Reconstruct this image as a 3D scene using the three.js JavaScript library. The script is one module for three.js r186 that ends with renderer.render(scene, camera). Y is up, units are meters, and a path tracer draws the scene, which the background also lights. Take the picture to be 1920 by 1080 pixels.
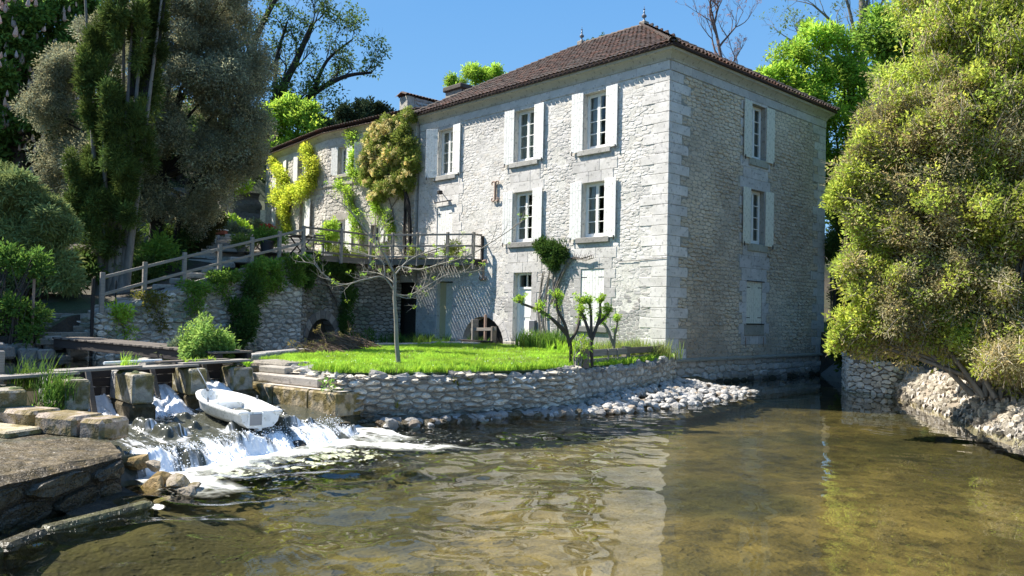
import * as THREE from 'three';
import { mergeGeometries } from 'three/addons/utils/BufferGeometryUtils.js';

// ---------------------------------------------------------------- camera, sky, sun, exposure
const scene = new THREE.Scene();
const camera = new THREE.PerspectiveCamera(40.24, 1024 / 576, 0.1, 1500);
camera.position.set(14.93, 2.304, 20.733);
camera.rotation.order = 'YXZ';
camera.rotation.set(0.029543, 0.818184, 0.022223);
scene.add(camera);

const SUN = new THREE.Vector3(-0.562, 0.755, 0.338).normalize();
const sun = new THREE.DirectionalLight(new THREE.Color(1.0, 0.94, 0.85), 5);
sun.position.copy(SUN).multiplyScalar(60);
sun.castShadow = true;
sun.shadow.mapSize.set(4096, 4096);
Object.assign(sun.shadow.camera, { left: -45, right: 45, top: 45, bottom: -45, near: 1, far: 140 });
scene.add(sun); scene.add(sun.target);

const renderer = new THREE.WebGLRenderer({ antialias: true });
renderer.toneMapping = THREE.LinearToneMapping;
renderer.toneMappingExposure = 2.3;
renderer.shadowMap.enabled = true;
renderer.setSize(1024, 576);

// ---------------------------------------------------------------- random numbers and noise
function rng(seed) { let a = seed >>> 0; return () => { a |= 0; a = a + 0x6D2B79F5 | 0; let t = Math.imul(a ^ a >>> 15, 1 | a); t = t + Math.imul(t ^ t >>> 7, 61 | t) ^ t; return ((t ^ t >>> 14) >>> 0) / 4294967296; }; }
function hash3(x, y, z) { let h = Math.imul(x, 374761393) + Math.imul(y, 668265263) + Math.imul(z, 2147483647 ^ 0x5bd1e995); h = Math.imul(h ^ h >>> 13, 1274126177); return ((h ^ h >>> 16) >>> 0) / 4294967296; }
const fade = t => t * t * (3 - 2 * t), lerp = (a, b, t) => a + (b - a) * t, clamp = (x, a = 0, b = 1) => Math.min(b, Math.max(a, x));
const smooth = (a, b, x) => fade(clamp((x - a) / (b - a)));
function noise(x, y, z = 0, px = 0, py = 0) {
  const xi = Math.floor(x), yi = Math.floor(y), zi = Math.floor(z), u = fade(x - xi), v = fade(y - yi), w = fade(z - zi);
  const m = (a, p) => p ? ((a % p) + p) % p : a;
  const h = (i, j, k) => hash3(m(xi + i, px), m(yi + j, py), zi + k);
  const l = k => lerp(lerp(h(0, 0, k), h(1, 0, k), u), lerp(h(0, 1, k), h(1, 1, k), u), v);
  return lerp(l(0), l(1), w);
}
function fbm(x, y, z = 0, oct = 4, px = 0, py = 0) { let s = 0, a = 0.5, t = 0; for (let i = 0; i < oct; i++) { s += a * noise(x, y, z + i * 7.3, px, py); t += a; x *= 2; y *= 2; z *= 2; px *= 2; py *= 2; a *= 0.5; } return s / t; }

{ // the sky: deep blue overhead, paler low down, a few thin clouds
  const W = 512, H = 256, d = new Float32Array(W * H * 4);
  for (let j = 0; j < H; j++) for (let i = 0; i < W; i++) {
    const el = ((j + 0.5) / H - 0.5) * Math.PI, az = (i + 0.5) / W * 2 * Math.PI - Math.PI;
    const x = Math.cos(el) * Math.cos(az), y = Math.sin(el), z = Math.cos(el) * Math.sin(az);
    const t = Math.pow(clamp(y), 0.36);
    let c = [lerp(0.26, 0.001, t), lerp(0.44, 0.092, t), lerp(0.56, 0.31, t)];
    if (y < 0) c = [0.09, 0.09, 0.07];
    const s = x * SUN.x + y * SUN.y + z * SUN.z, g = Math.pow(clamp(s), 12) * 0.22;
    c = c.map((v, k) => v + g * [1, 0.98, 0.92][k]);
    if (y > 0.02) {
      const q = fbm(x / (y + 0.25) * 1.6 + 5.2, z / (y + 0.25) * 1.6 + 2.1, 3, 5), k = smooth(0.64, 0.85, q) * smooth(0.3, 0.5, y) * 0.5;
      c = c.map((v, n) => lerp(v, [0.5, 0.51, 0.53][n], k));
    }
    const o = (j * W + i) * 4; d[o] = c[0]; d[o + 1] = c[1]; d[o + 2] = c[2]; d[o + 3] = 1;
  }
  const sky = new THREE.DataTexture(d, W, H, THREE.RGBAFormat, THREE.FloatType);
  sky.mapping = THREE.EquirectangularReflectionMapping; sky.magFilter = sky.minFilter = THREE.LinearFilter; sky.needsUpdate = true;
  scene.background = sky; scene.environment = sky;
}

// ---------------------------------------------------------------- textures and materials
function tex(n, fn, rep = 1) { // fn(u, v) -> [r, g, b] linear 0..1, tiling, u and v in 0..1
  const d = new Uint8Array(n * n * 4);
  for (let j = 0; j < n; j++) for (let i = 0; i < n; i++) { const c = fn((i + 0.5) / n, (j + 0.5) / n), o = (j * n + i) * 4; for (let k = 0; k < 3; k++) d[o + k] = clamp(c[k]) * 255; d[o + 3] = 255; }
  const t = new THREE.DataTexture(d, n, n); t.wrapS = t.wrapT = THREE.RepeatWrapping; t.magFilter = t.minFilter = THREE.LinearFilter; t.repeat.set(rep, rep); t.needsUpdate = true;
  return t;
}
const g3 = v => [v, v, v];
const T = {
  stone: tex(512, (u, v) => { const a = fbm(u * 6, v * 6, 1, 5, 6, 6), b = noise(u * 64, v * 64, 9, 64, 64), c = fbm(u * 20, v * 20, 4, 3, 20, 20); const k = 0.72 + 0.34 * a + 0.1 * (b - 0.5) - 0.3 * smooth(0.62, 0.75, c); return [k, k * 0.99, k * (0.95 + 0.04 * a)]; }, 1 / 1.7),
  stoneB: tex(512, (u, v) => { const a = fbm(u * 10, v * 10, 2, 5, 10, 10), p = smooth(0.6, 0.72, noise(u * 48, v * 48, 3, 48, 48)); return g3(0.25 + 0.65 * a - 0.25 * p); }, 1 / 0.9),
  wood: tex(256, (u, v) => { const a = fbm(u * 3, v * 40, 5, 4, 3, 40); return g3(0.6 + 0.5 * a); }, 1 / 0.8),
  woodB: tex(256, (u, v) => g3(fbm(u * 3, v * 48, 6, 3, 3, 48)), 1 / 0.8),
  moss: tex(512, (u, v) => { const a = fbm(u * 7, v * 7, 11, 5, 7, 7), b = fbm(u * 14, v * 14, 12, 4, 14, 14), k = smooth(0.42, 0.6, a); return [lerp(0.95, 0.5, k) * (0.5 + 0.8 * b), lerp(0.9, 0.44, k) * (0.5 + 0.8 * b), lerp(0.8, 0.2, k) * (0.5 + 0.75 * b)]; }, 1 / 1.3),
  soil: tex(512, (u, v) => { const a = fbm(u * 8, v * 8, 21, 5, 8, 8), b = noise(u * 90, v * 90, 22, 90, 90); return g3(0.5 + 0.6 * a + 0.25 * (b - 0.5)); }, 1 / 2.3),
  scuff: tex(256, (u, v) => { const a = fbm(u * 5, v * 5, 91, 5, 5, 5), b = smooth(0.62, 0.72, fbm(u * 14, v * 14, 92, 4, 14, 14)); const k = 0.96 - 0.14 * smooth(0.5, 0.75, a) - 0.25 * b; return [k, k * 0.99, k * 0.96 - 0.04 * b]; }, 1 / 0.8),
  bed: tex(1024, (u, v) => { const a = fbm(u * 12, v * 12, 71, 5, 12, 12), b = smooth(0.56, 0.68, fbm(u * 30, v * 30, 72, 3, 30, 30)), c = smooth(0.6, 0.7, fbm(u * 7, v * 7, 73, 5, 7, 7)), d = noise(u * 120, v * 120, 74, 120, 120); const k = clamp(0.62 + 0.55 * a - 0.28 * b - 0.24 * c + 0.25 * (d - 0.5)); return [k, k, k * (0.9 + 0.2 * a)]; }, 1 / 4.1),
  bark: tex(256, (u, v) => g3(0.45 + 0.7 * fbm(u * 16, v * 5, 31, 4, 16, 5)), 1 / 0.9),
  tile: tex(256, (u, v) => { const a = fbm(u * 5, v * 5, 41, 4, 5, 5), b = smooth(0.55, 0.7, fbm(u * 11, v * 11, 42, 4, 11, 11)); return [0.7 + 0.5 * a - 0.1 * b, 0.7 + 0.5 * a + 0.12 * b, 0.7 + 0.5 * a + 0.22 * b]; }, 1 / 0.7),
};
const S = (o) => new THREE.MeshStandardMaterial({ roughness: 0.92, side: THREE.DoubleSide, ...o });
const rgb = (r, g, b) => new THREE.Color().setRGB(r, g, b);
const M = {
  rubble: S({ vertexColors: true, map: T.stone, bumpMap: T.stoneB, bumpScale: 0.014 }),
  ashlar: S({ vertexColors: true, map: T.stone, bumpMap: T.stoneB, bumpScale: 0.008 }),
  mortar: S({ color: rgb(0.68, 0.66, 0.61), map: T.stone, bumpMap: T.stoneB, bumpScale: 0.02 }),
  mortarS: S({ color: rgb(0.4, 0.39, 0.34), map: T.stone, bumpMap: T.stoneB, bumpScale: 0.03 }),
  mortarG: S({ color: rgb(0.36, 0.34, 0.3), map: T.stone, bumpMap: T.stoneB, bumpScale: 0.05 }),
  mortarD: S({ color: rgb(0.17, 0.15, 0.12), map: T.stone, bumpMap: T.stoneB, bumpScale: 0.04 }),
  mossy: S({ vertexColors: true, map: T.moss, bumpMap: T.stoneB, bumpScale: 0.04 }),
  wet: S({ vertexColors: true, map: T.moss, bumpMap: T.stoneB, bumpScale: 0.06, roughness: 0.5 }),
  rockWet: S({ vertexColors: true, color: rgb(0.38, 0.34, 0.26), map: T.moss, bumpMap: T.stoneB, bumpScale: 0.04, roughness: 0.45 }),
  rock: S({ vertexColors: true, map: T.stone, bumpMap: T.stoneB, bumpScale: 0.04 }),
  tile: S({ vertexColors: true, map: T.tile, bumpMap: T.stoneB, bumpScale: 0.01 }),
  tileD: S({ color: rgb(0.05, 0.032, 0.027) }),
  white: S({ color: rgb(0.84, 0.84, 0.81), map: T.scuff, roughness: 0.55, bumpMap: T.woodB, bumpScale: 0.002 }),
  whiteDull: S({ color: rgb(0.74, 0.73, 0.62), map: T.scuff, roughness: 0.7, bumpMap: T.woodB, bumpScale: 0.002 }),
  paint: S({ color: rgb(0.8, 0.8, 0.76), roughness: 0.5 }),
  iron: S({ color: rgb(0.02, 0.018, 0.017), roughness: 0.7, metalness: 0.3 }),
  rust: S({ color: rgb(0.3, 0.2, 0.15), roughness: 0.85 }),
  zinc: S({ color: rgb(0.16, 0.17, 0.19), roughness: 0.5, metalness: 0.5 }),
  glass: new THREE.MeshPhysicalMaterial({ color: rgb(0.85, 0.9, 0.9), transmission: 1, thickness: 0, roughness: 0.03, ior: 1.5 }),
  curtain: new THREE.MeshPhysicalMaterial({ color: rgb(0.7, 0.68, 0.62), roughness: 1, transmission: 0.3, thickness: 0, side: THREE.DoubleSide }),
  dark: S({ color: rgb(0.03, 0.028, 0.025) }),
  wood: S({ color: rgb(0.2, 0.165, 0.13), map: T.wood, bumpMap: T.woodB, bumpScale: 0.006 }),
  woodGrey: S({ color: rgb(0.3, 0.27, 0.23), map: T.wood, bumpMap: T.woodB, bumpScale: 0.006 }),
  woodDark: S({ color: rgb(0.045, 0.035, 0.03), map: T.wood, bumpMap: T.woodB, bumpScale: 0.006 }),
  bark: S({ color: rgb(0.09, 0.07, 0.055), map: T.bark, bumpMap: T.bark, bumpScale: 0.03 }),
  barkGrey: S({ color: rgb(0.24, 0.215, 0.18), map: T.bark, bumpMap: T.bark, bumpScale: 0.02 }),
  barkPale: S({ color: rgb(0.34, 0.31, 0.25), map: T.bark, bumpMap: T.bark, bumpScale: 0.006 }),
  barkDark: S({ color: rgb(0.035, 0.03, 0.026), map: T.bark, bumpMap: T.bark, bumpScale: 0.03 }),
  soil: S({ vertexColors: true, map: T.soil, bumpMap: T.soil, bumpScale: 0.05 }),
  gel: S({ color: rgb(0.9, 0.9, 0.88), map: T.scuff, roughness: 0.35 }),
  terracotta: S({ color: rgb(0.4, 0.11, 0.06), roughness: 0.8 }),
  plasticBlack: S({ color: rgb(0.02, 0.02, 0.025), roughness: 0.45 }),
};
const leafMat = (r, g, b, t = 0.4) => new THREE.MeshPhysicalMaterial({ color: rgb(r, g, b), roughness: 1, transmission: t, thickness: 0, side: THREE.DoubleSide, specularIntensity: 0.15 });

// ---------------------------------------------------------------- mesh building
const V = {
  add: (a, b) => [a[0] + b[0], a[1] + b[1], a[2] + b[2]], sub: (a, b) => [a[0] - b[0], a[1] - b[1], a[2] - b[2]], mul: (a, s) => [a[0] * s, a[1] * s, a[2] * s],
  mad: (a, b, s) => [a[0] + b[0] * s, a[1] + b[1] * s, a[2] + b[2] * s], dot: (a, b) => a[0] * b[0] + a[1] * b[1] + a[2] * b[2],
  cross: (a, b) => [a[1] * b[2] - a[2] * b[1], a[2] * b[0] - a[0] * b[2], a[0] * b[1] - a[1] * b[0]], len: a => Math.hypot(a[0], a[1], a[2]),
  norm: a => { const l = Math.hypot(a[0], a[1], a[2]) || 1; return [a[0] / l, a[1] / l, a[2] / l]; }, lerp: (a, b, t) => [lerp(a[0], b[0], t), lerp(a[1], b[1], t), lerp(a[2], b[2], t)],
};
const used = {};
function numbered(name) { const k = used[name] = (used[name] ?? -1) + 1; return k ? name + '_' + String(k).padStart(3, '0') : name; }
function shadows(o) { o.castShadow = o.receiveShadow = true; return o; }
class MB {
  constructor() { this.p = []; this.n = []; this.c = []; this.u = []; this.col = [1, 1, 1]; }
  get empty() { return !this.p.length; }
  tri(a, b, c, na, nb, nc) {
    let f = V.cross(V.sub(b, a), V.sub(c, a)); const l = V.len(f); if (l < 1e-12) return; f = V.mul(f, 1 / l);
    if (na && V.dot(f, na) + V.dot(f, nb) + V.dot(f, nc) < 0) { [b, c] = [c, b]; [nb, nc] = [nc, nb]; f = V.mul(f, -1); }
    const m = f.map(Math.abs), k = m[1] > m[0] && m[1] > m[2] ? 1 : m[0] > m[2] ? 0 : 2;
    for (const [q, nn] of [[a, na], [b, nb], [c, nc]]) {
      this.p.push(q[0], q[1], q[2]); const nv = nn || f; this.n.push(nv[0], nv[1], nv[2]); this.c.push(...this.col);
      if (k === 1) this.u.push(q[0], q[2]); else if (k === 0) this.u.push(q[2], q[1]); else this.u.push(q[0], q[1]);
    }
  }
  quad(a, b, c, d, n) { if (n) { this.tri(a, b, c, n[0], n[1], n[2]); this.tri(a, c, d, n[0], n[2], n[3]); } else { this.tri(a, b, c); this.tri(a, c, d); } }
  // a box with frame: centre, three half axes (vectors); bevel b
  obox(o, X, Y, Z, b = 0) {
    const P = (x, y, z) => V.mad(V.mad(V.mad(o, X, x), Y, y), Z, z);
    const lx = V.len(X), ly = V.len(Y), lz = V.len(Z), bx = 1 - Math.min(0.49, b / lx), by = 1 - Math.min(0.49, b / ly), bz = 1 - Math.min(0.49, b / lz);
    const flip = V.dot(V.cross(X, Y), Z) < 0;
    const Q = (a, c, d, e) => flip ? this.quad(a, e, d, c) : this.quad(a, c, d, e), R = (a, c, d) => flip ? this.tri(a, d, c) : this.tri(a, c, d);
    if (!b) {
      for (const s of [-1, 1]) {
        const q = s < 0 ? (a, c, d, e) => Q(a, e, d, c) : Q;
        q(P(s, -1, -1), P(s, 1, -1), P(s, 1, 1), P(s, -1, 1)); q(P(-1, s, -1), P(-1, s, 1), P(1, s, 1), P(1, s, -1)); q(P(-1, -1, s), P(1, -1, s), P(1, 1, s), P(-1, 1, s));
      } return;
    }
    const ax = [[bx, by, bz]];
    for (const s of [-1, 1]) {
      const q = s < 0 ? (a, c, d, e) => Q(a, e, d, c) : Q;
      q(P(s, -by, -bz), P(s, by, -bz), P(s, by, bz), P(s, -by, bz)); q(P(-bx, s, -bz), P(-bx, s, bz), P(bx, s, bz), P(bx, s, -bz)); q(P(-bx, -by, s), P(bx, -by, s), P(bx, by, s), P(-bx, by, s));
    }
    for (const s of [-1, 1]) for (const t of [-1, 1]) {
      const q = s * t < 0 ? (a, c, d, e) => Q(a, e, d, c) : Q;
      q(P(s, t * by, -bz), P(s * bx, t, -bz), P(s * bx, t, bz), P(s, t * by, bz));
      q(P(s * bx, -by, t), P(s, -by, t * bz), P(s, by, t * bz), P(s * bx, by, t));
      q(P(-bx, s, t * bz), P(-bx, s * by, t), P(bx, s * by, t), P(bx, s, t * bz));
      for (const w of [-1, 1]) { const r = s * t * w < 0 ? (a, c, d) => R(a, d, c) : R; r(P(s, t * by, w * bz), P(s * bx, t, w * bz), P(s * bx, t * by, w)); }
    }
  }
  box(x0, y0, z0, x1, y1, z1, b = 0) { this.obox([(x0 + x1) / 2, (y0 + y1) / 2, (z0 + z1) / 2], [(x1 - x0) / 2, 0, 0], [0, (y1 - y0) / 2, 0], [0, 0, (z1 - z0) / 2], b); }
  // a bar from a to b, w across, h in the direction nearest up
  bar(a, b, w, h, bev = 0, up = [0, 1, 0]) {
    const d = V.norm(V.sub(b, a)); let s = V.cross(d, up); if (V.len(s) < 1e-3) s = V.cross(d, [1, 0, 0]); s = V.norm(s); const t = V.norm(V.cross(s, d));
    this.obox(V.lerp(a, b, 0.5), V.mul(d, V.len(V.sub(b, a)) / 2), V.mul(t, h / 2), V.mul(s, w / 2), bev);
  }
  // a round tube along points with radii
  tube(pts, radii, sides = 6, caps = true) {
    const rings = []; let ref = null;
    for (let i = 0; i < pts.length; i++) {
      const d = V.norm(V.sub(pts[Math.min(i + 1, pts.length - 1)], pts[Math.max(i - 1, 0)]));
      if (!ref) ref = Math.abs(d[1]) < 0.9 ? [0, 1, 0] : [1, 0, 0];
      const s = V.norm(V.cross(d, ref)), t = V.cross(s, d); ref = t; const ring = [];
      for (let k = 0; k < sides; k++) { const a = k / sides * 2 * Math.PI, n = V.add(V.mul(s, Math.cos(a)), V.mul(t, Math.sin(a))); ring.push([V.mad(pts[i], n, radii[i] ?? radii), n]); }
      rings.push(ring);
    }
    for (let i = 0; i + 1 < rings.length; i++) for (let k = 0; k < sides; k++) {
      const a = rings[i][k], b = rings[i][(k + 1) % sides], c = rings[i + 1][(k + 1) % sides], d = rings[i + 1][k];
      this.quad(a[0], b[0], c[0], d[0], [a[1], b[1], c[1], d[1]]);
    }
    if (caps) for (const [r, p, f] of [[rings[0], pts[0], 1], [rings.at(-1), pts.at(-1), 0]]) for (let k = 0; k < sides; k++) { const a = r[k][0], b = r[(k + 1) % sides][0]; f ? this.tri(p, a, b) : this.tri(p, b, a); }
  }
  // profile [[r, y], ...] turned round a vertical axis at o
  lathe(o, prof, sides = 12) { for (let i = 0; i + 1 < prof.length; i++) for (let k = 0; k < sides; k++) { const P = (j, q) => { const a = q / sides * 2 * Math.PI; return [o[0] + Math.cos(a) * prof[j][0], o[1] + prof[j][1], o[2] + Math.sin(a) * prof[j][0]]; }; this.quad(P(i, k), P(i + 1, k), P(i + 1, k + 1), P(i, k + 1)); } }
  // profile [[out, y], ...] swept along a plan path [[x, z], ...], mitred; out is to the right-hand side of the path turned by -90 degrees
  sweep(path, prof) {
    const n = path.length, nrm = [];
    const seg = i => { const dx = path[i + 1][0] - path[i][0], dz = path[i + 1][1] - path[i][1], l = Math.hypot(dx, dz); return [-dz / l, dx / l]; };
    for (let i = 0; i < n; i++) { const a = seg(Math.max(0, i - 1)), b = seg(Math.min(n - 2, i)); const m = [a[0] + b[0], a[1] + b[1]], l = Math.hypot(...m), k = 2 / (l * l); nrm.push([m[0] * k, m[1] * k]); }
    const P = (i, j) => [path[i][0] + nrm[i][0] * prof[j][0], prof[j][1], path[i][1] + nrm[i][1] * prof[j][0]];
    for (let i = 0; i + 1 < n; i++) for (let j = 0; j + 1 < prof.length; j++) this.quad(P(i, j), P(i + 1, j), P(i + 1, j + 1), P(i, j + 1));
    for (const i of [0, n - 1]) for (let j = 1; j + 1 < prof.length; j++) i ? this.tri(P(i, 0), P(i, j), P(i, j + 1)) : this.tri(P(i, 0), P(i, j + 1), P(i, j));
  }
  geometry(off) {
    const g = new THREE.BufferGeometry(), p = new Float32Array(this.p);
    if (off) for (let i = 0; i < p.length; i += 3) { p[i] -= off[0]; p[i + 1] -= off[1]; p[i + 2] -= off[2]; }
    g.setAttribute('position', new THREE.BufferAttribute(p, 3)); g.setAttribute('normal', new THREE.BufferAttribute(new Float32Array(this.n), 3));
    g.setAttribute('uv', new THREE.BufferAttribute(new Float32Array(this.u), 2)); g.setAttribute('color', new THREE.BufferAttribute(new Float32Array(this.c), 3));
    return g;
  }
  // one named Mesh under parent; world coordinates are turned into the parent's unless this.local
  build(name, mat, parent = scene) {
    let off = null;
    if (parent !== scene && !this.local) { off = [0, 0, 0]; for (let q = parent; q && q !== scene; q = q.parent) { off[0] += q.position.x; off[1] += q.position.y; off[2] += q.position.z; } }
    const m = new THREE.Mesh(this.geometry(off), mat); m.name = parent === scene ? numbered(name) : name; parent.add(m); return shadows(m);
  }
}
const mb = f => { const b = new MB(); f(b); return b; };
const part = (name, mat, parent, f) => mb(f).build(name, mat, parent);
function tag(o, label, category, group) { o.userData.label = label; o.userData.category = category; if (group) o.userData.group = group; return o; }
function thing(name, label, category, [x, y, z] = [0, 0, 0], group) { const o = new THREE.Group(); o.name = numbered(name); o.position.set(x, y, z); scene.add(o); return tag(o, label, category, group); }
function struct(name, mat, f) { const o = part(name, mat, scene, f); o.userData.kind = 'structure'; return o; }
function group(name, parent, p = [0, 0, 0]) { const o = new THREE.Group(); o.name = name; o.position.set(...p); parent.add(o); return o; }
function copy(src, label, [x, y, z], turn = 0, s = 1) { const c = src.clone(); c.name = numbered(src.name.replace(/_\d{3}$/, '')); c.position.set(x, y, z); c.rotation.y = turn; c.scale.setScalar(s); c.userData = { ...src.userData }; if (label) c.userData.label = label; scene.add(c); return c; }

// ---------------------------------------------------------------- masonry
const EYE = [14.93, 2.3, 20.73];
function clip(poly, a, b, c) { // keep a*u + b*v <= c
  const out = [];
  for (let i = 0; i < poly.length; i++) { const p = poly[i], q = poly[(i + 1) % poly.length], dp = a * p[0] + b * p[1] - c, dq = a * q[0] + b * q[1] - c; if (dp <= 0) out.push(p); if ((dp < 0) !== (dq < 0) && dp !== dq) { const t = dp / (dp - dq); out.push([lerp(p[0], q[0], t), lerp(p[1], q[1], t)]); } }
  return out;
}
function area(p) { let s = 0; for (let i = 0; i < p.length; i++) { const a = p[i], b = p[(i + 1) % p.length]; s += a[0] * b[1] - a[1] * b[0]; } return s / 2; }
function stoneShape(b, poly, F, proud, bev, R, rough = 0.3) { // one bevelled stone from a convex outline in wall coordinates
  let q = []; for (let i = 0; i < poly.length; i++) { const a = poly[i], c = poly[(i + 1) % poly.length]; const L = Math.hypot(c[0] - a[0], c[1] - a[1]); if (L < 0.012) { q.push([lerp(a[0], c[0], 0.5), lerp(a[1], c[1], 0.5)]); continue; } const t = Math.min(0.3, 0.06 / L + 0.08); q.push([lerp(a[0], c[0], t), lerp(a[1], c[1], t)], [lerp(a[0], c[0], 1 - t), lerp(a[1], c[1], 1 - t)]); }
  let cx = 0, cy = 0; for (const p of q) { cx += p[0]; cy += p[1]; } cx /= q.length; cy /= q.length;
  const n = q.length, r0 = [], r1 = [], r2 = [], ku = (R() - 0.5) * proud * rough * 6, kv = (R() - 0.5) * proud * rough * 8; const tilt = p => clamp(ku * (p[0] - cx) + kv * (p[1] - cy), -0.6 * proud, 0.8 * proud);
  for (const p of q) {
    const dx = cx - p[0], dy = cy - p[1], l = Math.hypot(dx, dy), k = Math.min(0.6, bev / l);
    r0.push(F(p[0], p[1], -0.04)); r1.push(F(p[0] + dx * k * 0.25, p[1] + dy * k * 0.25, proud * (0.45 + rough * (R() - 0.5)))); r2.push(F(p[0] + dx * k * (1 + 0.5 * R()), p[1] + dy * k * (1 + 0.5 * R()), proud * (1 + rough * (R() - 0.5) * 0.7) + tilt(p)));
  }
  const c = F(cx + (R() - 0.5) * 0.5 * bev, cy + (R() - 0.5) * 0.5 * bev, proud * (1 + rough * 0.5 * (R() - 0.3)));
  for (let i = 0; i < n; i++) { const j = (i + 1) % n; b.quad(r0[i], r0[j], r1[j], r1[i]); b.quad(r1[i], r1[j], r2[j], r2[i]); b.tri(r2[i], r2[j], c); }
}
// rubble stones filling [u0,u1] x [v0,v1]; o: cw, ch cell size, ju, jv jitter, joint, proud, bev, skip rects, inside(u,v), tint(u,v,R), singles = how many become parts
function rubble(parent, F, u0, u1, v0, v1, o) {
  const R = rng(o.seed), { cw, ch, ju = 0.8, jv = 0.35, joint = 0.008, skip = [], singles = 0 } = o;
  const rows = Math.max(1, Math.round((v1 - v0) / ch)), rh = (v1 - v0) / rows, cells = [], grid = [];
  for (let j = -1; j <= rows; j++) { const row = []; let u = u0 - cw * (0.3 + R()); while (u < u1 + cw) { const w = cw * (0.65 + 0.9 * R()); row.push([u + w / 2 + (R() - 0.5) * w * 0.3 * ju, v0 + (j + 0.5 + (R() - 0.5) * jv) * rh]); u += w; } grid.push(row); }
  const asp = rh / cw, out = [];
  for (let j = 1; j < grid.length - 1; j++) for (const p of grid[j]) {
    if (p[0] < u0 - cw || p[0] > u1 + cw) continue;
    if (o.inside && !o.inside(p[0], p[1])) continue;
    if (skip.some(s => p[0] > s[0] && p[0] < s[1] && p[1] > s[2] && p[1] < s[3])) continue;
    let poly = [[p[0] - 2 * cw, p[1] - 2 * rh], [p[0] + 2 * cw, p[1] - 2 * rh], [p[0] + 2 * cw, p[1] + 2 * rh], [p[0] - 2 * cw, p[1] + 2 * rh]];
    for (let jj = j - 1; jj <= j + 1; jj++) for (const q of grid[jj]) {
      if (q === p || Math.abs(q[0] - p[0]) > 3 * cw) continue;
      const dx = (q[0] - p[0]) * asp * asp, dy = q[1] - p[1], mx = (p[0] + q[0]) / 2, my = (p[1] + q[1]) / 2;
      const l = Math.hypot(dx, dy) || 1; poly = clip(poly, dx / l, dy / l, (dx * mx + dy * my) / l - joint * (0.5 + R()) * (Math.abs(dx) > Math.abs(dy) ? asp : 1));
      if (poly.length < 3) break;
    }
    if (poly.length < 3) continue;
    poly = clip(clip(clip(clip(poly, 1, 0, u1), -1, 0, -u0), 0, 1, v1), 0, -1, -v0);
    for (const s of skip) {
      if (poly.length < 3) break; let lo = [1e9, 1e9], hi = [-1e9, -1e9]; for (const q of poly) { lo = [Math.min(lo[0], q[0]), Math.min(lo[1], q[1])]; hi = [Math.max(hi[0], q[0]), Math.max(hi[1], q[1])]; }
      if (hi[0] < s[0] || lo[0] > s[1] || hi[1] < s[2] || lo[1] > s[3]) continue;
      const g = 0.006, d = [[s[0] - p[0], 1, 0, s[0] - g], [p[0] - s[1], -1, 0, -s[1] - g], [s[2] - p[1], 0, 1, s[2] - g], [p[1] - s[3], 0, -1, -s[3] - g]].sort((a, b) => b[0] - a[0])[0];
      poly = clip(poly, d[1], d[2], d[3]);
    }
    if (poly.length < 3 || area(poly) < 0.0012) continue;
    const w = F(p[0], p[1], 0), dist = Math.hypot(w[0] - EYE[0], w[1] - EYE[1], w[2] - EYE[2]);
    out.push({ poly, p, size: area(poly) / dist / dist });
  }
  out.sort((a, b) => b.size - a.size);
  const rest = new MB();
  out.forEach((s, i) => {
    const b = i < singles ? new MB() : rest; b.col = o.tint(s.p[0], s.p[1], R);
    stoneShape(b, s.poly, F, o.proud * (0.6 + 0.8 * R()) * (o.relief ? o.relief(s.p[0], s.p[1]) : 1), o.bev * (0.5 + 0.7 * R()), R, o.rough);
    if (i < singles) b.build('stone', o.mat, parent);
  });
  if (!rest.empty) rest.build('rubble_stones', o.mat, parent).userData.kind = 'stuff';
  return out.length;
}
// a dressed block in wall coordinates
function block(parent, name, F, u0, u1, v0, v1, w0, w1, col, mat = M.ashlar, bev = 0.008) {
  const b = new MB(); b.col = col; const o = F((u0 + u1) / 2, (v0 + v1) / 2, (w0 + w1) / 2), X = V.sub(F(u1, (v0 + v1) / 2, (w0 + w1) / 2), o), Y = V.sub(F((u0 + u1) / 2, v1, (w0 + w1) / 2), o), Z = V.sub(F((u0 + u1) / 2, (v0 + v1) / 2, w1), o);
  b.obox(o, X, Y, Z, bev); return b.build(name, mat, parent);
}
// a wall of thickness with rectangular or arched openings, in wall coordinates; back at w = -thick
function wallPanel(parent, name, mat, F, outline, holes, thick, front = 0) {
  const s = new THREE.Shape(outline.map(p => new THREE.Vector2(...p)));
  for (const h of holes) s.holes.push(new THREE.Path(h.map(p => new THREE.Vector2(...p))));
  const g = new THREE.ExtrudeGeometry(s, { depth: thick, bevelEnabled: false }), p = g.attributes.position, b = new MB();
  const idx = g.index ? g.index.array : Array.from({ length: p.count }, (_, i) => i), at = i => F(p.getX(i), p.getY(i), front - thick + p.getZ(i));
  for (let i = 0; i < idx.length; i += 3) b.tri(at(idx[i]), at(idx[i + 1]), at(idx[i + 2]));
  return b.build(name, mat, parent);
}
const rect = (u0, u1, v0, v1) => [[u0, v0], [u1, v0], [u1, v1], [u0, v1]];
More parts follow.
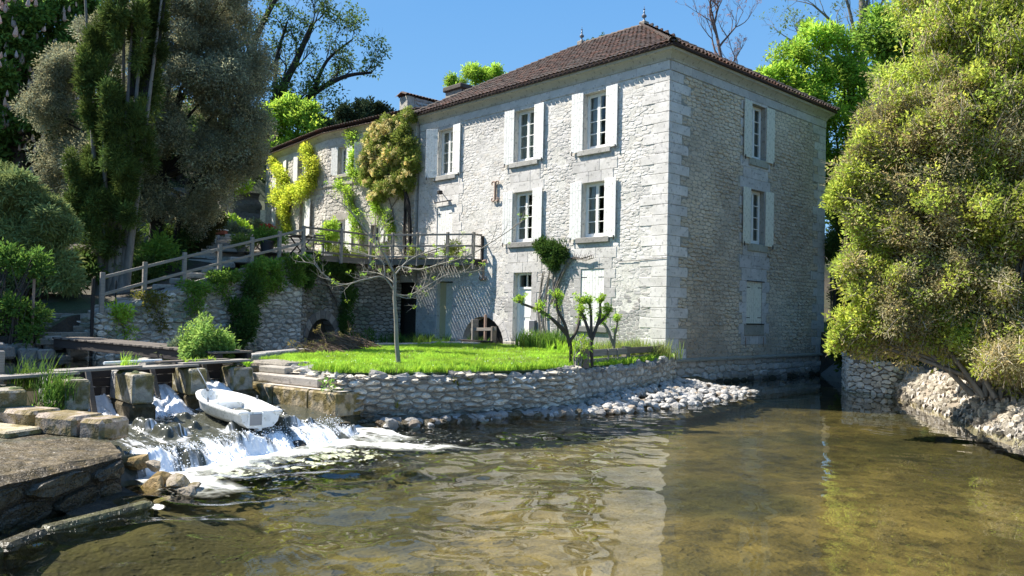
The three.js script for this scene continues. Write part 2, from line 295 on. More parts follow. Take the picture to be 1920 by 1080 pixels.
// ---------------------------------------------------------------- the mill house
const stainMain = (u, v) => { // weathering with a shape of its own: grey growth round the ivy, under sills, low down
  let k = 0;
  k = Math.max(k, 0.75 * smooth(1.3, 0.2, Math.hypot((u + 4.4) / 1.3, (v - 3.6) / 1.5)) * (0.6 + 0.8 * fbm(u * 1.7, v * 1.7, 3, 4)));
  k = Math.max(k, 0.85 * smooth(4.9, 2.6, v) * smooth(-9.5, -6.5, u) * smooth(0.2, -1.6, u) * smooth(0.28, 0.52, fbm(u * 0.8, v * 0.6, 81, 4)));
  k = Math.max(k, 0.6 * smooth(2.2, 0.4, v) * (0.3 + fbm(u * 1.3, v * 1.3, 8, 4)));
  for (const c of [-3.13, -6.67, -11.5]) for (const y of [8, 4.95]) k = Math.max(k, 0.45 * smooth(0.75, 0.35, Math.abs(u - c)) * smooth(y - 1.1, y - 0.2, v) * (v < y ? 1 : 0) * (0.4 + fbm(u * 3, v * 1.2, 5, 3)));
  k = Math.max(k, 0.35 * smooth(0.5, 0.72, fbm(u * 0.6, v * 0.5, 17, 4)));
  return clamp(k);
};
const limestone = (k, R, warm = 0) => { const t = 0.74 * (0.92 + 0.14 * R()) * (1 - 0.62 * k); return [t * (1.02 + warm * 0.03), t * (0.985 - warm * 0.01), t * (0.93 - warm * 0.06 + 0.04 * k)]; };
const tintMain = (u, v, R) => limestone(stainMain(u, v), R, R() < 0.25 ? R() : 0);
const stainSide = (u, v) => clamp(0.12 + 0.4 * smooth(0.35, 0.75, fbm(u * 0.5, v * 0.5, 27, 4)) + 0.35 * smooth(3.2, 0.3, v) - 0.12 * smooth(6, 10, v));
const tintSide = (u, v, R) => { const k = stainSide(u, v), c = limestone(k, R, 0.6 * R()); if (v < 2.2 && v > 1 && R() < 0.4) return [c[0] * 1.15, c[1] * 1.0, c[2] * 0.8]; return [c[0] * 1.02, c[1] * 0.92, c[2] * 0.76]; };
const FM = (u, v, w) => [u, v, w];           // main front, u = x
const FS = (u, v, w) => [w, v, -u];          // river side, u = -z
const mill = thing('mill_house', 'tall three-storey pale stone mill house with hipped tiled roof beside the pool', 'house', [-6.7, 0, -5.5]);
const EAVE = 10.8, LEN = 13.4, DEP = 10.94;

const frontHoles = [[-3.65, -2.6, 8.05, 10.05], [-7.22, -6.12, 8.05, 10.05], [-12.05, -11.0, 8.05, 10.05], [-3.65, -2.6, 4.95, 6.88], [-7.22, -6.12, 4.95, 6.88], [-12.02, -10.98, 4.5, 6.72], [-3.65, -2.6, 1.84, 3.84], [-7.11, -6.14, 1.15, 3.78], [-11.9, -10.85, 1.1, 3.5]];
const sideHoles = [[4.97, 6.03, 8.1, 10.1], [4.97, 6.03, 4.97, 6.95], [4.85, 5.94, 2.04, 3.59]];
const archPts = []; for (let i = 0; i <= 16; i++) { const a = i / 16 * Math.PI; archPts.push([-8.85 + Math.cos(a) * 1.25, 0.95 + Math.sin(a) * 1.12]); }
wallPanel(mill, 'wall', M.mortar, FM, rect(-LEN, -0.45, -0.8, EAVE - 0.02), [...frontHoles.map(h => rect(...h)), [[-7.6, 0.4], ...archPts, [-10.1, 0.4]]], 0.45);
wallPanel(mill, 'wall', M.mortarS, FS, rect(0, DEP, -0.8, EAVE - 0.02), sideHoles.map(h => rect(...h)), 0.45);
part('wall', M.mortar, mill, b => { b.box(-LEN, -0.8, -DEP, -0.45, EAVE - 0.02, -DEP + 0.4); b.box(-LEN, -0.8, -DEP + 0.4, -LEN + 0.4, EAVE - 0.02, -0.45); });
part('ceiling', M.mortar, mill, b => b.box(-LEN + 0.4, EAVE - 0.3, -DEP + 0.4, -0.45, EAVE - 0.15, -0.45));
for (const y of [4.3, 7.3]) part('floor', M.woodDark, mill, b => b.box(-LEN + 0.4, y - 0.25, -DEP + 0.4, -0.45, y, -0.45));

{ // dressed stone: corner quoins and the ashlar strips round the window columns
  const R = rng(11), skipF = [], skipS = [];
  const courses = (a, b, h) => { const n = Math.max(1, Math.round((b - a) / h)); return Array.from({ length: n }, (_, i) => [lerp(a, b, i / n), lerp(a, b, (i + 1) / n)]); };
  courses(0.86, 10.18, 0.335).forEach(([a, b], i) => {
    const e = i % 2, lf = (e ? 1.0 : 0.55) + R() * 0.12, ls = (e ? 0.6 : 1.05) + R() * 0.15, q = new MB(); q.col = limestone(0.2 * stainMain(-0.4, a) + 0.22 * R(), R);
    q.box(-lf, a + 0.004, -ls, 0.02, b - 0.004, 0.02, 0.012); q.build('quoin', M.ashlar, mill); skipF.push([-lf, 0.1, a, b]); skipS.push([-0.1, ls, a, b]);
    const l2 = (e ? 0.95 : 0.5) + R() * 0.2; block(mill, 'quoin', FS, DEP - l2, DEP + 0.02, a + 0.004, b - 0.004, -0.3, 0.018, limestone(stainSide(10.5, a) * 0.8, R)); skipS.push([DEP - l2, DEP + 0.1, a, b]);
    if (i > 11) { const l3 = 0.35 + 0.3 * e + R() * 0.1; block(mill, 'quoin', FM, -LEN, -LEN + l3, a + 0.004, b - 0.004, -0.3, 0.018, limestone(0.15 * R(), R)); skipF.push([-LEN - 0.1, -LEN + l3, a, b]); }
  });
  const column = (F, holes, top, bot, stain, skip, base, wj) => {
    holes.sort((a, b) => a[2] - b[2]); let y = bot; const lay = [];
    for (const h of holes) { if (h[2] > y + 0.1) lay.push(...courses(y, h[2], 0.4).map(c => [...c, null])); lay.push(...courses(h[2], h[3], 0.36).map(c => [...c, h])); y = h[3]; }
    if (top > y + 0.1) lay.push(...courses(y, top, 0.45).map(c => [...c, null]));
    lay.forEach(([a, b, h], i) => {
      const u0 = holes[0][0] - wj - (i % 2 ? 0.2 : 0) - R() * 0.08, u1 = holes[0][1] + wj + (i % 2 ? 0.2 : 0) + R() * 0.08; skip.push([u0, u1, a, b]);
      const put = (p, q) => block(mill, 'ashlar_block', F, p + 0.003, q - 0.003, a + 0.003, b - 0.003, -0.2, 0.016, limestone(clamp(stain((p + q) / 2, (a + b) / 2) * 0.8 + 0.12 * R() * base), R));
      if (h) { put(u0, h[0]); put(h[1], u1); } else if (i % 2) { const m = lerp(u0, u1, 0.35 + 0.3 * R()); put(u0, m); put(m, u1); } else { const m = lerp(u0, u1, 0.33), m2 = lerp(u0, u1, 0.68); put(u0, m); put(m, m2); put(m2, u1); }
    });
  };
  const H = frontHoles;
  column(FM, [H[0], H[3], H[6]], 10.5, 1.2, stainMain, skipF, 1, 0.3); column(FM, [H[1], H[4], H[7]], 10.5, 1.14, stainMain, skipF, 1, 0.28); column(FM, [H[2], H[5], H[8]], 10.5, 1.1, stainMain, skipF, 1, 0.28);
  column(FS, [sideHoles[0], sideHoles[1], sideHoles[2]], 10.5, 1.3, stainSide, skipS, 1, 0.28);
  for (let i = 0; i < 13; i++) { const a0 = Math.PI * i / 13, a1 = Math.PI * (i + 1) / 13, b = new MB(); b.col = limestone(0.1 + 0.2 * R(), R); // arch stones over the tail race
    const P = (a, r, w) => [-8.85 + Math.cos(a) * 1.25 * r, 0.95 + Math.sin(a) * 1.12 * r, w], g = 0.006; const q = [P(a0 + g, 1, 0.03), P(a0 + g, 1.24, 0.03), P(a1 - g, 1.24, 0.03), P(a1 - g, 1, 0.03)], k = q.map(p => [p[0], p[1], -0.4]);
    b.quad(q[0], q[1], q[2], q[3]); for (let j = 0; j < 4; j++) b.quad(q[j], k[j], k[(j + 1) % 4], q[(j + 1) % 4]); b.build('arch_stone', M.ashlar, mill); }
  skipF.push([-10.3, -7.4, -1, 1.2], [-10.1, -7.6, 1.2, 1.75], [-9.6, -8.1, 1.7, 2.35]);
  rubble(mill, FM, -LEN, 0, 0.4, 10.18, { seed: 21, cw: 0.25, ch: 0.12, jv: 0.8, ju: 1, joint: 0.002, proud: 0.0055, bev: 0.024, rough: 1.0, relief: (u, v) => 0.35 + 1.5 * smooth(0.3, 0.7, fbm(u * 0.7, v * 0.8, 55, 3)), inside: (u, v) => fbm(u * 1.3, v * 1.6, 56, 4) > 0.33, skip: skipF, tint: tintMain, mat: M.rubble, singles: 300 });
  rubble(mill, FS, 0, DEP, 0.88, 10.18, { seed: 22, cw: 0.27, ch: 0.135, jv: 0.55, joint: 0.005, proud: 0.016, bev: 0.022, rough: 1.4, relief: (u, v) => 0.4 + 1.3 * smooth(0.3, 0.7, fbm(u * 0.6, v * 0.7, 57, 3)), skip: skipS, tint: tintSide, mat: M.rubble, singles: 150 });
  rubble(mill, FS, -0.02, DEP + 0.02, -0.3, 0.8, { seed: 23, cw: 0.42, ch: 0.24, joint: 0.008, proud: 0.05, bev: 0.05, rough: 0.8, tint: (u, v, R) => { const m = smooth(0.35, -0.05, v + 0.4 * (fbm(u * 1.2, 0, 3, 3) - 0.5)), c = limestone(0.45, R, 0.5); return [lerp(c[0], 0.035, m), lerp(c[1], 0.035, m), lerp(c[2], 0.02, m)]; }, mat: M.rubble, singles: 40 });
  part('plinth_ledge', M.ashlar, mill, b => { b.col = [0.3, 0.29, 0.24]; b.sweep([[0, 0.02], [0, -DEP - 0.05]], [[0, 0.76], [0.13, 0.78], [0.13, 0.84], [0, 0.9]]); });
  // frieze blocks and cornice
  for (let u = -LEN; u < -0.01; u += 1.34) block(mill, 'frieze_block', FM, u + 0.002, Math.min(0.03, u + 1.338), 10.2, 10.5, -0.2, 0.03, limestone(0.12 + 0.12 * R(), R), M.ashlar, 0.006);
  for (let u = 0; u < DEP; u += 1.2) block(mill, 'frieze_block', FS, u + (u ? 0.002 : 0.05), Math.min(DEP + 0.03, u + 1.198), 10.2, 10.5, -0.2, 0.03, limestone(0.3 + 0.15 * R(), R), M.ashlar, 0.006);
  part('cornice', M.ashlar, mill, b => { b.col = [0.52, 0.5, 0.42]; b.sweep([[-LEN, 0], [0, 0], [0, -DEP], [-LEN, -DEP]].reverse(), [[-0.001, 10.5], [-0.05, 10.51], [-0.06, 10.56], [-0.1, 10.62], [-0.19, 10.72], [-0.27, 10.77], [-0.28, 10.85], [0, 10.86]]); });
}
// ---------------------------------------------------------------- windows, shutters, doors
function casement(parent, F, u0, u1, v0, v1, rows, w = -0.2, mat = M.paint, curtain = 0.5) { // two leaves of panes in a frame
  const g = group('window', parent), t = 0.055, m = (u0 + u1) / 2, bx = (n, a, b, c, d, w0, w1, mt = mat) => block(g, n, F, a, b, c, d, w0, w1, [1, 1, 1], mt, 0.004);
  bx('frame', u0, u0 + t, v0, v1, w - 0.06, w + 0.02); bx('frame', u1 - t, u1, v0, v1, w - 0.06, w + 0.02); bx('frame', u0 + t, u1 - t, v1 - t, v1, w - 0.06, w + 0.018); bx('frame', u0 + t, u1 - t, v0, v0 + t + 0.02, w - 0.06, w + 0.03);
  for (const [a, b] of [[u0 + t, m], [m, u1 - t]]) {
    const s = 0.06, y0 = v0 + t + 0.02, y1 = v1 - t; bx('stile', a + 0.002, a + s, y0, y1, w - 0.05, w + 0.026); bx('stile', b - s, b - 0.002, y0, y1, w - 0.05, w + 0.026); bx('rail', a + s, b - s, y0, y0 + 0.07, w - 0.05, w + 0.024); bx('rail', a + s, b - s, y1 - 0.06, y1, w - 0.05, w + 0.024);
    const p0 = y0 + 0.07, p1 = y1 - 0.06;
    for (let i = 0; i < rows; i++) { const c = lerp(p0, p1, i / rows), d = lerp(p0, p1, (i + 1) / rows); if (i) bx('muntin', a + s, b - s, c - 0.014, c + 0.014, w - 0.04, w + 0.02); block(g, 'pane', F, a + s, b - s, c + (i ? 0.014 : 0), d - (i < rows - 1 ? 0.014 : 0), w - 0.012, w - 0.01, [1, 1, 1], M.glass, 0); }
  }
  if (curtain) { const b = new MB(), n = 24; for (const [a, c] of curtain === 1 ? [[u0, u1]] : [[u0, lerp(u0, u1, curtain * 0.5)], [lerp(u1, u0, curtain * 0.35), u1]]) for (let i = 0; i < n; i++) { const x = k => [lerp(a, c, k / n), -0.06 * Math.sin(k * 1.9)]; const p = x(i), q = x(i + 1); b.quad(F(p[0], v0, w - 0.24 + p[1]), F(q[0], v0, w - 0.24 + q[1]), F(q[0], v1, w - 0.24 + q[1]), F(p[0], v1, w - 0.24 + p[1])); } b.build('curtain', M.curtain, g); }
  return g;
}
function sill(parent, F, u0, u1, v, col = [0.42, 0.41, 0.38]) { block(parent, 'sill', F, u0 - 0.24, u1 + 0.24, v - 0.2, v - 0.002, -0.3, 0.1, col, M.ashlar, 0.015); }
// a boarded shutter: hinged at (uh, v0) on the wall, w wide, turned by angle from lying flat (0) ; dir = +1 opens towards +u
function shutter(parent, F, uh, v0, v1, width, dir, angle = 0, mat = M.white, w0 = 0.045, hook = true) {
  const g = group('shutter', parent), c = Math.cos(angle), s = Math.sin(angle), P = (a, v, w) => F(uh + dir * (a * c - w * s), v, w0 + a * s + w * c), n = 4;
  for (let i = 0; i < n; i++) { const a = width * i / n + 0.0015, b = width * (i + 1) / n - 0.0015; block(g, 'board', P, a, b, v0, v1, 0, 0.032, [1, 1, 1], mat, 0.005); }
  for (const v of [v0 + (v1 - v0) * 0.14, v1 - (v1 - v0) * 0.14]) { block(g, 'batten', P, 0.02, width - 0.02, v - 0.05, v + 0.05, -0.024, -0.001, [1, 1, 1], mat, 0.004); block(g, 'hinge_strap', P, 0, width * 0.5, v - 0.014, v + 0.014, 0.0325, 0.037, [1, 1, 1], hook ? mat : M.iron, 0); }
  if (hook) block(g, 'catch', P, width * 0.86, width * 0.92, v0 - 0.1, v0 + 0.06, 0.033, 0.055, [1, 1, 1], M.iron, 0);
  return g;
}
for (const i of [0, 1, 2]) { const h = frontHoles[i]; casement(mill, FM, ...h, 4, -0.2, M.paint, [0.75, 1, 1][i]); sill(mill, FM, h[0], h[1], h[2]); }
for (const i of [3, 4]) { const h = frontHoles[i]; casement(mill, FM, ...h, 4, -0.2, M.paint, 0.35); sill(mill, FM, h[0], h[1], h[2], [0.3, 0.29, 0.27]); }
for (const [l, r, v0, v1] of [[-3.65, -2.6, 8.0, 10.12], [-7.22, -6.12, 8.0, 10.12], [-3.65, -2.6, 4.9, 6.94], [-7.22, -6.12, 4.9, 6.94]]) { shutter(mill, FM, l, v0, v1, 0.53, -1, 0.05); shutter(mill, FM, r, v0, v1, 0.53, 1, 0.05); }
shutter(mill, FM, -11.0, 8.0, 10.12, 0.52, 1, 0.05); shutter(mill, FM, -12.05, 8.0, 10.12, 0.55, -1, 0.5);
for (const i of [0, 1]) { const h = sideHoles[i]; casement(mill, FS, ...h, 4, -0.2, M.paint, 0.5); block(mill, 'sill', FS, h[0] - 0.12, h[1] + 0.2, h[2] - 0.28, h[2] - 0.002, -0.3, 0.06, [0.4, 0.4, 0.33], M.ashlar, 0.015); shutter(mill, FS, h[0], h[2] - 0.04, h[3] + 0.02, 0.54, -1, 0.05, M.whiteDull); shutter(mill, FS, h[1], h[2] - 0.04, h[3] + 0.02, 0.54, 1, 0.05, M.whiteDull); }
{ // closed shutters: ground floor front, ground floor side, and the tall pair on the terrace
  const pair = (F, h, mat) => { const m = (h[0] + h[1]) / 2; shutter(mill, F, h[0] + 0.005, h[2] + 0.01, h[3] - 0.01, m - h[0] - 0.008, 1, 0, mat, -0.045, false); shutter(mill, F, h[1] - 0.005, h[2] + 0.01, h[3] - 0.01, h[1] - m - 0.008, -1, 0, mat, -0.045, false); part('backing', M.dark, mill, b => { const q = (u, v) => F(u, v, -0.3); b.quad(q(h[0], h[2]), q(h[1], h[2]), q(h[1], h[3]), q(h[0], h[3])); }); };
  pair(FM, frontHoles[6], M.white); pair(FS, sideHoles[2], M.whiteDull); pair(FM, frontHoles[5], M.white);
  sill(mill, FM, -3.65, -2.6, 1.84, [0.2, 0.2, 0.19]); block(mill, 'sill', FS, 4.7, 6.05, 1.62, 2.03, -0.3, 0.05, [0.33, 0.32, 0.27], M.ashlar, 0.012);
  for (const v of [4.45, 6.9]) part('iron_bar', M.iron, mill, b => b.bar([-12.1, v, 0.12], [-10.9, v + 0.02, 0.12], 0.05, 0.035));
  for (const v of [2.0, 3.56]) part('iron_bar', M.iron, mill, b => b.bar([0.06, v + 0.03, -4.8], [0.06, v + 0.03, -6.0], 0.03, 0.035));
  // front door with its small light
  const d = group('door', mill); const bx = (n, a, b, c, e, w0, w1, mt = M.paint) => block(d, n, FM, a, b, c, e, w0, w1, [1, 1, 1], mt, 0.005);
  bx('frame', -7.11, -7.03, 1.16, 3.78, -0.3, -0.2); bx('frame', -6.22, -6.14, 1.16, 3.78, -0.3, -0.2); bx('frame', -7.03, -6.22, 3.7, 3.78, -0.3, -0.2); bx('frame', -7.03, -6.22, 3.16, 3.24, -0.3, -0.2);
  bx('leaf', -7.03, -6.22, 1.2, 3.16, -0.29, -0.24); bx('panel', -6.95, -6.3, 1.3, 1.95, -0.24, -0.225); bx('panel', -6.95, -6.3, 2.08, 3.06, -0.24, -0.225); bx('muntin', -6.64, -6.61, 3.24, 3.7, -0.29, -0.22); bx('pane', -7.03, -6.64, 3.24, 3.7, -0.27, -0.265, M.glass); bx('pane', -6.61, -6.22, 3.24, 3.7, -0.27, -0.265, M.glass); bx('handle', -6.36, -6.33, 2.0, 2.16, -0.225, -0.19, M.iron);
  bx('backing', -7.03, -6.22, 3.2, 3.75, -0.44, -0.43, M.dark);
  block(mill, 'doorstep', FM, -7.3, -5.95, 0.95, 1.15, -0.4, 0.35, [0.4, 0.37, 0.32], M.ashlar, 0.02); block(mill, 'meter_box', FM, -6.08, -5.78, 1.55, 1.98, 0.02, 0.16, [1, 1, 1], M.zinc, 0.01);
  // the half-hidden doorway under the terrace
  part('door_panel', M.whiteDull, mill, b => b.box(-11.45, 1.12, -0.18, -10.9, 3.45, -0.13, 0.01)); part('door_jamb', S({ color: rgb(0.6, 0.5, 0.27) }), mill, b => b.box(-11.9, 1.12, -0.3, -11.47, 3.48, -0.16, 0.01));
  // wall lamp bracket beside the terrace door and the iron wall anchors
  part('lamp_bracket', M.iron, mill, b => { b.bar([-11.75, 7.35, 0.02], [-11.5, 7.35, 0.3], 0.03, 0.03); b.box(-11.6, 7.2, 0.2, -11.42, 7.36, 0.38, 0.02); });
  const anchor = (u, v, flip) => part('wall_anchor', M.rust, mill, b => { const h = 0.36; b.tube([[u, v - h, 0.07], [u, v + h, 0.07]], [0.05, 0.05], 8); for (const sx of [-1, 1]) for (const sy of flip ? [-1] : [-1, 1]) { const pts = []; for (let i = 0; i <= 14; i++) { const a = i / 14 * 4.2, r = 0.15 * (1 - i / 22); pts.push([u + sx * (0.13 - Math.cos(a) * r * 0.9), v + sy * (h - 0.06 + Math.sin(a) * r * 0.8), 0.08]); } b.tube(pts, pts.map((_, i) => 0.035 - i * 0.0012), 6); } if (flip) for (const sx of [-1, 1]) b.tube([[u, v + h, 0.07], [u + sx * 0.2, v + h + 0.03, 0.08], [u + sx * 0.24, v + h - 0.1, 0.08]], [0.045, 0.035, 0.025], 6); });
  anchor(-8.23, 7.04, false); anchor(-8.86, 3.93, true);
  part('cable', M.iron, mill, b => b.tube([[-2.0, 4.06, 0.04], [-1.0, 4.08, 0.04], [0.02, 4.12, 0.04]], [0.008, 0.008, 0.008], 4));
  part('downpipe', M.rust, mill, b => { for (const z of [-4.8, -6.05]) b.bar([0.03, 1.55, z], [0.03, 1.2, z], 0.02, 0.02); });
}
// ---------------------------------------------------------------- roof
function halfTile(b, o, along, across, up, L, r0, r1, n = 5, cap = false) { // cover tile from o, running along, arched towards up
  const P = (t, k) => { const a = Math.PI * k / n, r = lerp(r0, r1, t); return V.mad(V.mad(V.mad(o, along, L * t), across, -Math.cos(a) * r), up, Math.sin(a) * r * 0.85 + t * -0.02 + 0.02); };
  const N = k => { const a = Math.PI * k / n; return V.norm(V.add(V.mul(across, -Math.cos(a)), V.mul(up, Math.sin(a)))); };
  for (let k = 0; k < n; k++) b.quad(P(0, k), P(0, k + 1), P(1, k + 1), P(1, k), [N(k), N(k + 1), N(k + 1), N(k)]);
  if (cap) { const Q = (k, s) => { const a = Math.PI * k / n, r = r0 * s; return V.mad(V.mad(o, across, -Math.cos(a) * r), up, Math.sin(a) * r * 0.85 + 0.02); }; for (let k = 0; k < n; k++) b.quad(Q(k, 1), Q(k + 1, 1), Q(k + 1, 0.8), Q(k, 0.8)); }
}
const tileTint = (R, x = 0, y = 0) => { const k = 0.75 + 0.5 * R(), l = smooth(0.5, 0.8, fbm(x * 0.7, y * 0.7, 61, 4)) * 0.5 + (R() < 0.15 ? 0.3 : 0), c = R() < 0.22 ? [0.16, 0.075, 0.05] : [0.098, 0.06, 0.046]; return [lerp(c[0] * k, 0.105, l), lerp(c[1] * k, 0.09, l), lerp(c[2] * k, 0.074, l)]; };
// a roof slope of canal tiles: eave point o, unit eave direction e, unit slope direction s, [[e0,e1] at eave, [..] at top], slope length
function slope(parent, o, e, s, W, L, lim, seed, singles, pitch = 0.215) {
  const R = rng(seed), up = V.norm(V.cross(e, s)), upv = up[1] < 0 ? V.mul(up, -1) : up, all = [];
  for (let u = 0.06; u < W; u += pitch) for (let r = 0; r * 0.33 < L; r++) {
    const t = r * 0.33; if (u < lim[0] * t / L - 0.02 || u > W - lim[1] * t / L + 0.02) continue;
    const p = V.mad(V.mad(o, e, u + (R() - 0.5) * 0.02), s, t - (r ? 0 : 0.05) + (R() - 0.5) * 0.02); all.push({ p, r, d: Math.hypot(p[0] - EYE[0], p[1] - EYE[1], p[2] - EYE[2]) - (r ? 0 : 6), u });
  }
  all.sort((a, b) => a.d - b.d); const rest = new MB();
  all.forEach((t, i) => { const b = i < singles ? new MB() : rest; b.col = tileTint(R, t.u, t.r * 0.33); halfTile(b, V.mad(t.p, upv, 0.02 + R() * 0.012), s, e, upv, Math.min(0.43, L - t.r * 0.33 + 0.02), 0.088, 0.07, 5, t.r === 0); if (i < singles) b.build('tile', M.tile, parent); });
  if (!rest.empty) rest.build('roof_tiles', M.tile, parent).userData.kind = 'stuff';
}
{
  const ov = 0.36, y0 = 10.9, x0 = -LEN - 0.05, x1 = ov, zf = ov, zb = -DEP - ov, zr = -5.47, yr = 14.38, A = [-5.3, yr, zr], B = [-8.8, yr, zr];
  const roof = group('roof', mill);
  part('roof_deck', M.tileD, roof, b => { const c = [[x0, y0, zf], [x1, y0, zf], [x1, y0, zb], [x0, y0, zb]]; b.quad(c[0], c[1], A, B); b.tri(c[1], c[2], A); b.quad(c[2], c[3], B, A); b.tri(c[3], c[0], B); const d = c.map(p => [p[0], p[1] - 0.05, p[2]]); for (let i = 0; i < 4; i++) b.quad(d[i], d[(i + 1) % 4], c[(i + 1) % 4], c[i]); b.quad(d[3], d[2], d[1], d[0]); });
  const sf = V.norm([0, yr - y0, zr - zf]), Lf = Math.hypot(yr - y0, zr - zf); slope(roof, [x0, y0, zf], [1, 0, 0], sf, x1 - x0, Lf, [B[0] - x0, x1 - A[0]], 31, 220);
  const ss = V.norm([A[0] - x1, yr - y0, 0]), Ls = Math.hypot(A[0] - x1, yr - y0); slope(roof, [x1, y0, zf], [0, 0, -1], ss, zf - zb, Ls, [zf - zr, zr - zb], 32, 80);
  const hip = (a, c, n) => { const R = rng(a[0] * 7 + 99), d = V.norm(V.sub(c, a)), L = V.len(V.sub(c, a)), k = Math.floor(L / 0.36), side = V.norm(V.cross(d, [0, 1, 0])), up = V.cross(side, d); for (let i = 0; i < k; i++) { const b = new MB(); b.col = V.lerp(tileTint(R), [0.16, 0.13, 0.1], 0.5); halfTile(b, V.mad(V.mad(a, d, i * 0.36), up, 0.02), d, side, up, 0.42, 0.14, 0.115, 6, i === 0); b.build('ridge_tile', M.tile, roof); } };
  hip([x1, y0 + 0.03, zf], A); hip([x1, y0 + 0.03, zb], A); hip([x0, y0 + 0.03, zf], B); hip(B, V.add(A, [0.05, 0, 0]));
  for (const p of [A, B]) { part('finial_base', M.ashlar, roof, b => { b.col = [0.3, 0.27, 0.23]; b.box(p[0] - 0.16, p[1] - 0.1, p[2] - 0.16, p[0] + 0.16, p[1] + 0.2, p[2] + 0.16, 0.03); }); part('finial', M.zinc, roof, b => b.lathe([p[0], p[1] + 0.2, p[2]], [[0.07, 0], [0.06, 0.06], [0.03, 0.1], [0.03, 0.16], [0.1, 0.2], [0.105, 0.26], [0.06, 0.31], [0.03, 0.35], [0.035, 0.42], [0.015, 0.5], [0.05, 0.53], [0.01, 0.56], [0.008, 0.66], [0, 0.7]], 10)); }
  // the fire wall between the two houses, with tiles on top, and the chimney behind it
  const fw = group('parapet', mill), FP = (u, v, w) => [-14.35 + w, v, -u], R = rng(44);
  part('parapet_wall', M.mortar, fw, b => b.box(-14.95, 10.4, -6.5, -14.37, 12.0, 0.05)); part('parapet_end', M.ashlar, fw, b => { b.col = [0.5, 0.48, 0.42]; b.box(-14.97, 10.9, -0.3, -14.33, 12.02, 0.09, 0.02); b.box(-15.05, 11.0, -0.2, -14.28, 11.14, 0.22, 0.02); });
  rubble(fw, FP, 0.3, 6.4, 10.9, 12.0, { seed: 45, cw: 0.34, ch: 0.16, joint: 0.008, proud: 0.025, bev: 0.03, rough: 0.8, tint: (u, v, R) => limestone(0.35 + 0.2 * R(), R, 1), mat: M.rubble, singles: 40 });
  for (let i = 0; i < 17; i++) for (const s of [-1, 1]) { const b = new MB(); b.col = tileTint(R); halfTile(b, [-14.66, 12.14, 0.15 - i * 0.36], V.norm([s * 0.5, -0.16, 0]), [0, 0, s], V.norm([s * 0.3, 1, 0]), 0.44, 0.1, 0.11, 5, false); b.build('tile', M.tile, fw); const c = new MB(); c.col = tileTint(R); halfTile(c, [-14.66, 12.14, 0.15 - i * 0.36 - 0.18], V.norm([s * 0.5, -0.16, 0]), [0, 0, s], V.norm([s * 0.3, 1, 0]), 0.44, 0.1, 0.11, 5, false); c.build('tile', M.tile, fw); }
  const ch = group('chimney', mill); part('stack', M.ashlar, ch, b => { b.col = [0.33, 0.31, 0.28]; b.box(-15.25, 10.5, -3.6, -14.05, 12.9, -2.8, 0.03); }); part('capping', M.ashlar, ch, b => { b.col = [0.1, 0.085, 0.07]; b.box(-15.36, 12.9, -3.72, -13.94, 13.14, -2.68, 0.04); }); for (let i = 0; i < 5; i++) block(ch, 'ashlar_block', (u, v, w) => [u, v, -2.8 + w], -15.25, -14.05, 11.2 + i * 0.34, 11.532 + i * 0.34, -0.1, 0.012, [0.34 + 0.04 * (i % 2), 0.32, 0.28]);
}
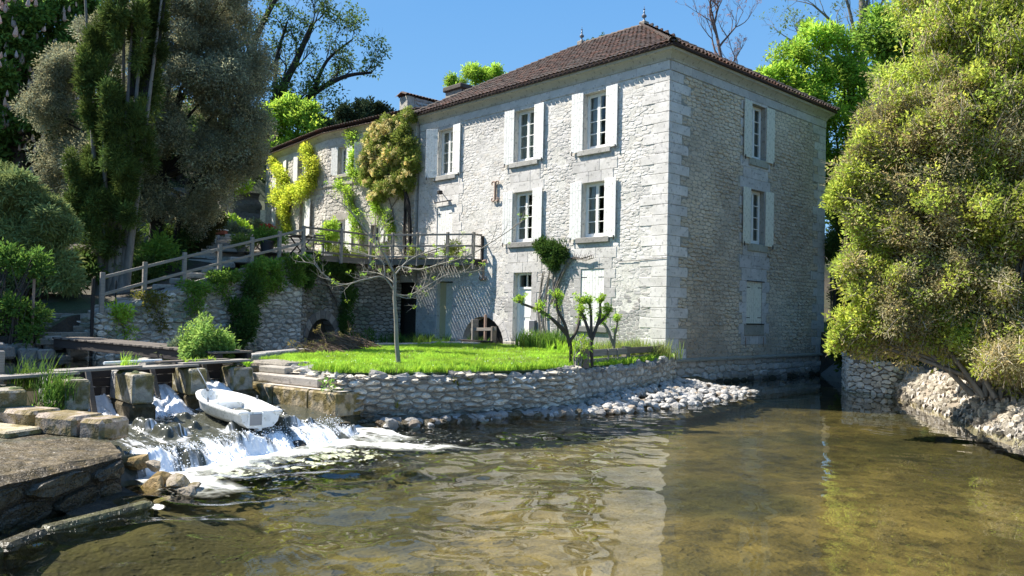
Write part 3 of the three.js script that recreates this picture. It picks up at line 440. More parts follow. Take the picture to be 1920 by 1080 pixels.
// ---------------------------------------------------------------- the lower wing, bent in two
{
  const A0 = [-13.6, 0.05], A1 = [-20.2, 0.72], A2 = [-28.7, -0.1];
  const frame = (a, b) => { const L = Math.hypot(b[0] - a[0], b[1] - a[1]), d = [(b[0] - a[0]) / L, (b[1] - a[1]) / L], n = [-d[1], d[0]]; const s = n[1] > 0 ? 1 : -1; return { L, F: (u, v, w) => [a[0] + d[0] * u + n[0] * s * w, v, a[1] + d[1] * u + n[1] * s * w] }; };
  const fa = frame(A0, A1), fb = frame(A1, A2), R = rng(71);
  const wing = thing('cottage_wing', 'low cream stone wing with open white shutters and climbing plants left of the tall house', 'house', [-21, 4.5, -3]);
  wing.userData.label = 'lower two-storey stone wing with white shutters, running left from the tall house behind the terrace';
  const ha = [[5.0, 5.72, 8.85, 10.2], [3.0, 3.75, 8.85, 10.2], [4.95, 5.95, 4.75, 6.6], [2.3, 3.05, 5.36, 6.2]], hb = [[5.75, 6.75, 9.1, 10.4], [2.75, 3.7, 9.05, 10.4], [2.55, 3.4, 6.0, 7.9], [5.7, 6.7, 6.55, 7.85]];
  wallPanel(wing, 'wall', M.mortar, fa.F, rect(0, fa.L, 3.5, 11.0), ha.map(h => rect(...h)), 0.4); wallPanel(wing, 'wall', M.mortar, fb.F, rect(0, fb.L, 3.5, 11.0), hb.map(h => rect(...h)), 0.4);
  part('wall', M.mortar, wing, b => { b.bar([-28.6, 7.2, -0.4], [-28.6, 7.2, -7], 0.4, 7.6); b.bar([-28.8, 7.2, -7], [-13.6, 7.2, -7], 0.4, 7.6); b.box(-28.4, 7.7, -6.8, -14, 7.8, -0.7); });
  const warm = (u, v, R) => { const t = 0.6 * (0.88 + 0.22 * R()) * (1 - 0.25 * smooth(0.55, 0.75, fbm(u * 0.8, v * 0.8, 73, 4))); return [t * 1.04, t * 0.97, t * 0.86]; };
  for (const [f, hs, sd, n] of [[fa, ha, 74, 110], [fb, hb, 75, 60]]) {
    const skip = [[-1, 20, 10.35, 11]];
    for (const h of hs) { // plain dressed surrounds
      const j = 0.2; for (const [a, b, c, d] of [[h[0] - j, h[0], h[2], h[3]], [h[1], h[1] + j, h[2], h[3]]]) { const n = Math.round((d - c) / 0.4); for (let i = 0; i < n; i++) { const y = lerp(c, d, i / n), y2 = lerp(c, d, (i + 1) / n); block(wing, 'jamb_stone', f.F, a, b, y + 0.003, y2 - 0.003, -0.2, 0.016, warm(a, y, R)); skip.push([a, b, y, y2]); } }
      block(wing, 'lintel', f.F, h[0] - 0.28, h[1] + 0.28, h[3] + 0.003, h[3] + 0.34, -0.2, 0.018, warm(h[0], h[3], R)); skip.push([h[0] - 0.28, h[1] + 0.28, h[3], h[3] + 0.34]); skip.push(h);
      if (h[2] > 5.2) { block(wing, 'sill', f.F, h[0] - 0.22, h[1] + 0.22, h[2] - 0.16, h[2] - 0.003, -0.3, 0.09, [0.5, 0.47, 0.4], M.ashlar, 0.012); skip.push([h[0] - 0.2, h[1] + 0.2, h[2] - 0.16, h[2]]); }
    }
    for (let i = 0; i < 12; i++) { const y = 3.6 + i * 0.56, u = f === fb ? f.L : -1; if (f === fb) { const l = i % 2 ? 0.8 : 0.5; block(wing, 'quoin', f.F, f.L - l, f.L + 0.02, y + 0.004, y + 0.552, -0.3, 0.018, warm(u, y, R)); skip.push([f.L - l, f.L + 1, y, y + 0.56]); } }
    rubble(wing, f.F, 0, f.L, 3.8, 10.35, { seed: sd, cw: 0.42, ch: 0.19, jv: 0.5, joint: 0.007, proud: 0.02, bev: 0.03, rough: 0.8, skip, tint: warm, mat: M.rubble, singles: n });
    for (let u = 0; u < f.L; u += 1.5) block(wing, 'frieze_block', f.F, u + 0.003, Math.min(f.L, u + 1.497), 10.36, 10.72, -0.2, 0.025, limestone(0.12 + 0.15 * R(), R));
    part('band_course', M.ashlar, wing, b => { b.col = [0.45, 0.43, 0.37]; const v = f === fa ? 8.36 : 8.36; b.obox(f.F(f.L / 2, v, 0.02), V.mul(V.sub(f.F(f.L, v, 0), f.F(0, v, 0)), 0.5), [0, 0.05, 0], V.mul(V.sub(f.F(0, v, 1), f.F(0, v, 0)), 0.045), 0.01); });
  }
  const path = [[-13.55, 0.05], A1, A2, [-28.7, -7]];
  part('cornice', M.ashlar, wing, b => { b.col = [0.56, 0.53, 0.44]; b.sweep(path, [[0, 10.72], [0.05, 10.73], [0.07, 10.8], [0.16, 10.92], [0.25, 10.97], [0.26, 11.05], [0, 11.06]].map(([o, y]) => [-o, y])); });
  part('gutter', M.rust, wing, b => b.tube([[-13.7, 11.0, 0.36], [-20.2, 11.0, 1.03], [-28.8, 11.0, 0.22]], [0.035, 0.035, 0.035], 8));
  const roof = group('roof', wing), P = (u, f, v, w) => f.F(u, v, w), pitch = 0.28;
  part('roof_deck', M.tileD, roof, b => { const q = [P(0, fa, 11.08, 0.34), P(fa.L, fa, 11.08, 0.34), P(fb.L + 0.2, fb, 11.08, 0.34)], t = [[-13.6, 12.2, -3.4], [-20.2, 12.2, -3.0], [-28.8, 12.2, -3.6]], r = [[-13.6, 11.0, -7.2], [-20.2, 11, -7.2], [-28.9, 11, -7.2]]; for (let i = 0; i < 2; i++) { b.quad(q[i + 1], q[i], t[i], t[i + 1]); b.quad(t[i + 1], t[i], r[i], r[i + 1]); } b.tri(q[2], t[2], r[2]); });
  for (const [f, n, sd] of [[fa, 60, 81], [fb, 60, 82]]) { const o = f.F(0, 11.12, 0.42), e = V.norm(V.sub(f.F(1, 0, 0), f.F(0, 0, 0))), nn = V.sub(f.F(0, 0, 1), f.F(0, 0, 0)), s = V.norm([-nn[0] * Math.cos(pitch), Math.sin(pitch), -nn[2] * Math.cos(pitch)]); slope(roof, o, e, s, f.L, 3.4, [0, 0], sd, n); }
  for (const h of [ha[0], ha[1]]) casement(wing, fa.F, ...h, 4, -0.2, M.paint, 1); casement(wing, fa.F, ...ha[2], 4, -0.2, M.paint, 0.4); casement(wing, fa.F, ...ha[3], 2, -0.2, M.paint, 0.4);
  for (const i of [0, 1, 2, 3]) casement(wing, fb.F, ...hb[i], i === 2 ? 5 : 4, -0.2, M.paint, 0.8);
  const sh = (f, u, v0, v1, w, dir, an = 0.06) => shutter(wing, f.F, u, v0, v1, w, dir, an);
  sh(fa, 5.0, 8.83, 10.22, 0.48, -1); sh(fa, 5.72, 8.83, 10.22, 0.48, 1); sh(fa, 3.75, 8.83, 10.22, 0.42, 1, 0.8); sh(fa, 3.0, 8.83, 10.22, 0.4, -1); sh(fa, 5.95, 4.75, 6.6, 0.55, 1, 0.9); sh(fa, 4.95, 4.75, 6.6, 0.55, -1); sh(fa, 2.3, 5.36, 6.2, 0.6, -1);
  sh(fb, 6.75, 9.08, 10.42, 0.5, 1); sh(fb, 5.75, 9.08, 10.42, 0.5, -1); sh(fb, 3.7, 9.03, 10.42, 0.5, 1); sh(fb, 2.75, 9.03, 10.42, 0.5, -1); sh(fb, 2.55, 6.0, 7.9, 0.95, -1, 0.12); sh(fb, 6.7, 6.53, 7.87, 0.5, 1); sh(fb, 5.7, 6.53, 7.87, 0.4, -1); sh(fb, 8.3, 6.5, 7.9, 0.3, 1, 1.2);
  part('wall_lamp', M.iron, wing, b => { const p = fb.F(3.9, 8.1, 0.2); b.lathe(p, [[0, 0.25], [0.1, 0.2], [0.12, 0.02], [0.05, -0.02], [0, -0.06]], 6); b.bar(fb.F(3.9, 8.3, 0), fb.F(3.9, 8.3, 0.22), 0.03, 0.03); });
}
// ---------------------------------------------------------------- ground, river bed, water
const POOL = [[-4, 26], [-8.6, 18.2], [-10.1, 14.1], [-10.95, 12.6], [-11.3, 11.1], [-11.8, 9.8], [-12.7, 7.9], [-12.95, 6.1], [-13.3, 5.5], [-14.9, 2.4], [-14.9, -0.3], [-0.3, -0.3], [-0.3, -10.5], [1.7, -10.7], [2.1, -8.7], [4.2, -4.6], [5.3, -4.9], [6.75, -4.0], [8.75, -1.6], [10.55, 0.8], [11.95, 2.0], [13.75, 3.7], [16.3, 7.2], [18, 12], [19, 22], [13, 28], [3, 30]];
const inPoly = (P, x, z) => { let c = false; for (let i = 0, j = P.length - 1; i < P.length; j = i++) { const [a, b] = P[i], [d, e] = P[j]; if ((b > z) !== (e > z) && x < (d - a) * (z - b) / (e - b) + a) c = !c; } return c; };
const HC = [[-9.8, 13.8, 1.95], [-10.6, 12.5, 2.4], [-11, 11.1, 2.8], [-11.5, 9.8, 3.2], [-12.6, 7.7, 3.7], [-12.7, 6.1, 4.15], [-14, 4.5, 4.2], [-14.5, 3, 4.22], [-15, 1, 4.25], [-17, 2, 4.35], [-19, 1.5, 4.5], [-21, 2, 5.3], [-23, 1.5, 5.8], [-25, 2, 6.1], [-29, 1.5, 6.5], [-17.8, 7.5, 4.3], [-22, 6, 5.6], [-26, 8, 7], [-30, 5, 8], [-20, 12, 4.6], [-14, 14, 2.6], [-10, 16, 1.3], [-9, 18.5, 1.0], [-6, 24, 1.0], [-12, 18, 1.8], [-16, 22, 3], [-25, 18, 6], [-34, 4, 10], [-32, -6, 9], [-40, 0, 13], [-45, -10, 15], [-35, -15, 13], [-60, 10, 18], [-60, -40, 22], [-30, -30, 14], [-20, -12, 8], [-40, 30, 10], [-90, 0, 26], [-8, -14, 3], [-14, -12, 5], [0, -12.5, 1.75], [2.6, -10, 1.4], [3.5, -7, 1.2], [4.8, -5.5, 0.95], [6.8, -4, 0.82], [8.5, -1.6, 0.78], [10.5, 1.2, 0.72], [13, 3.5, 0.72], [16, 8, 0.7], [19, 14, 0.7], [8, -12, 1.8], [3, -16, 2], [8, -20, 3], [0, -25, 4], [-12, -22, 8], [20, -10, 2.5], [30, 10, 2], [40, 40, 1.2], [20, 26, 0.8], [10, 34, 0.9], [-2, 32, 0.9], [60, 0, 6], [0, -60, 18], [60, -60, 15], [150, 150, 6], [-150, 150, 18], [-200, -200, 40], [200, -200, 25], [250, 0, 15], [0, 250, 8]];
function landHeight(x, z) { let s = 0, w = 0; for (const [a, b, h] of HC) { const q = 1 / Math.pow((x - a) ** 2 + (z - b) ** 2 + 0.05, 1.6); s += q * h; w += q; } return s / w + (fbm(x * 0.35, z * 0.35, 5, 3) - 0.5) * 0.35; }
{
  const axis = (a, b, c, d) => { const o = []; for (let x = -400; x < a; x += 25) o.push(x); for (let x = a; x < b; x += 2.5) o.push(x); for (let x = b; x < c; x += 0.33) o.push(x); for (let x = c; x < d; x += 2.5) o.push(x); for (let x = d; x <= 400; x += 25) o.push(x); return o; };
  const X = axis(-75, -32, 21, 40), Z = axis(-70, -16, 31, 50), R = rng(5);
  const H = X.map(x => Z.map(z => inPoly(POOL, x, z) ? -1.6 : landHeight(x, z)));
  struct('ground', M.soil, b => {
    for (let i = 0; i + 1 < X.length; i++) for (let j = 0; j + 1 < Z.length; j++) {
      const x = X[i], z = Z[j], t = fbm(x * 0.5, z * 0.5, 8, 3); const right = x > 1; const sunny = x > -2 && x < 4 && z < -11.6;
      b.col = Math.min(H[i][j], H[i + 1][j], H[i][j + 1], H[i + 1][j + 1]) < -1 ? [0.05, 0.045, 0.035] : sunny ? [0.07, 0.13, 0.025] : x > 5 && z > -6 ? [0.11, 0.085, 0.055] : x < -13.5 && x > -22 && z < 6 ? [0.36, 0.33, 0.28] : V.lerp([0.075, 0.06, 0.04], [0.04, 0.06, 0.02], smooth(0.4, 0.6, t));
      const P = (a, c) => [X[a], H[a][c], Z[c]]; b.quad(P(i, j), P(i, j + 1), P(i + 1, j + 1), P(i + 1, j));
    }
  });
}
const LAWN = [[0.4, 12.35], [1.1, 12.28], [1.85, 10.9], [2.13, 9.7], [2.3, 8.3], [2.18, 7.14], [2.0, 4.54], [1.45, 2.24], [1.0, 0.9], [0.2, 0.05], [-7.6, 0.05], [-8.7, 2.5], [-8.0, 5.5], [-5.6, 9.6], [-3.5, 11.95], [-1.2, 12.22]];
const lawnY = (x, z) => 1.0 + 0.05 * (fbm(x * 0.4, z * 0.4, 3, 3) - 0.5) + 0.07 * smooth(5, 0, z);
{ // the bed of the pool, and the darker bed of the mill race behind the weir
  const n = 190, x0 = -3, x1 = 20, z0 = -11, z1 = 32;
  struct('river_bed', S({ vertexColors: true, map: T.bed, bumpMap: T.bed, bumpScale: 0.04 }), b => {
    const P = (i, j) => { const x = lerp(x0, x1, i / n), z = lerp(z0, z1, j / (2 * n)); return [x, -0.42 - 0.2 * fbm(x * 0.5, z * 0.5, 4, 3) + 0.05 * fbm(x * 2, z * 2, 6, 2) + 0.36 * smooth(2.2, 0.6, Math.hypot(x - 5.4, z - 18.2)), z]; };
    for (let i = 0; i < n; i++) for (let j = 0; j < 2 * n; j++) {
      const p = P(i, j), w = fbm(p[0] * 0.45 + 3, p[2] * 0.3, 12, 4), g = fbm(p[0] * 0.9, p[2] * 0.5, 14, 4), k = smooth(0.5, 0.66, w);
      const near = smooth(0.52, 0.7, fbm(p[0] * 0.25 + 9, p[2] * 0.25, 19, 3));
      const peb = noise(p[0] * 5, p[2] * 5, 23) * noise(p[0] * 2.1, p[2] * 2.1, 29), far = smooth(15, 9, p[2] + p[0] * 0.25), left = 0.85 * smooth(3.6, 1.6, Math.hypot(p[0] - 5.6, p[2] - 18.6)); b.col = V.mul(V.lerp(V.lerp([0.25, 0.185, 0.062], [0.14, 0.105, 0.03], smooth(0.38, 0.6, g)), [0.04, 0.042, 0.012], Math.max(k * 0.8, near * 0.7, far * 0.4, left * 0.7)), 0.55 + 0.65 * peb); b.quad(p, P(i, j + 1), P(i + 1, j + 1), P(i + 1, j));
    }
  });
  struct('race_bed', S({ color: rgb(0.05, 0.042, 0.03), map: T.soil }), b => b.box(-15, -0.5, -0.5, -0.6, 0.25, 26));
}
// pool water: a rippled sheet; foam below the falls is in its colour and its clearness
const WX0 = -0.6, WX1 = 19.4, WZ0 = -11, WZ1 = 29, sillX = z => 2.55 + 0.55 * smooth(14.4, 15.6, z) + 0.35 * smooth(15.6, 16.8, z) - 0.35 * smooth(13.9, 13.2, z) + 0.28 * (fbm(z * 2.2, 4, 1, 3) - 0.5);
function foamAt(x, z) {
  const sx = sillX(z), d = x - sx, along = z < 17.2 && z > 12.2; if (z < 10.6 || z > 18.6 || x < -0.5) return 0;
  // the tongue of foam runs out to the right along the wall foot, and drifts
  const a = along ? smooth(2.3, 0.1, d) : 0, tx = x - 2.2, tongue = smooth(0.95, 0.3, Math.abs(z - (14.0 - 0.66 * (x - 2.4))) / (0.62 + 0.1 * tx)) * smooth(5.6, 3.9, x) * smooth(1.9, 2.3, x);
  const low = Math.max(smooth(0.55, 0.2, Math.abs(z - 16.8 + 0.12 * (x - 4)) / 0.9) * smooth(5.9, 4.9, x), ...[[5.72, 17.5, 0.1], [6.3, 18.85, 0.09]].map(([a, c, r]) => 1.15 * smooth(r * 1.25, r * 0.8, Math.hypot(x - a, (z - c) * 1.6))));
  const base = Math.max(a, tongue, low), q = fbm(x * 3 + 1.3 * fbm(x, z, 2, 3), z * 4.5, 33, 5), r = noise(x * 22, z * 22, 44);
  const la = 1 - Math.abs(2 * fbm(x * 2.2 + q, z * 3.4, 35, 3) - 1), lb = 1 - Math.abs(2 * noise(x * 9, z * 13, 36) - 1); let f = clamp(Math.pow(base, 1.4) * (0.12 + 0.75 * smooth(0.3, 0.75, q) + 0.6 * la * lb) - 0.1 + 0.22 * smooth(0.8, 1, base));
  const drift = smooth(6.8, 3.2, x) * smooth(10.6, 12.5, z) * smooth(18.6, 16.5, z); // single bubbles drifting away
  if (noise(x * 26, z * 26, 91) > 0.9 - 0.03 * drift && drift > 0.05) f = Math.max(f, 0.75 * drift * smooth(0.45, 0.6, fbm(x * 1.2, z * 2, 54, 3)));
  return clamp(f);
}
{
  const N = 2048, tx = (fn) => { const d = new Uint8Array(N * N * 4); for (let j = 0; j < N; j++) for (let i = 0; i < N; i++) { const x = lerp(WX0, WX1, (i + 0.5) / N), z = lerp(WZ0, WZ1, (j + 0.5) / N), c = fn(x, z), o = (j * N + i) * 4; d[o] = c[0] * 255; d[o + 1] = c[1] * 255; d[o + 2] = c[2] * 255; d[o + 3] = 255; } return d; };
  const colorD = tx((x, z) => { const f = foamAt(x, z); return [lerp(0.88, 0.9, f), lerp(0.87, 0.91, f), lerp(0.7, 0.9, f)]; }), clearD = new Uint8Array(N * N * 4), roughD = new Uint8Array(N * N * 4);
  for (let i = 0; i < N * N; i++) { const f = clamp((colorD[i * 4 + 2] / 255 - 0.7) / 0.2); clearD[i * 4] = (1 - f) * 255; clearD[i * 4 + 3] = 255; roughD[i * 4 + 1] = lerp(0.02, 0.8, f) * 255; roughD[i * 4 + 3] = 255; }
  const mk = d => { const t = new THREE.DataTexture(d, N, N); t.magFilter = t.minFilter = THREE.LinearFilter; t.needsUpdate = true; return t; };
  const water = new THREE.MeshPhysicalMaterial({ color: rgb(1, 1, 1), map: mk(colorD), transmission: 1, transmissionMap: mk(clearD), roughness: 1, roughnessMap: mk(roughD), thickness: 0, ior: 1.33, side: THREE.DoubleSide });
  const R = rng(77), waves = [];
  for (let i = 0; i < 26; i++) { const L = 0.26 * Math.pow(1.13, i * 0.62) * (0.8 + 0.4 * R()), a = R() * 2 * Math.PI; waves.push([Math.cos(a) * 2 * Math.PI / L, Math.sin(a) * 2 * Math.PI / L, R() * 6.28, L * 0.0068]); }
  const height = (x, z) => {
    const wx = x + 0.5 * fbm(x * 0.6, z * 0.6, 3, 3), wz = z + 0.5 * fbm(x * 0.6 + 40, z * 0.6, 3, 3); let h = 0;
    for (const w of waves) h += w[3] * Math.sin(w[0] * wx + w[1] * wz + w[2]);
    const calm = 0.2 + 0.8 * smooth(1, 12, z) * (0.35 + 0.65 * smooth(0.35, 0.62, fbm(x * 0.22 + 7, z * 0.22, 2, 2)));
    const fall = Math.hypot(x - 3.3, z - 14.8), ring = 0.012 * Math.sin(fall * 9 + 3 * fbm(x, z, 9, 2)) * Math.exp(-((fall - 3) ** 2) / 6);
    return h * calm * (0.16 + 0.84 * smooth(-1.5, 2.5, z - 1.4 - 1.5 * (x - 1))) + ring * smooth(9, 5, x) + 0.03 * (fbm(x * 5, z * 5, 6, 3) - 0.5) * smooth(3.4, 1, Math.hypot(x - 3, (z - 14.7) * 0.7));
  };
  const st = 0.05, nx = Math.round((WX1 - WX0) / st), nz = Math.round((WZ1 - WZ0) / st), pos = [], uv = [], idx = [], id = new Int32Array((nx + 1) * (nz + 1)).fill(-1);
  const keep = (x, z) => inPoly(POOL, x, z) || inPoly(POOL, x + 0.3, z) || inPoly(POOL, x - 0.3, z) || inPoly(POOL, x, z + 0.3);
  // finer near the camera's bank, coarser steps are not needed: one even grid
  for (let i = 0; i <= nx; i++) for (let j = 0; j <= nz; j++) { const x = WX0 + i * st, z = WZ0 + j * st; if (!keep(x, z) || (x < 0.6 && z < 12.4 && z > 0.5)) continue; id[i * (nz + 1) + j] = pos.length / 3; pos.push(x, height(x, z), z); uv.push((x - WX0) / (WX1 - WX0), (z - WZ0) / (WZ1 - WZ0)); }
  for (let i = 0; i < nx; i++) for (let j = 0; j < nz; j++) { const a = id[i * (nz + 1) + j], b = id[(i + 1) * (nz + 1) + j], c = id[(i + 1) * (nz + 1) + j + 1], d = id[i * (nz + 1) + j + 1]; if (a < 0 || b < 0 || c < 0 || d < 0) continue; idx.push(a, d, c, a, c, b); }
  const g = new THREE.BufferGeometry(); g.setAttribute('position', new THREE.Float32BufferAttribute(pos, 3)); g.setAttribute('uv', new THREE.Float32BufferAttribute(uv, 2)); g.setIndex(idx); g.computeVertexNormals();
  const m = new THREE.Mesh(g, water); m.name = 'pool_water'; m.userData.kind = 'structure'; m.receiveShadow = true; scene.add(m);
  // the still mill race behind the weir and the lawn
  const race = new THREE.MeshPhysicalMaterial({ color: rgb(0.5, 0.48, 0.36), transmission: 1, roughness: 0.03, thickness: 0, ior: 1.33, side: THREE.DoubleSide });
  struct('race_water', race, b => { const P = (i, j) => { const x = lerp(-15.2, 0.3, i / 120), z = lerp(-0.6, 26, j / 180); return [x, 0.72 + 0.01 * (fbm(x * 2, z * 2, 3, 3) - 0.5), z]; }; for (let i = 0; i < 120; i++) for (let j = 0; j < 180; j++) { const p = P(i, j); if (p[0] > -0.9 && p[2] < 18.2 || inPoly(LAWN, p[0] + 0.15, p[2]) && inPoly(LAWN, p[0] - 0.15, p[2] - 0.15)) continue; b.quad(p, P(i, j + 1), P(i + 1, j + 1), P(i + 1, j)); } });
}
{ // the cascade: water sliding from the gates over the sill of the weir and falling into the pool
  const st = 0.028, x0 = -1.4, x1 = 4.4, z0 = 12.95, z1 = 17.5, nx = Math.round((x1 - x0) / st), nz = Math.round((z1 - z0) / st);
  const gates = [16.6, 15.4, 14.28].map(z => [z, 0.36]);
  const hgt = (x, z) => {
    const sx = sillX(z) - 0.25, near = Math.max(...gates.map(([g, w]) => smooth(w + 0.25, w - 0.1, Math.abs(z - g))));
    const gate = x < -0.9 ? 0.74 : lerp(0.74, 0.3, smooth(-0.9, 0.3, x)); let h = lerp(0.3, gate, near * (x < 0.5 ? 1 : 0));
    h += -0.06 * smooth(0.5, sx, x); const t = clamp((x - sx) / (0.75 + 0.35 * noise(z * 3, 1, 5)));
    h = lerp(h, -0.07, Math.pow(t, 1.6)); const rock = smooth(0.55, 0.72, fbm(x * 2.2, z * 2.4, 27, 3)) * 0.16 * smooth(0.3, 1.2, x) * smooth(1.05, 0.5, t); h += rock;
    const rough = 0.025 + 0.05 * smooth(0.05, 0.5, t) * smooth(1.1, 0.6, t) + 0.05 * near * smooth(1.2, -0.2, x);
    const side = smooth(13.75, 13.35, z); // a thin smooth sheet beside the mossy wall
    return h + rough * (1 - 0.8 * side) * (fbm(x * 3.2, z * 9, 3, 4) - 0.5) * 2 + 0.025 * (noise(x * 14, z * 26, 2) - 0.5) * (1 - side * 0.7);
  };
  const white = (x, z) => {
    const sx = sillX(z) - 0.25, t = (x - sx) / 0.8, near = Math.max(...gates.map(([g, w]) => smooth(w + 0.3, w - 0.1, Math.abs(z - g)))), s = fbm(x * 1.6, z * 10, 51, 4), q = fbm(x * 5, z * 5, 52, 4), side = smooth(13.9, 13.4, z);
    const lane = smooth(0.42, 0.62, fbm(x * 0.5, z * 1.6, 57, 2)); let f = 0.02 + 0.28 * lane + 0.7 * near * smooth(1.1, 0, x) + 0.62 * smooth(0.0, 0.9, t) * (0.3 + 0.7 * lane) + 0.12 * smooth(-1.5, 0.2, t); f -= side * 0.35 * smooth(0.6, 0, t);
    const st = fbm(x * 2.5 + 0.6 * q, z * 26, 58, 4); f *= smooth(17.3, 16.85, z); return clamp(smooth(0.36, 0.62, f * 0.5 + s * 0.3 + st * 0.45 + (q - 0.5) * 0.3 - 0.14));
  };
  struct('cascade_water', new THREE.MeshPhysicalMaterial({ vertexColors: true, roughness: 0.18, ior: 1.33, side: THREE.DoubleSide }), b => {
    const H = [], C = []; for (let i = 0; i <= nx; i++) { H.push([]); C.push([]); for (let j = 0; j <= nz; j++) { const x = x0 + i * st, z = z0 + j * st; H[i].push([x, hgt(x, z), z]); C[i].push(white(x, z)); } }
    const N = (i, j) => { const a = H[Math.min(nx, i + 1)][j], c = H[Math.max(0, i - 1)][j], d = H[i][Math.min(nz, j + 1)], e = H[i][Math.max(0, j - 1)]; return V.norm(V.cross(V.sub(d, e), V.sub(a, c))); };
    for (let i = 0; i < nx; i++) for (let j = 0; j < nz; j++) {
      const p = H[i][j]; if (p[1] < -0.065 && H[i + 1][j + 1][1] < -0.065) continue; const f = C[i][j], w = 0.55 + 0.35 * f;
      b.col = [lerp(0.06, 0.86, f), lerp(0.062, 0.88, f), lerp(0.045, 0.9, f)]; b.quad(p, H[i][j + 1], H[i + 1][j + 1], H[i + 1][j], [N(i, j), N(i, j + 1), N(i + 1, j + 1), N(i + 1, j)]);
    }
  });
  struct('weir_bed', M.mossy, b => { b.col = [0.09, 0.075, 0.05]; b.box(-1.6, -0.6, 12.9, 2.3, 0.19, 18.2); });
  // droplets and froth where the water breaks
  const R = rng(63), g = new THREE.IcosahedronGeometry(1, 0), n = 2600, im = new THREE.InstancedMesh(g, new THREE.MeshStandardMaterial({ color: rgb(0.86, 0.88, 0.9), roughness: 0.3 }), n), m4 = new THREE.Matrix4(), q = new THREE.Quaternion();
  for (let k = 0; k < n; k++) {
    let x, z, y; if (R() < 0.75) { z = 13.0 + R() * 4.1; x = sillX(z) + 0.05 + (R() - 0.35) * 0.7; y = Math.max(0.01, hgt(x, z)) + Math.pow(R(), 3) * 0.09; } else { const gt = gates[Math.floor(R() * 3)]; z = gt[0] + (R() - 0.5) * 0.7; x = -0.6 + R() * 1.3; y = hgt(x, z) + Math.pow(R(), 2) * 0.06; }
    const s = 0.004 + 0.008 * Math.pow(R(), 2); m4.compose(new THREE.Vector3(x, y, z), q, new THREE.Vector3(s * 1.3, s, s)); im.setMatrixAt(k, m4);
  }
  im.name = 'spray'; im.userData.kind = 'stuff'; tag(im, 'white froth and droplets flung up where the weir breaks', 'spray'); scene.add(im);
}
// ---------------------------------------------------------------- garden walls, banks, weir
function pathFrame(P, side = 1) { // wall coordinates along a plan path: u along, v up, w out
  const cum = [0]; for (let i = 1; i < P.length; i++) cum.push(cum[i - 1] + Math.hypot(P[i][0] - P[i - 1][0], P[i][1] - P[i - 1][1]));
  const at = u => { let i = 1; while (i < P.length - 1 && u > cum[i]) i++; const t = (u - cum[i - 1]) / (cum[i] - cum[i - 1]); return [i, t]; };
  const nseg = i => { const a = P[i - 1], b = P[i], l = Math.hypot(b[0] - a[0], b[1] - a[1]); return [-(b[1] - a[1]) / l * side, (b[0] - a[0]) / l * side]; };
  const F = (u, v, w) => { const [i, t] = at(u), a = P[i - 1], b = P[i]; let n = nseg(i); const h = 0.12 / (cum[i] - cum[i - 1]); if (t < h && i > 1) { const m = nseg(i - 1), k = 0.5 + 0.5 * t / h; n = [lerp(m[0], n[0], k), lerp(m[1], n[1], k)]; } else if (t > 1 - h && i < P.length - 1) { const m = nseg(i + 1), k = 0.5 + 0.5 * (1 - t) / h; n = [lerp(m[0], n[0], k), lerp(m[1], n[1], k)]; } return [lerp(a[0], b[0], t) + n[0] * w, v, lerp(a[1], b[1], t) + n[1] * w]; };
  return { F, L: cum.at(-1), cum };
}
function wallBody(parent, f, top, bot, thick, mat = M.mortarD, step = 0.4) { return part('wall_core', mat, parent, b => { const n = Math.ceil(f.L / step); for (let i = 0; i < n; i++) { const u = f.L * i / n, u2 = f.L * (i + 1) / n, P = (q, v, w) => f.F(q, v, w); const t = top(u), t2 = top(u2); b.quad(P(u, bot, 0), P(u2, bot, 0), P(u2, t2, 0), P(u, t, 0)); b.quad(P(u, t, 0), P(u2, t2, 0), P(u2, t2, -thick), P(u, t, -thick)); b.quad(P(u2, bot, -thick), P(u, bot, -thick), P(u, t, -thick), P(u2, t2, -thick)); if (!i) b.quad(P(u, bot, 0), P(u, t, 0), P(u, t, -thick), P(u, bot, -thick)); if (i === n - 1) b.quad(P(u2, bot, -thick), P(u2, t2, -thick), P(u2, t2, 0), P(u2, bot, 0)); } }); }
const interp = (T, u) => { let i = 1; while (i < T.length - 1 && u > T[i][0]) i++; return lerp(T[i - 1][1], T[i][1], clamp((u - T[i - 1][0]) / (T[i][0] - T[i - 1][0]))); };
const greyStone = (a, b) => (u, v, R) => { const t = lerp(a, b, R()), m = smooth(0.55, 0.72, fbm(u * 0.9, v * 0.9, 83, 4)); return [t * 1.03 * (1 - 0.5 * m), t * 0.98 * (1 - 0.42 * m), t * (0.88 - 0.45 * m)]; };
const W = [[-10.9, 14.7], [-9.7, 13.95], [-10.35, 12.5], [-10.75, 11.1], [-11.25, 9.8], [-12.2, 7.8], [-12.4, 6.1]];
{ // retaining wall under the fence
  const t = thing('retaining_wall', 'tall grey rubble retaining wall under the sloping wooden fence, overgrown in places', 'wall', [-11, 0.5, 10]);
  const f = pathFrame(W, 1), top = u => interp([[0, 1.9], [1.4, 2.0], [3.0, 2.45], [4.45, 2.85], [5.85, 3.22], [8.1, 3.75], [f.L, 4.22]], u);
  wallBody(t, f, top, 0.1, 0.6, M.mortarG);
  rubble(t, f.F, 0, f.L, 0.3, 4.2, { seed: 101, cw: 0.3, ch: 0.17, jv: 0.9, ju: 1, joint: 0.014, proud: 0.05, bev: 0.05, rough: 1.2, inside: (u, v) => v < top(u) - 0.06, tint: greyStone(0.42, 0.7), mat: M.rubble, singles: 280 });
}
const AW = [[-12.4, 6.1], [-12.75, 5.7], [-14.35, 2.6], [-14.5, 0.05]];
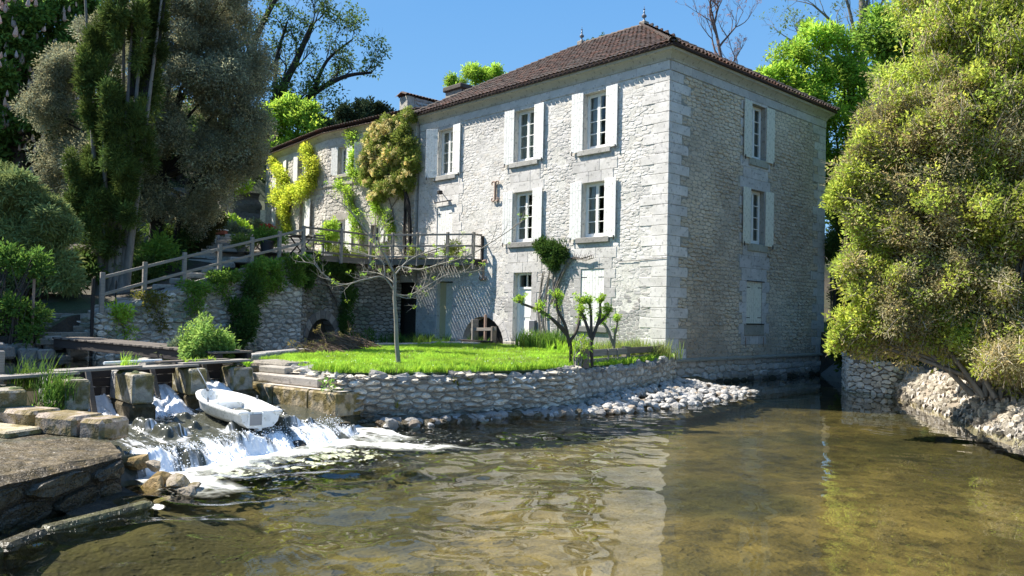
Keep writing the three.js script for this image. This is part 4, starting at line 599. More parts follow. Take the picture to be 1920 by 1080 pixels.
{ // wall with the dark tail-race arch under the terrace
  const t = thing('arch_wall', 'shaded stone wall with a low dark arch under the wooden terrace', 'wall', [-13.5, 0.5, 4]);
  const f = pathFrame(AW, 1), u0 = f.cum[1], ac = u0 + 1.1, ar = 1.08, ah = 1.1, arch = [[ac + ar, 0.1]]; for (let i = 0; i <= 14; i++) { const a = i / 14 * Math.PI; arch.push([ac + Math.cos(a) * ar, 0.75 + Math.sin(a) * ah]); } arch.push([ac - ar, 0.1]);
  wallPanel(t, 'wall_core', M.mortarD, f.F, [[0, 0], [u0 + 0.001, 0], [f.cum[2], 0], [f.L, 0], [f.L, 4.18], [f.cum[2], 4.18], [u0, 4.18], [0, 4.2]], [arch], 0.5, -0.01);
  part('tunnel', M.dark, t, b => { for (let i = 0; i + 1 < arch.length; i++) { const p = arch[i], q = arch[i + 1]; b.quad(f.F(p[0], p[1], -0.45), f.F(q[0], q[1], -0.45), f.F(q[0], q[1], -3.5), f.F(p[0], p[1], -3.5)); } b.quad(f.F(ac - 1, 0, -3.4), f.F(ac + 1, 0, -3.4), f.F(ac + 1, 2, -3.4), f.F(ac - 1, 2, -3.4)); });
  const R = rng(103), n = 11; for (let i = 0; i < n; i++) { const a0 = Math.PI * i / n, a1 = Math.PI * (i + 1) / n, b = new MB(), g = 0.012, c = 0.16 + 0.2 * R(); b.col = [c, c * 0.97, c * 0.92]; const P = (a, r, w) => f.F(ac + Math.cos(a) * ar * r, 0.75 + Math.sin(a) * ah * r, w), q = [P(a0 + g, 1, 0.04), P(a0 + g, 1.3, 0.05), P(a1 - g, 1.3, 0.05), P(a1 - g, 1, 0.04)], k = [P(a0 + g, 1, -0.4), P(a0 + g, 1.3, -0.1), P(a1 - g, 1.3, -0.1), P(a1 - g, 1, -0.4)]; b.quad(...q); for (let j = 0; j < 4; j++) b.quad(q[j], k[j], k[(j + 1) % 4], q[(j + 1) % 4]); b.build('arch_stone', M.rubble, t); }
  const skip = [[ac - ar * 1.28, ac + ar * 1.28, -1, 1.35], [ac - ar * 0.95, ac + ar * 0.95, 1.3, 2.05], [ac + 1.55, ac + 2.0, 0, 3.5]];
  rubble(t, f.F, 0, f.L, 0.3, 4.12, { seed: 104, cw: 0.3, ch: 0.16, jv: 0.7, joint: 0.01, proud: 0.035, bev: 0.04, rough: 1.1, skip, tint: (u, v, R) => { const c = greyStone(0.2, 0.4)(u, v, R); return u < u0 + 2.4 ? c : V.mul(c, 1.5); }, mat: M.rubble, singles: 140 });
  for (let i = 0; i < 6; i++) block(t, 'pilaster_stone', f.F, ac + 1.56, ac + 1.99, 0.45 + i * 0.5, 0.945 + i * 0.5, -0.1, 0.09, [0.42, 0.43, 0.43]);
}
const LW = [[-3.3, 12.25], [-1.2, 12.42], [0.4, 12.52], [1.22, 12.45], [1.9, 10.9], [2.2, 9.7], [2.38, 8.3], [2.27, 7.14], [2.1, 4.54], [1.52, 2.24], [1.05, 0.95], [0.12, 0.02]];
{ // low wall round the lawn
  const t = thing('lawn_wall', 'low rough stone wall holding up the lawn along the pool', 'wall', [1.8, 0, 7]);
  const f = pathFrame(LW, 1), c = f.cum, bump = u => 0.05 * (noise(u * 2.3, 1, 4) - 0.5) * 2, top = u => 1.0 + bump(u) + 0.06 * smooth(c[8], c[10], u);
  wallBody(t, f, u => top(u) - 0.07, -0.5, 0.45, M.mortarG, 0.2);
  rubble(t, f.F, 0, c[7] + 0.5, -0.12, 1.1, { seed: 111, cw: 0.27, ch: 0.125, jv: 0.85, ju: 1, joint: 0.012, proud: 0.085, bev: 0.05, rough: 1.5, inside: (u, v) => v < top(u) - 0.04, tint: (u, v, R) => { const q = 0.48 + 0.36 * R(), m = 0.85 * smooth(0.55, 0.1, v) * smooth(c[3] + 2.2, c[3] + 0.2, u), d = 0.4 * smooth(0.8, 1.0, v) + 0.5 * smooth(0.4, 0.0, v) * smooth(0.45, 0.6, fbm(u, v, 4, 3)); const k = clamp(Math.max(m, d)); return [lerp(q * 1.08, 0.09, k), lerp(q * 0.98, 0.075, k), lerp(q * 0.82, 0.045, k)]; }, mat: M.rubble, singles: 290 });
  rubble(t, f.F, c[7] + 0.5, f.L, -0.12, 1.12, { seed: 112, cw: 0.25, ch: 0.15, jv: 1, ju: 1, joint: 0.02, proud: 0.03, bev: 0.04, rough: 1.2, inside: (u, v) => v < top(u) - 0.03, tint: (u, v, R) => { const q = 0.36 + 0.26 * R(); return [q, q * 0.95, q * 0.84]; }, mat: M.rubble, singles: 0 });
  const R = rng(113), cap = []; for (let u = 0.2; u < f.L - 0.3;) { const w = 0.18 + 0.3 * R(), b = new MB(), q = 0.14 + 0.22 * R(); b.col = [q, q * 0.97, q * 0.92]; stoneShape(b, [[u, -0.42], [u + w * 0.96, -0.42 + 0.1 * R()], [u + w * 0.97, 0.04 + 0.05 * R()], [u + 0.01, 0.06 * R()]], (a, e, h) => { const p = f.F(a, top(a) - 0.1 + h, e); return p; }, 0.07 + 0.035 * R(), 0.06, R, 0.5); b.build('coping_stone', M.rubble, t); u += w; }
}
{ // loose pale stones along the foot of the lawn wall, thick towards the house
  const R = rng(121), shore = [[2.36, 12.35], [2.45, 11.3], [2.58, 9.9], [2.8, 8.6], [3.1, 7.26], [3.5, 5.98], [3.45, 3.7], [3.2, 1.8], [2.9, 0.1], [2.45, -1.5]], wallL = [[1.6, 12.3], [1.98, 10.9], [2.28, 9.7], [2.46, 8.3], [2.36, 7.14], [2.18, 4.54], [1.6, 2.24], [1.05, 0.9], [0.12, 0.0], [0.15, -1.6]];
  const proto = []; for (let k = 0; k < 7; k++) { // a few broken-limestone shapes
    const g = new THREE.IcosahedronGeometry(1, 1), p = g.attributes.position, r = rng(200 + k), pl = Array.from({ length: 7 }, () => [...V.norm([r() - 0.5, r() - 0.5, r() - 0.5]), 0.55 + 0.3 * r()]);
    const b = new MB(); b.local = true; const q = 0.36 + 0.2 * r(); b.col = k === 5 ? [q * 0.95, q * 0.78, q * 0.6] : [q, q * 0.97, q * 0.92];
    const cut = i => { let v = [p.getX(i), p.getY(i), p.getZ(i)]; for (const a of pl) { const d = V.dot(v, a) - a[3]; if (d > 0) v = V.mad(v, a, -d); } return [v[0] * 1.25, v[1] * 0.72, v[2]]; };
    const idx = g.index ? g.index.array : Array.from({ length: p.count }, (_, i) => i); for (let i = 0; i < idx.length; i += 3) b.tri(cut(idx[i]), cut(idx[i + 1]), cut(idx[i + 2])); proto.push(b.geometry());
  }
  const list = [];
  for (let k = 0; k < 1500; k++) {
    const s = R(), i = Math.min(8, Math.floor(s * 9)), t = s * 9 - i, A = V.lerp([...shore[i], 0], [...shore[i + 1], 0], t), B = V.lerp([...wallL[i], 0], [...wallL[i + 1], 0], t), thin = s < 0.42, q = thin ? 0.1 + R() * 0.75 : R() * 1.02;
    if (thin && (R() > 0.6 || s < 0.03)) continue; const x = lerp(A[0], B[0], q), z = lerp(A[1], B[1], q), size = thin ? 0.06 + 0.12 * R() : 0.05 + 0.085 * Math.pow(R(), 1.5), hh = (thin ? 0.0 : 0.0) + (thin ? 0.02 : 0.34 * Math.pow(q, 0.8) * smooth(0.42, 0.55, s) * smooth(1.02, 0.85, s)) ;
    list.push([x, hh + (R() - 0.3) * 0.05, z, size, Math.floor(R() * 7), R() * 6.28, R() - 0.5, R() - 0.5]);
  }
  list.sort((a, b) => Math.hypot(a[0] - EYE[0], a[2] - EYE[2]) / a[3] - Math.hypot(b[0] - EYE[0], b[2] - EYE[2]) / b[3]);
  const rest = new MB();
  list.forEach((s, i) => {
    if (i < 200) { const m = shadows(new THREE.Mesh(proto[s[4]], s[1] < 0.035 && R() < 0.7 ? M.rockWet : M.rock)); m.name = numbered('loose_stone'); m.position.set(s[0], s[1], s[2]); m.rotation.set(s[6], s[5], s[7]); m.scale.setScalar(s[3]); tag(m, 'pale broken stone lying in the heap along the foot of the lawn wall', 'stone', 'loose stones heaped between the lawn wall and the pool'); scene.add(m); }
    else { const g = proto[s[4]], p = g.attributes.position, n = g.attributes.normal, e = new THREE.Matrix4().compose(new THREE.Vector3(s[0], s[1], s[2]), new THREE.Quaternion().setFromEuler(new THREE.Euler(s[6], s[5], s[7])), new THREE.Vector3(s[3], s[3], s[3])), v = new THREE.Vector3(); const P = j => { v.fromBufferAttribute(p, j).applyMatrix4(e); return [v.x, v.y, v.z]; }; rest.col = Array.from(g.attributes.color.array.slice(0, 3)); for (let j = 0; j < p.count; j += 3) rest.tri(P(j), P(j + 1), P(j + 2)); }
  });
  const m = rest.build('rubble', M.rock); m.userData.kind = 'stuff'; tag(m, 'small pale rubble filling the gaps of the stone heap by the pool', 'rubble');
  struct('stone_shelf', M.mossy, b => { b.col = [0.17, 0.14, 0.085]; const n = 60; for (let k = 0; k < n; k++) { const A = i => { const s = i / n * 8.99, j = Math.floor(s); return [V.lerp([...shore[j], 0], [...shore[j + 1], 0], s - j), V.lerp([...wallL[j], 0], [...wallL[j + 1], 0], s - j), s / 9]; }; const [p, q, s] = A(k), [p2, q2, s2] = A(k + 1), hq = s => 0.01 + 0.04 * (noise(s * 60, 2, 3) - 0.5) + 0.28 * smooth(0.42, 0.55, s), W = (a, c, h) => [lerp(a[0], c[0], 0.25), h - 0.06, lerp(a[1], c[1], 0.25)]; b.quad([p[0], -0.3, p[1]], [p2[0], -0.3, p2[1]], W(p2, q2, 0.02), W(p, q, 0.02)); b.quad(W(p, q, 0.02), W(p2, q2, 0.02), [q2[0], hq(s2), q2[1]], [q[0], hq(s), q[1]]); } });
}
{ // stone landing beside the boat with two long steps up to the lawn
  const t = thing('stone_landing', 'mossy stone landing with block steps up to the lawn beside the boat', 'steps', [0, 0, 13]), R = rng(131);
  const F = (u, v, w) => [lerp(-1.5, 1.5, u / 3.06) + 0.2 * w, v, lerp(13.38, 12.72, u / 3.06) + 0.975 * w];
  for (const [a, b, c, e, q] of [[0, 1.15, 0.2, 0.66, 0], [1.15, 2.25, 0.18, 0.65, 1], [2.25, 3.1, 0.16, 0.645, 2], [0, 1.5, -0.5, 0.195, 3], [1.5, 3.12, -0.5, 0.175, 4]]) { const k = 0.4 + 0.1 * R(); block(t, 'landing_stone', F, a + 0.006, b - 0.006, c, e, -0.75, 0.02 + 0.03 * R(), q > 2 ? [0.12, 0.1, 0.06] : [k, k * 0.85, k * 0.62], M.mossy, 0.035); }
  part('landing_top', M.ashlar, t, b => { b.col = [0.5, 0.45, 0.38]; b.quad(F(0.05, 0.665, -0.05), F(3.05, 0.66, -0.05), F(3.05, 0.665, -0.7), F(0.05, 0.67, -0.7)); });
  block(t, 'step', F, 0.15, 2.25, 0.67, 0.85, -0.65, -0.22, [0.42, 0.38, 0.33], M.ashlar, 0.02); block(t, 'step', F, 0.12, 1.0, 0.85, 0.99, -0.9, -0.42, [0.36, 0.33, 0.28], M.ashlar, 0.02); block(t, 'step', F, -0.6, 0.65, 0.72, 1.06, -1.5, -0.75, [0.3, 0.27, 0.22], M.rock, 0.05); block(t, 'step', F, -0.75, 0.05, 0.5, 0.95, -0.7, 0.05, [0.26, 0.22, 0.17], M.mossy, 0.05);
}
// ---- weir piers, walkway, footbridge
const pierLabel = ['squat mossy stone pier at the left end of the weir walkway, beside the tall grass', 'weir pier with a big grass tuft growing against its left side', 'broad weir pier in the middle, mossy below, with white water on both sides', 'weir pier just behind the bow of the white boat', 'last weir pier, joined to the stone landing steps'];
[[1.75, 18.0, 18.5, 1.0], [1.15, 17.0, 17.36, 1.06], [0.75, 15.88, 16.24, 1.08], [-0.15, 14.6, 14.94, 1.07], [-0.5, 13.5, 13.95, 1.03]].forEach(([xe, z0, z1, h], i) => {
  const t = thing('weir_pier', pierLabel[i], 'pier', [xe, 0, z0], 'stone piers of the weir'), R = rng(140 + i);
  part('base_stone', M.mossy, t, b => { b.col = [0.11, 0.09, 0.055]; b.box(xe - 1.75, -0.3, z0 - 0.03, xe + 0.04, 0.56, z1 + 0.03, 0.04); });
  const c = 0.27 + 0.07 * R(); part('cap_stone', M.mossy, t, b => { b.col = [c * 1.25, c * 1.2, c * 1.1]; b.box(xe - 0.95, 0.565, z0, xe, h, z1, 0.03); }); part('cap_stone', M.rock, t, b => { b.col = [c * 1.1, c * 1.05, c * 0.95]; b.box(xe - 1.8, 0.565, z0 + 0.02, xe - 0.96, h - 0.02, z1 - 0.01, 0.03); });
  part('moss_cushion', M.mossy, t, b => { b.col = [0.07, 0.11, 0.02]; for (let k = 0; k < 5; k++) { const x = xe - 0.15 - R() * 0.7, z = lerp(z0, z1, R()); const g = new THREE.IcosahedronGeometry(1, 1), p = g.attributes.position; const P = j => [x + p.getX(j) * 0.11, h - 0.01 + p.getY(j) * 0.04, z + p.getZ(j) * 0.07]; for (let j = 0; j < p.count; j += 3) b.tri(P(j), P(j + 1), P(j + 2)); } });
});
{
  const t = thing('walkway', 'narrow plank walkway laid across the weir piers', 'walkway', [0, 1.1, 16]), R = rng(150);
  const A = [[0.95, 18.5], [0.35, 17.15], [-0.15, 16.0], [-0.62, 14.8], [-1.0, 13.55]];
  for (let i = 0; i < 4; i++) for (let k = 0; k < 2; k++) { const o = k * 0.24 - 0.12, y = 1.115 + 0.03 * (i % 2) + 0.004 * k; part('plank', M.woodGrey, t, b => b.bar([A[i][0] + o, y, A[i][1] + 0.2], [A[i + 1][0] + o + 0.02 * R(), y + 0.012 * R(), A[i + 1][1] - 0.1], 0.21, 0.045, 0.006)); }
  part('plank', M.wood, t, b => b.bar([-0.55, 1.19, 15.4], [-1.1, 1.17, 13.8], 0.16, 0.04, 0.006)); part('plank', M.woodDark, t, b => b.bar([-0.75, 1.0, 15.9], [-1.3, 1.0, 13.6], 0.1, 0.12, 0.006));
  const pipe = mb(b => b.tube([[-0.5, 1.2, 16.35], [-0.72, 1.2, 15.75], [-0.92, 1.195, 15.2]], [0.03, 0.03, 0.03], 8)).build('pipe', M.paint); tag(pipe, 'white plastic pipe lying along the weir walkway', 'pipe');
  for (const [z, i] of [[16.6, 0], [15.4, 1], [14.28, 2]]) { const g = thing('sluice_gate', ['wooden sluice gate between the grassy pier and the middle pier', 'wooden sluice gate between the middle pier and the pier behind the boat', 'wooden sluice gate next to the stone landing, behind the boat'][i], 'sluice gate', [-0.9, 0.4, z], 'sluice gates of the weir'), x = -0.55 - i * 0.3; for (let k = 0; k < 3; k++) part('board', M.woodDark, g, b => b.box(x, 0.62 + k * 0.16, z - 0.38, x + 0.05, 0.775 + k * 0.16, z + 0.38, 0.006)); for (const s of [-1, 1]) part('upright', M.wood, g, b => b.bar([x + 0.1, 0.25, z + s * 0.26], [x - 0.05, 1.1, z + s * 0.26], 0.07, 0.08, 0.006)); part('prop', M.wood, g, b => b.bar([x + 0.62, 0.3, z + 0.02], [x + 0.05, 1.08, z + 0.02], 0.09, 0.07, 0.006)); }
  const p = part('wooden_post', M.woodGrey, scene, b => b.box(0.28, 0.9, 18.05, 0.4, 1.5, 18.17, 0.01)); tag(p, 'short grey wooden post at the left end of the walkway', 'post');
}
{
  const t = thing('footbridge', 'dark plank footbridge over the mill race below the retaining wall', 'footbridge', [-5, 1.2, 14]), A = [-9.3, 1.3, 14.75], B = [-1.75, 1.27, 13.35], d = V.norm(V.sub(B, A)), L = V.len(V.sub(B, A)), s = V.norm(V.cross(d, [0, 1, 0])), R = rng(160), n = Math.floor(L / 0.15);
  for (let i = 0; i < n; i++) part('plank', i % 3 ? M.wood : M.woodDark, t, b => b.obox(V.mad(V.mad(A, d, (i + 0.5) * 0.15), [0, 1, 0], (R() - 0.5) * 0.008), V.mul(d, 0.068), [0, 0.02, 0], V.mul(s, 0.46 + 0.015 * R()), 0.004));
  for (const k of [-0.36, 0.36]) part('beam', M.woodDark, t, b => b.bar(V.mad(V.mad(A, s, k), [0, 1, 0], -0.14), V.mad(V.mad(B, s, k), [0, 1, 0], -0.14), 0.12, 0.22, 0.01));
  const q = thing('bridge_support', 'pale stone block standing in the race under the footbridge', 'stone block', [-4.6, 0.5, 14.05]); part('block', M.rock, q, b => { b.col = [0.4, 0.37, 0.32]; b.box(-4.95, 0.4, 13.8, -4.3, 1.02, 14.35, 0.05); });
  const e = thing('bridge_abutment', 'heap of large stones carrying the left end of the footbridge', 'abutment', [-9.6, 0.5, 15.2]), R2 = rng(161); for (let k = 0; k < 14; k++) { const x = -9.9 + R2() * 0.9, z = 14.4 + k * 0.16, y = 0.55 + R2() * 0.6, w = 0.14 + 0.14 * R2(); part('stone', M.rock, e, b => { const c = 0.2 + 0.14 * R2(); b.col = [c, c * 0.95, c * 0.85]; b.obox([x, y, z], [w, 0.03, 0.05 * R2()], [0, w * 0.75, 0.03], [0.04 * R2(), 0, w], 0.06); }); }
  // steps down from the path to the bridge
  const st = thing('bank_steps', 'worn stone steps rising from the footbridge to the fenced path', 'steps', [-10.5, 1, 14.8]); for (let i = 0; i < 5; i++) part('step', M.rock, st, b => { b.col = [0.24, 0.22, 0.18]; b.obox([-9.6 - i * 0.36, 1.18 + i * 0.17, 14.75 + i * 0.06], [0.2, 0, 0.03], [0, 0.09, 0], [-0.1, 0, 0.75], 0.025); });
}
{ // low stone edging behind the lawn, along the tail race
  const t = thing('race_edging', 'line of long flat stones edging the back of the lawn', 'edging', [-6, 0.9, 6]), P = [[-2.6, 12.9], [-3.9, 12.1], [-5.7, 9.7], [-8.1, 5.5], [-8.8, 2.5], [-7.7, 0.45]], f = pathFrame(P, 1), R = rng(171);
  for (let u = 0; u < f.L - 0.4;) { const w = 0.6 + 0.8 * R(), c = 0.33 + 0.12 * R(); block(t, 'edging_stone', f.F, u + 0.01, Math.min(f.L, u + w) - 0.01, 0.5, 1.06 + 0.05 * R(), -0.16, 0.2, [c, c * 0.95, c * 0.86], M.rock, 0.03); u += w; }
  const g = thing('sluice_gear', 'weathered wooden sluice frame standing in front of the house arch', 'sluice gear', [-8.2, 1, 0.5]); part('beam', M.woodGrey, g, b => b.bar([-8.9, 1.55, 0.55], [-7.6, 1.6, 0.45], 0.12, 0.12, 0.01)); part('spindle', M.rust, g, b => b.bar([-8.15, 1.0, 0.5], [-8.15, 2.15, 0.5], 0.09, 0.09, 0.01)); part('upright', M.woodGrey, g, b => b.bar([-8.75, 0.9, 0.52], [-8.75, 1.95, 0.52], 0.3, 0.1, 0.01)); part('upright', M.wood, g, b => b.bar([-7.7, 0.9, 0.46], [-7.7, 1.7, 0.46], 0.22, 0.1, 0.01)); for (let k = 0; k < 3; k++) part('board', M.woodDark, g, b => b.box(-9.2 + k * 0.05, 1.02 + k * 0.05, 0.5 + k * 0.2, -7.2, 1.06 + k * 0.05, 0.68 + k * 0.2, 0.005));
}
{ // left foreground: wet stone platform with coping blocks, kerb at the water line, rocks
  const t = thing('stone_platform', 'flat wet stone platform with algae at the left edge of the pool', 'platform', [4, 0, 18.5]);
  part('slab', M.wet, t, b => { const E = [[6.6, 20.9], [5.75, 19.15], [5.3, 18.4], [4.82, 17.62]], Bk = [[1.5, 20.5], [1.0, 19.2], [0.7, 18.3], [3.0, 17.35]], n = 90, m = 26, y = (x, z) => 0.49 + 0.05 * (fbm(x * 1.4, z * 1.4, 3, 4) - 0.5) + 0.02 * (noise(x * 7, z * 7, 4) - 0.5);
    const on = (L, s) => { const k = Math.min(2, Math.floor(s * 3)), q = s * 3 - k; return [lerp(L[k][0], L[k + 1][0], q), lerp(L[k][1], L[k + 1][1], q)]; };
    const P = (i, j) => { const s = i / n, t = j / m, a = on(E, s), c = on(Bk, s), w = t === 0 ? 0.03 * (noise(s * 25, 1, 7) - 0.5) : 0, x = lerp(a[0], c[0], t) + w, z = lerp(a[1], c[1], t) + w; return [x, y(x, z) - (t === 0 ? 0.05 : 0), z]; };
    const C = p => { const g = smooth(0.45, 0.62, fbm(p[0] * 1.1, p[2] * 1.1, 8, 4)), h = noise(p[0] * 16, p[2] * 16, 9); return V.mul(V.lerp([0.13, 0.1, 0.055], [0.035, 0.048, 0.014], g), 0.6 + 0.8 * h); };
    for (let i = 0; i < n; i++) for (let j = 0; j < m; j++) { b.col = C(P(i, j)); b.quad(P(i, j), P(i + 1, j), P(i + 1, j + 1), P(i, j + 1)); }
    b.col = [0.022, 0.019, 0.013]; for (let i = 0; i < n; i++) for (let j = 0; j < 5; j++) { const Q = (k, l) => { const p = P(k, 0), d = 0.0 * (fbm(k * 0.5, l * 1.3, 6, 4) - 0.5) * (l ? 1 : 0); return [p[0] + d, lerp(p[1], -0.7, l / 5), p[2] + d]; }; b.quad(Q(i, j), Q(i + 1, j), Q(i + 1, j + 1), Q(i, j + 1)); }
    const fr = pathFrame(E, 1); rubble(t, fr.F, 0, fr.L, -0.5, 0.42, { seed: 185, cw: 0.62, ch: 0.23, jv: 0.12, ju: 0.8, joint: 0.012, proud: 0.04, bev: 0.05, rough: 0.8, tint: (u, v, R) => { const k = 0.03 + 0.035 * R(); return [k * 1.1, k * 0.98, k * 0.66]; }, mat: M.wet, singles: 40 }); const q0 = P(n, 0), q1 = P(n, m); b.quad(q0, q1, [q1[0], -0.6, q1[2]], [q0[0], -0.6, q0[2]]); });
  const R = rng(181), P = [[0.2, 18.6], [1.5, 18.25], [2.35, 17.85], [3.1, 17.5], [3.5, 17.28]], nm = ['big lichen-covered coping block at the left picture edge', 'second big coping block on the wet platform, between two others', 'third big coping block, dark joint on its left', 'end coping block next to the white water'];
  for (let i = 0; i < 4; i++) { const A = P[i], B = P[i + 1], d = V.norm([B[0] - A[0], 0, B[1] - A[1]]), s = [-d[2], 0, d[0]], o = thing('coping_block', nm[i], 'stone block', [A[0], 0.5, A[1]], 'coping blocks on the platform'); const L = Math.hypot(B[0] - A[0], B[1] - A[1]); part('block', M.mossy, o, b => { b.col = [0.42, 0.36, 0.32]; b.obox([(A[0] + B[0]) / 2, 0.63 - 0.015 * i, (A[1] + B[1]) / 2], V.mul(d, L / 2 - 0.02), [0, 0.15, 0], V.mul(s, 0.24 + 0.03 * R()), 0.05); }); }
  const low = part('flat_stone', M.mossy, scene, b => { b.col = [0.5, 0.45, 0.35]; b.obox([1.9, 0.53, 18.65], [0.9, 0, -0.42], [0, 0.05, 0], [0.12, 0, 0.24], 0.03); }); tag(low, 'long flat stone lying in front of the coping blocks', 'stone');
  const k = thing('kerb', 'low mossy stone kerb at the water line below the platform', 'kerb', [5.8, 0, 18.5]); const K = [[7.2, 20.3], [6.35, 19.12], [6.0, 18.7], [5.55, 17.5]]; for (let i = 0; i < 3; i++) { const A = K[i], B = K[i + 1], d = [B[0] - A[0], 0, B[1] - A[1]]; part('kerb_stone', M.wet, k, b => { b.col = i === 1 ? [0.07, 0.062, 0.026] : [0.085, 0.085, 0.03]; b.bar([A[0], -0.36 + 0.008 * i, A[1]], [B[0] - d[0] * 0.02, -0.355 + 0.008 * i, B[1] - d[2] * 0.02], 0.2, 0.8, 0.04); }); }
  const shelf = part('rock_shelf', M.mossy, scene, b => { b.col = [0.05, 0.042, 0.03]; const p = [[4.7, 0.06, 17.55], [5.5, -0.02, 17.42], [5.85, -0.05, 18.4], [5.1, 0.02, 18.3]]; b.quad(p[3], p[2], p[1], p[0]); b.quad(...p.map(q => [q[0], -0.9, q[2]])); for (let i = 0; i < 4; i++) { const a = p[i], c = p[(i + 1) % 4]; b.quad([a[0], -0.9, a[2]], [c[0], -0.9, c[2]], c, a); } }); tag(shelf, 'dark sloping rock between the platform end and the kerb', 'rock');
  const spots = [[3.75, 0.22, 17.1, 0.24, 'brown boulder against the end of the platform'], [4.05, 0.18, 16.98, 0.15, 'smaller boulder right of the brown boulder by the platform'], [4.4, 0.1, 17.0, 0.17, 'flat yellow-brown rock in the white water'], [4.75, 0.1, 16.92, 0.2, 'pale angular rock at the middle of the rapids'], [5.05, 0.07, 16.85, 0.13, 'grey rock at the tip of the rocks in the rapids'], [4.6, 0.05, 17.15, 0.22, 'mossy flat rock behind the pale angular rock'], [5.15, 0.02, 16.98, 0.16, 'half-sunk mossy rock furthest out in the stream'], [5.3, 0.0, 17.3, 0.12, 'tiny mossy rock near the kerb tip'], [3.3, 0.12, 16.1, 0.2, 'black wet boulder showing through the falls'], [3.1, 0.1, 15.45, 0.17, 'second black wet boulder in the falls, nearer the boat'], [2.9, 0.02, 14.35, 0.2, 'dark rock below the stern of the boat']];
  spots.forEach(([x, y, z, s, label], i) => { const g = new THREE.IcosahedronGeometry(1, 2), p = g.attributes.position, b = new MB(), r = rng(190 + i), pl = Array.from({ length: 11 }, () => [...V.norm([r() - 0.5, r() - 0.4, r() - 0.5]), 0.42 + 0.34 * r()]); const c = i === 8 || i === 9 || i === 10 ? 0.035 : 0.3; b.col = i === 0 || i === 2 || i === 5 ? [0.3, 0.22, 0.11] : [c * 1.05, c * 0.93, c * 0.8]; const Q = j => { let v = [p.getX(j), p.getY(j), p.getZ(j)]; for (const a of pl) { const d = V.dot(v, a) - a[3]; if (d > 0) v = V.mad(v, a, -d); } return [x + v[0] * s * 1.2, y - 0.03 + v[1] * s * 0.55, z + v[2] * s]; }; for (let j = 0; j < p.count; j += 3) b.tri(Q(j), Q(j + 1), Q(j + 2)); tag(b.build('rock', i < 8 ? M.mossy : M.rock), label, 'rock'); });
}
{ // right bank: built wall, then a slope of rubble
  const t = thing('bank_wall', 'curved pale rubble wall on the right bank beside the house', 'wall', [4, 0, -4.5]), f = pathFrame([[1.9, -9.5], [2.15, -8.2], [3.1, -5.9], [4.0, -4.2], [5.5, -3.75], [5.75, -4.3]], 1), top = u => interp([[0, 1.2], [3.2, 1.12], [5, 1.05], [f.L, 1.0]], u);
  wallBody(t, f, u => top(u) - 0.05, -0.5, 0.5); rubble(t, f.F, 0, f.L, -0.1, 1.2, { seed: 201, cw: 0.24, ch: 0.14, jv: 1.05, ju: 1.3, joint: 0.008, proud: 0.035, bev: 0.03, rough: 1.6, inside: (u, v) => v < top(u), tint: greyStone(0.4, 0.72), mat: M.rubble, singles: 130 });
  const s = thing('bank_slope', 'crumbling sunlit slope of pale stones below the big bush', 'bank', [8, 0, -0.5]), toe = [[5.5, -3.8], [6.3, -2.9], [7.9, -0.5], [9.45, 1.85], [10.7, 3.1], [12.6, 4.9], [15, 8]], crest = [[5.2, -4.9], [6.6, -4.1], [8.6, -1.7], [10.4, 0.7], [11.8, 1.9], [13.6, 3.6], [16, 7]], n = toe.length - 1, R = rng(202);
  const P = (s, q, w = 0) => { const i = Math.min(n - 1, Math.floor(s)), k = s - i, x = lerp(lerp(toe[i][0], toe[i + 1][0], k), lerp(crest[i][0], crest[i + 1][0], k), q), z = lerp(lerp(toe[i][1], toe[i + 1][1], k), lerp(crest[i][1], crest[i + 1][1], k), q), h = -0.12 + 1.0 * Math.pow(q, 0.75) * lerp(1.05, 0.8, clamp(s / 3)) + 0.12 * (fbm(x * 1.5, z * 1.5, 4, 3) - 0.5); return [x + w * 0.35, h + w * 0.8, z + w * 0.5]; };
  part('bank_earth', M.soil, s, b => { b.col = [0.3, 0.25, 0.19]; const a = 90, c = 8; for (let i = 0; i < a; i++) for (let j = 0; j < c; j++) { const p = (u, v) => P(u / a * n, v / c); b.quad(p(i, j), p(i, j + 1), p(i + 1, j + 1), p(i + 1, j)); } });
  rubble(s, (u, v, w) => P(clamp(u, 0, n - 0.001), clamp(v / 1.35), w), 0.05, n - 1, 0, 1.3, { seed: 203, cw: 0.12, ch: 0.15, jv: 1, ju: 1.2, joint: 0.012, proud: 0.085, bev: 0.035, rough: 1.9, inside: (u, v) => fbm(u * 2.5, v * 2, 5, 3) > 0.47, tint: (u, v, R) => { const q = 0.34 + 0.28 * R(); return [q * 1.04, q * 0.97, q * 0.87]; }, mat: M.rubble, singles: 160 });
  { const r = rng(205), im = new THREE.InstancedMesh(new THREE.DodecahedronGeometry(1, 0), S({ color: rgb(0.9, 0.86, 0.78), map: T.stone, bumpMap: T.stoneB, bumpScale: 0.03 }), 1500), m4 = new THREE.Matrix4(), q4 = new THREE.Quaternion(), e = new THREE.Euler(), col = new THREE.Color(); for (let k = 0; k < 1500; k++) { const u = r() * (n - 1.2), v = Math.pow(r(), 0.8), p = P(u, v), z = 0.025 + 0.1 * Math.pow(r(), 2.6), w = smooth(0.02, 0.25, v + 0.1 * (r() - 0.5)); e.set(r() * 6, r() * 6, r() * 6); m4.compose(new THREE.Vector3(p[0] - s.position.x, p[1] - s.position.y + z * 0.2, p[2] - s.position.z), q4.setFromEuler(e), new THREE.Vector3(z * (0.8 + r()), z * (0.5 + 0.5 * r()), z)); im.setMatrixAt(k, m4); const t = lerp(0.14, 0.36 + 0.3 * r(), w); im.setColorAt(k, col.setRGB(t * 1.05, t * 0.98, t * 0.86)); } im.name = 'loose_rubble'; im.userData.kind = 'stuff'; s.add(shadows(im)); }
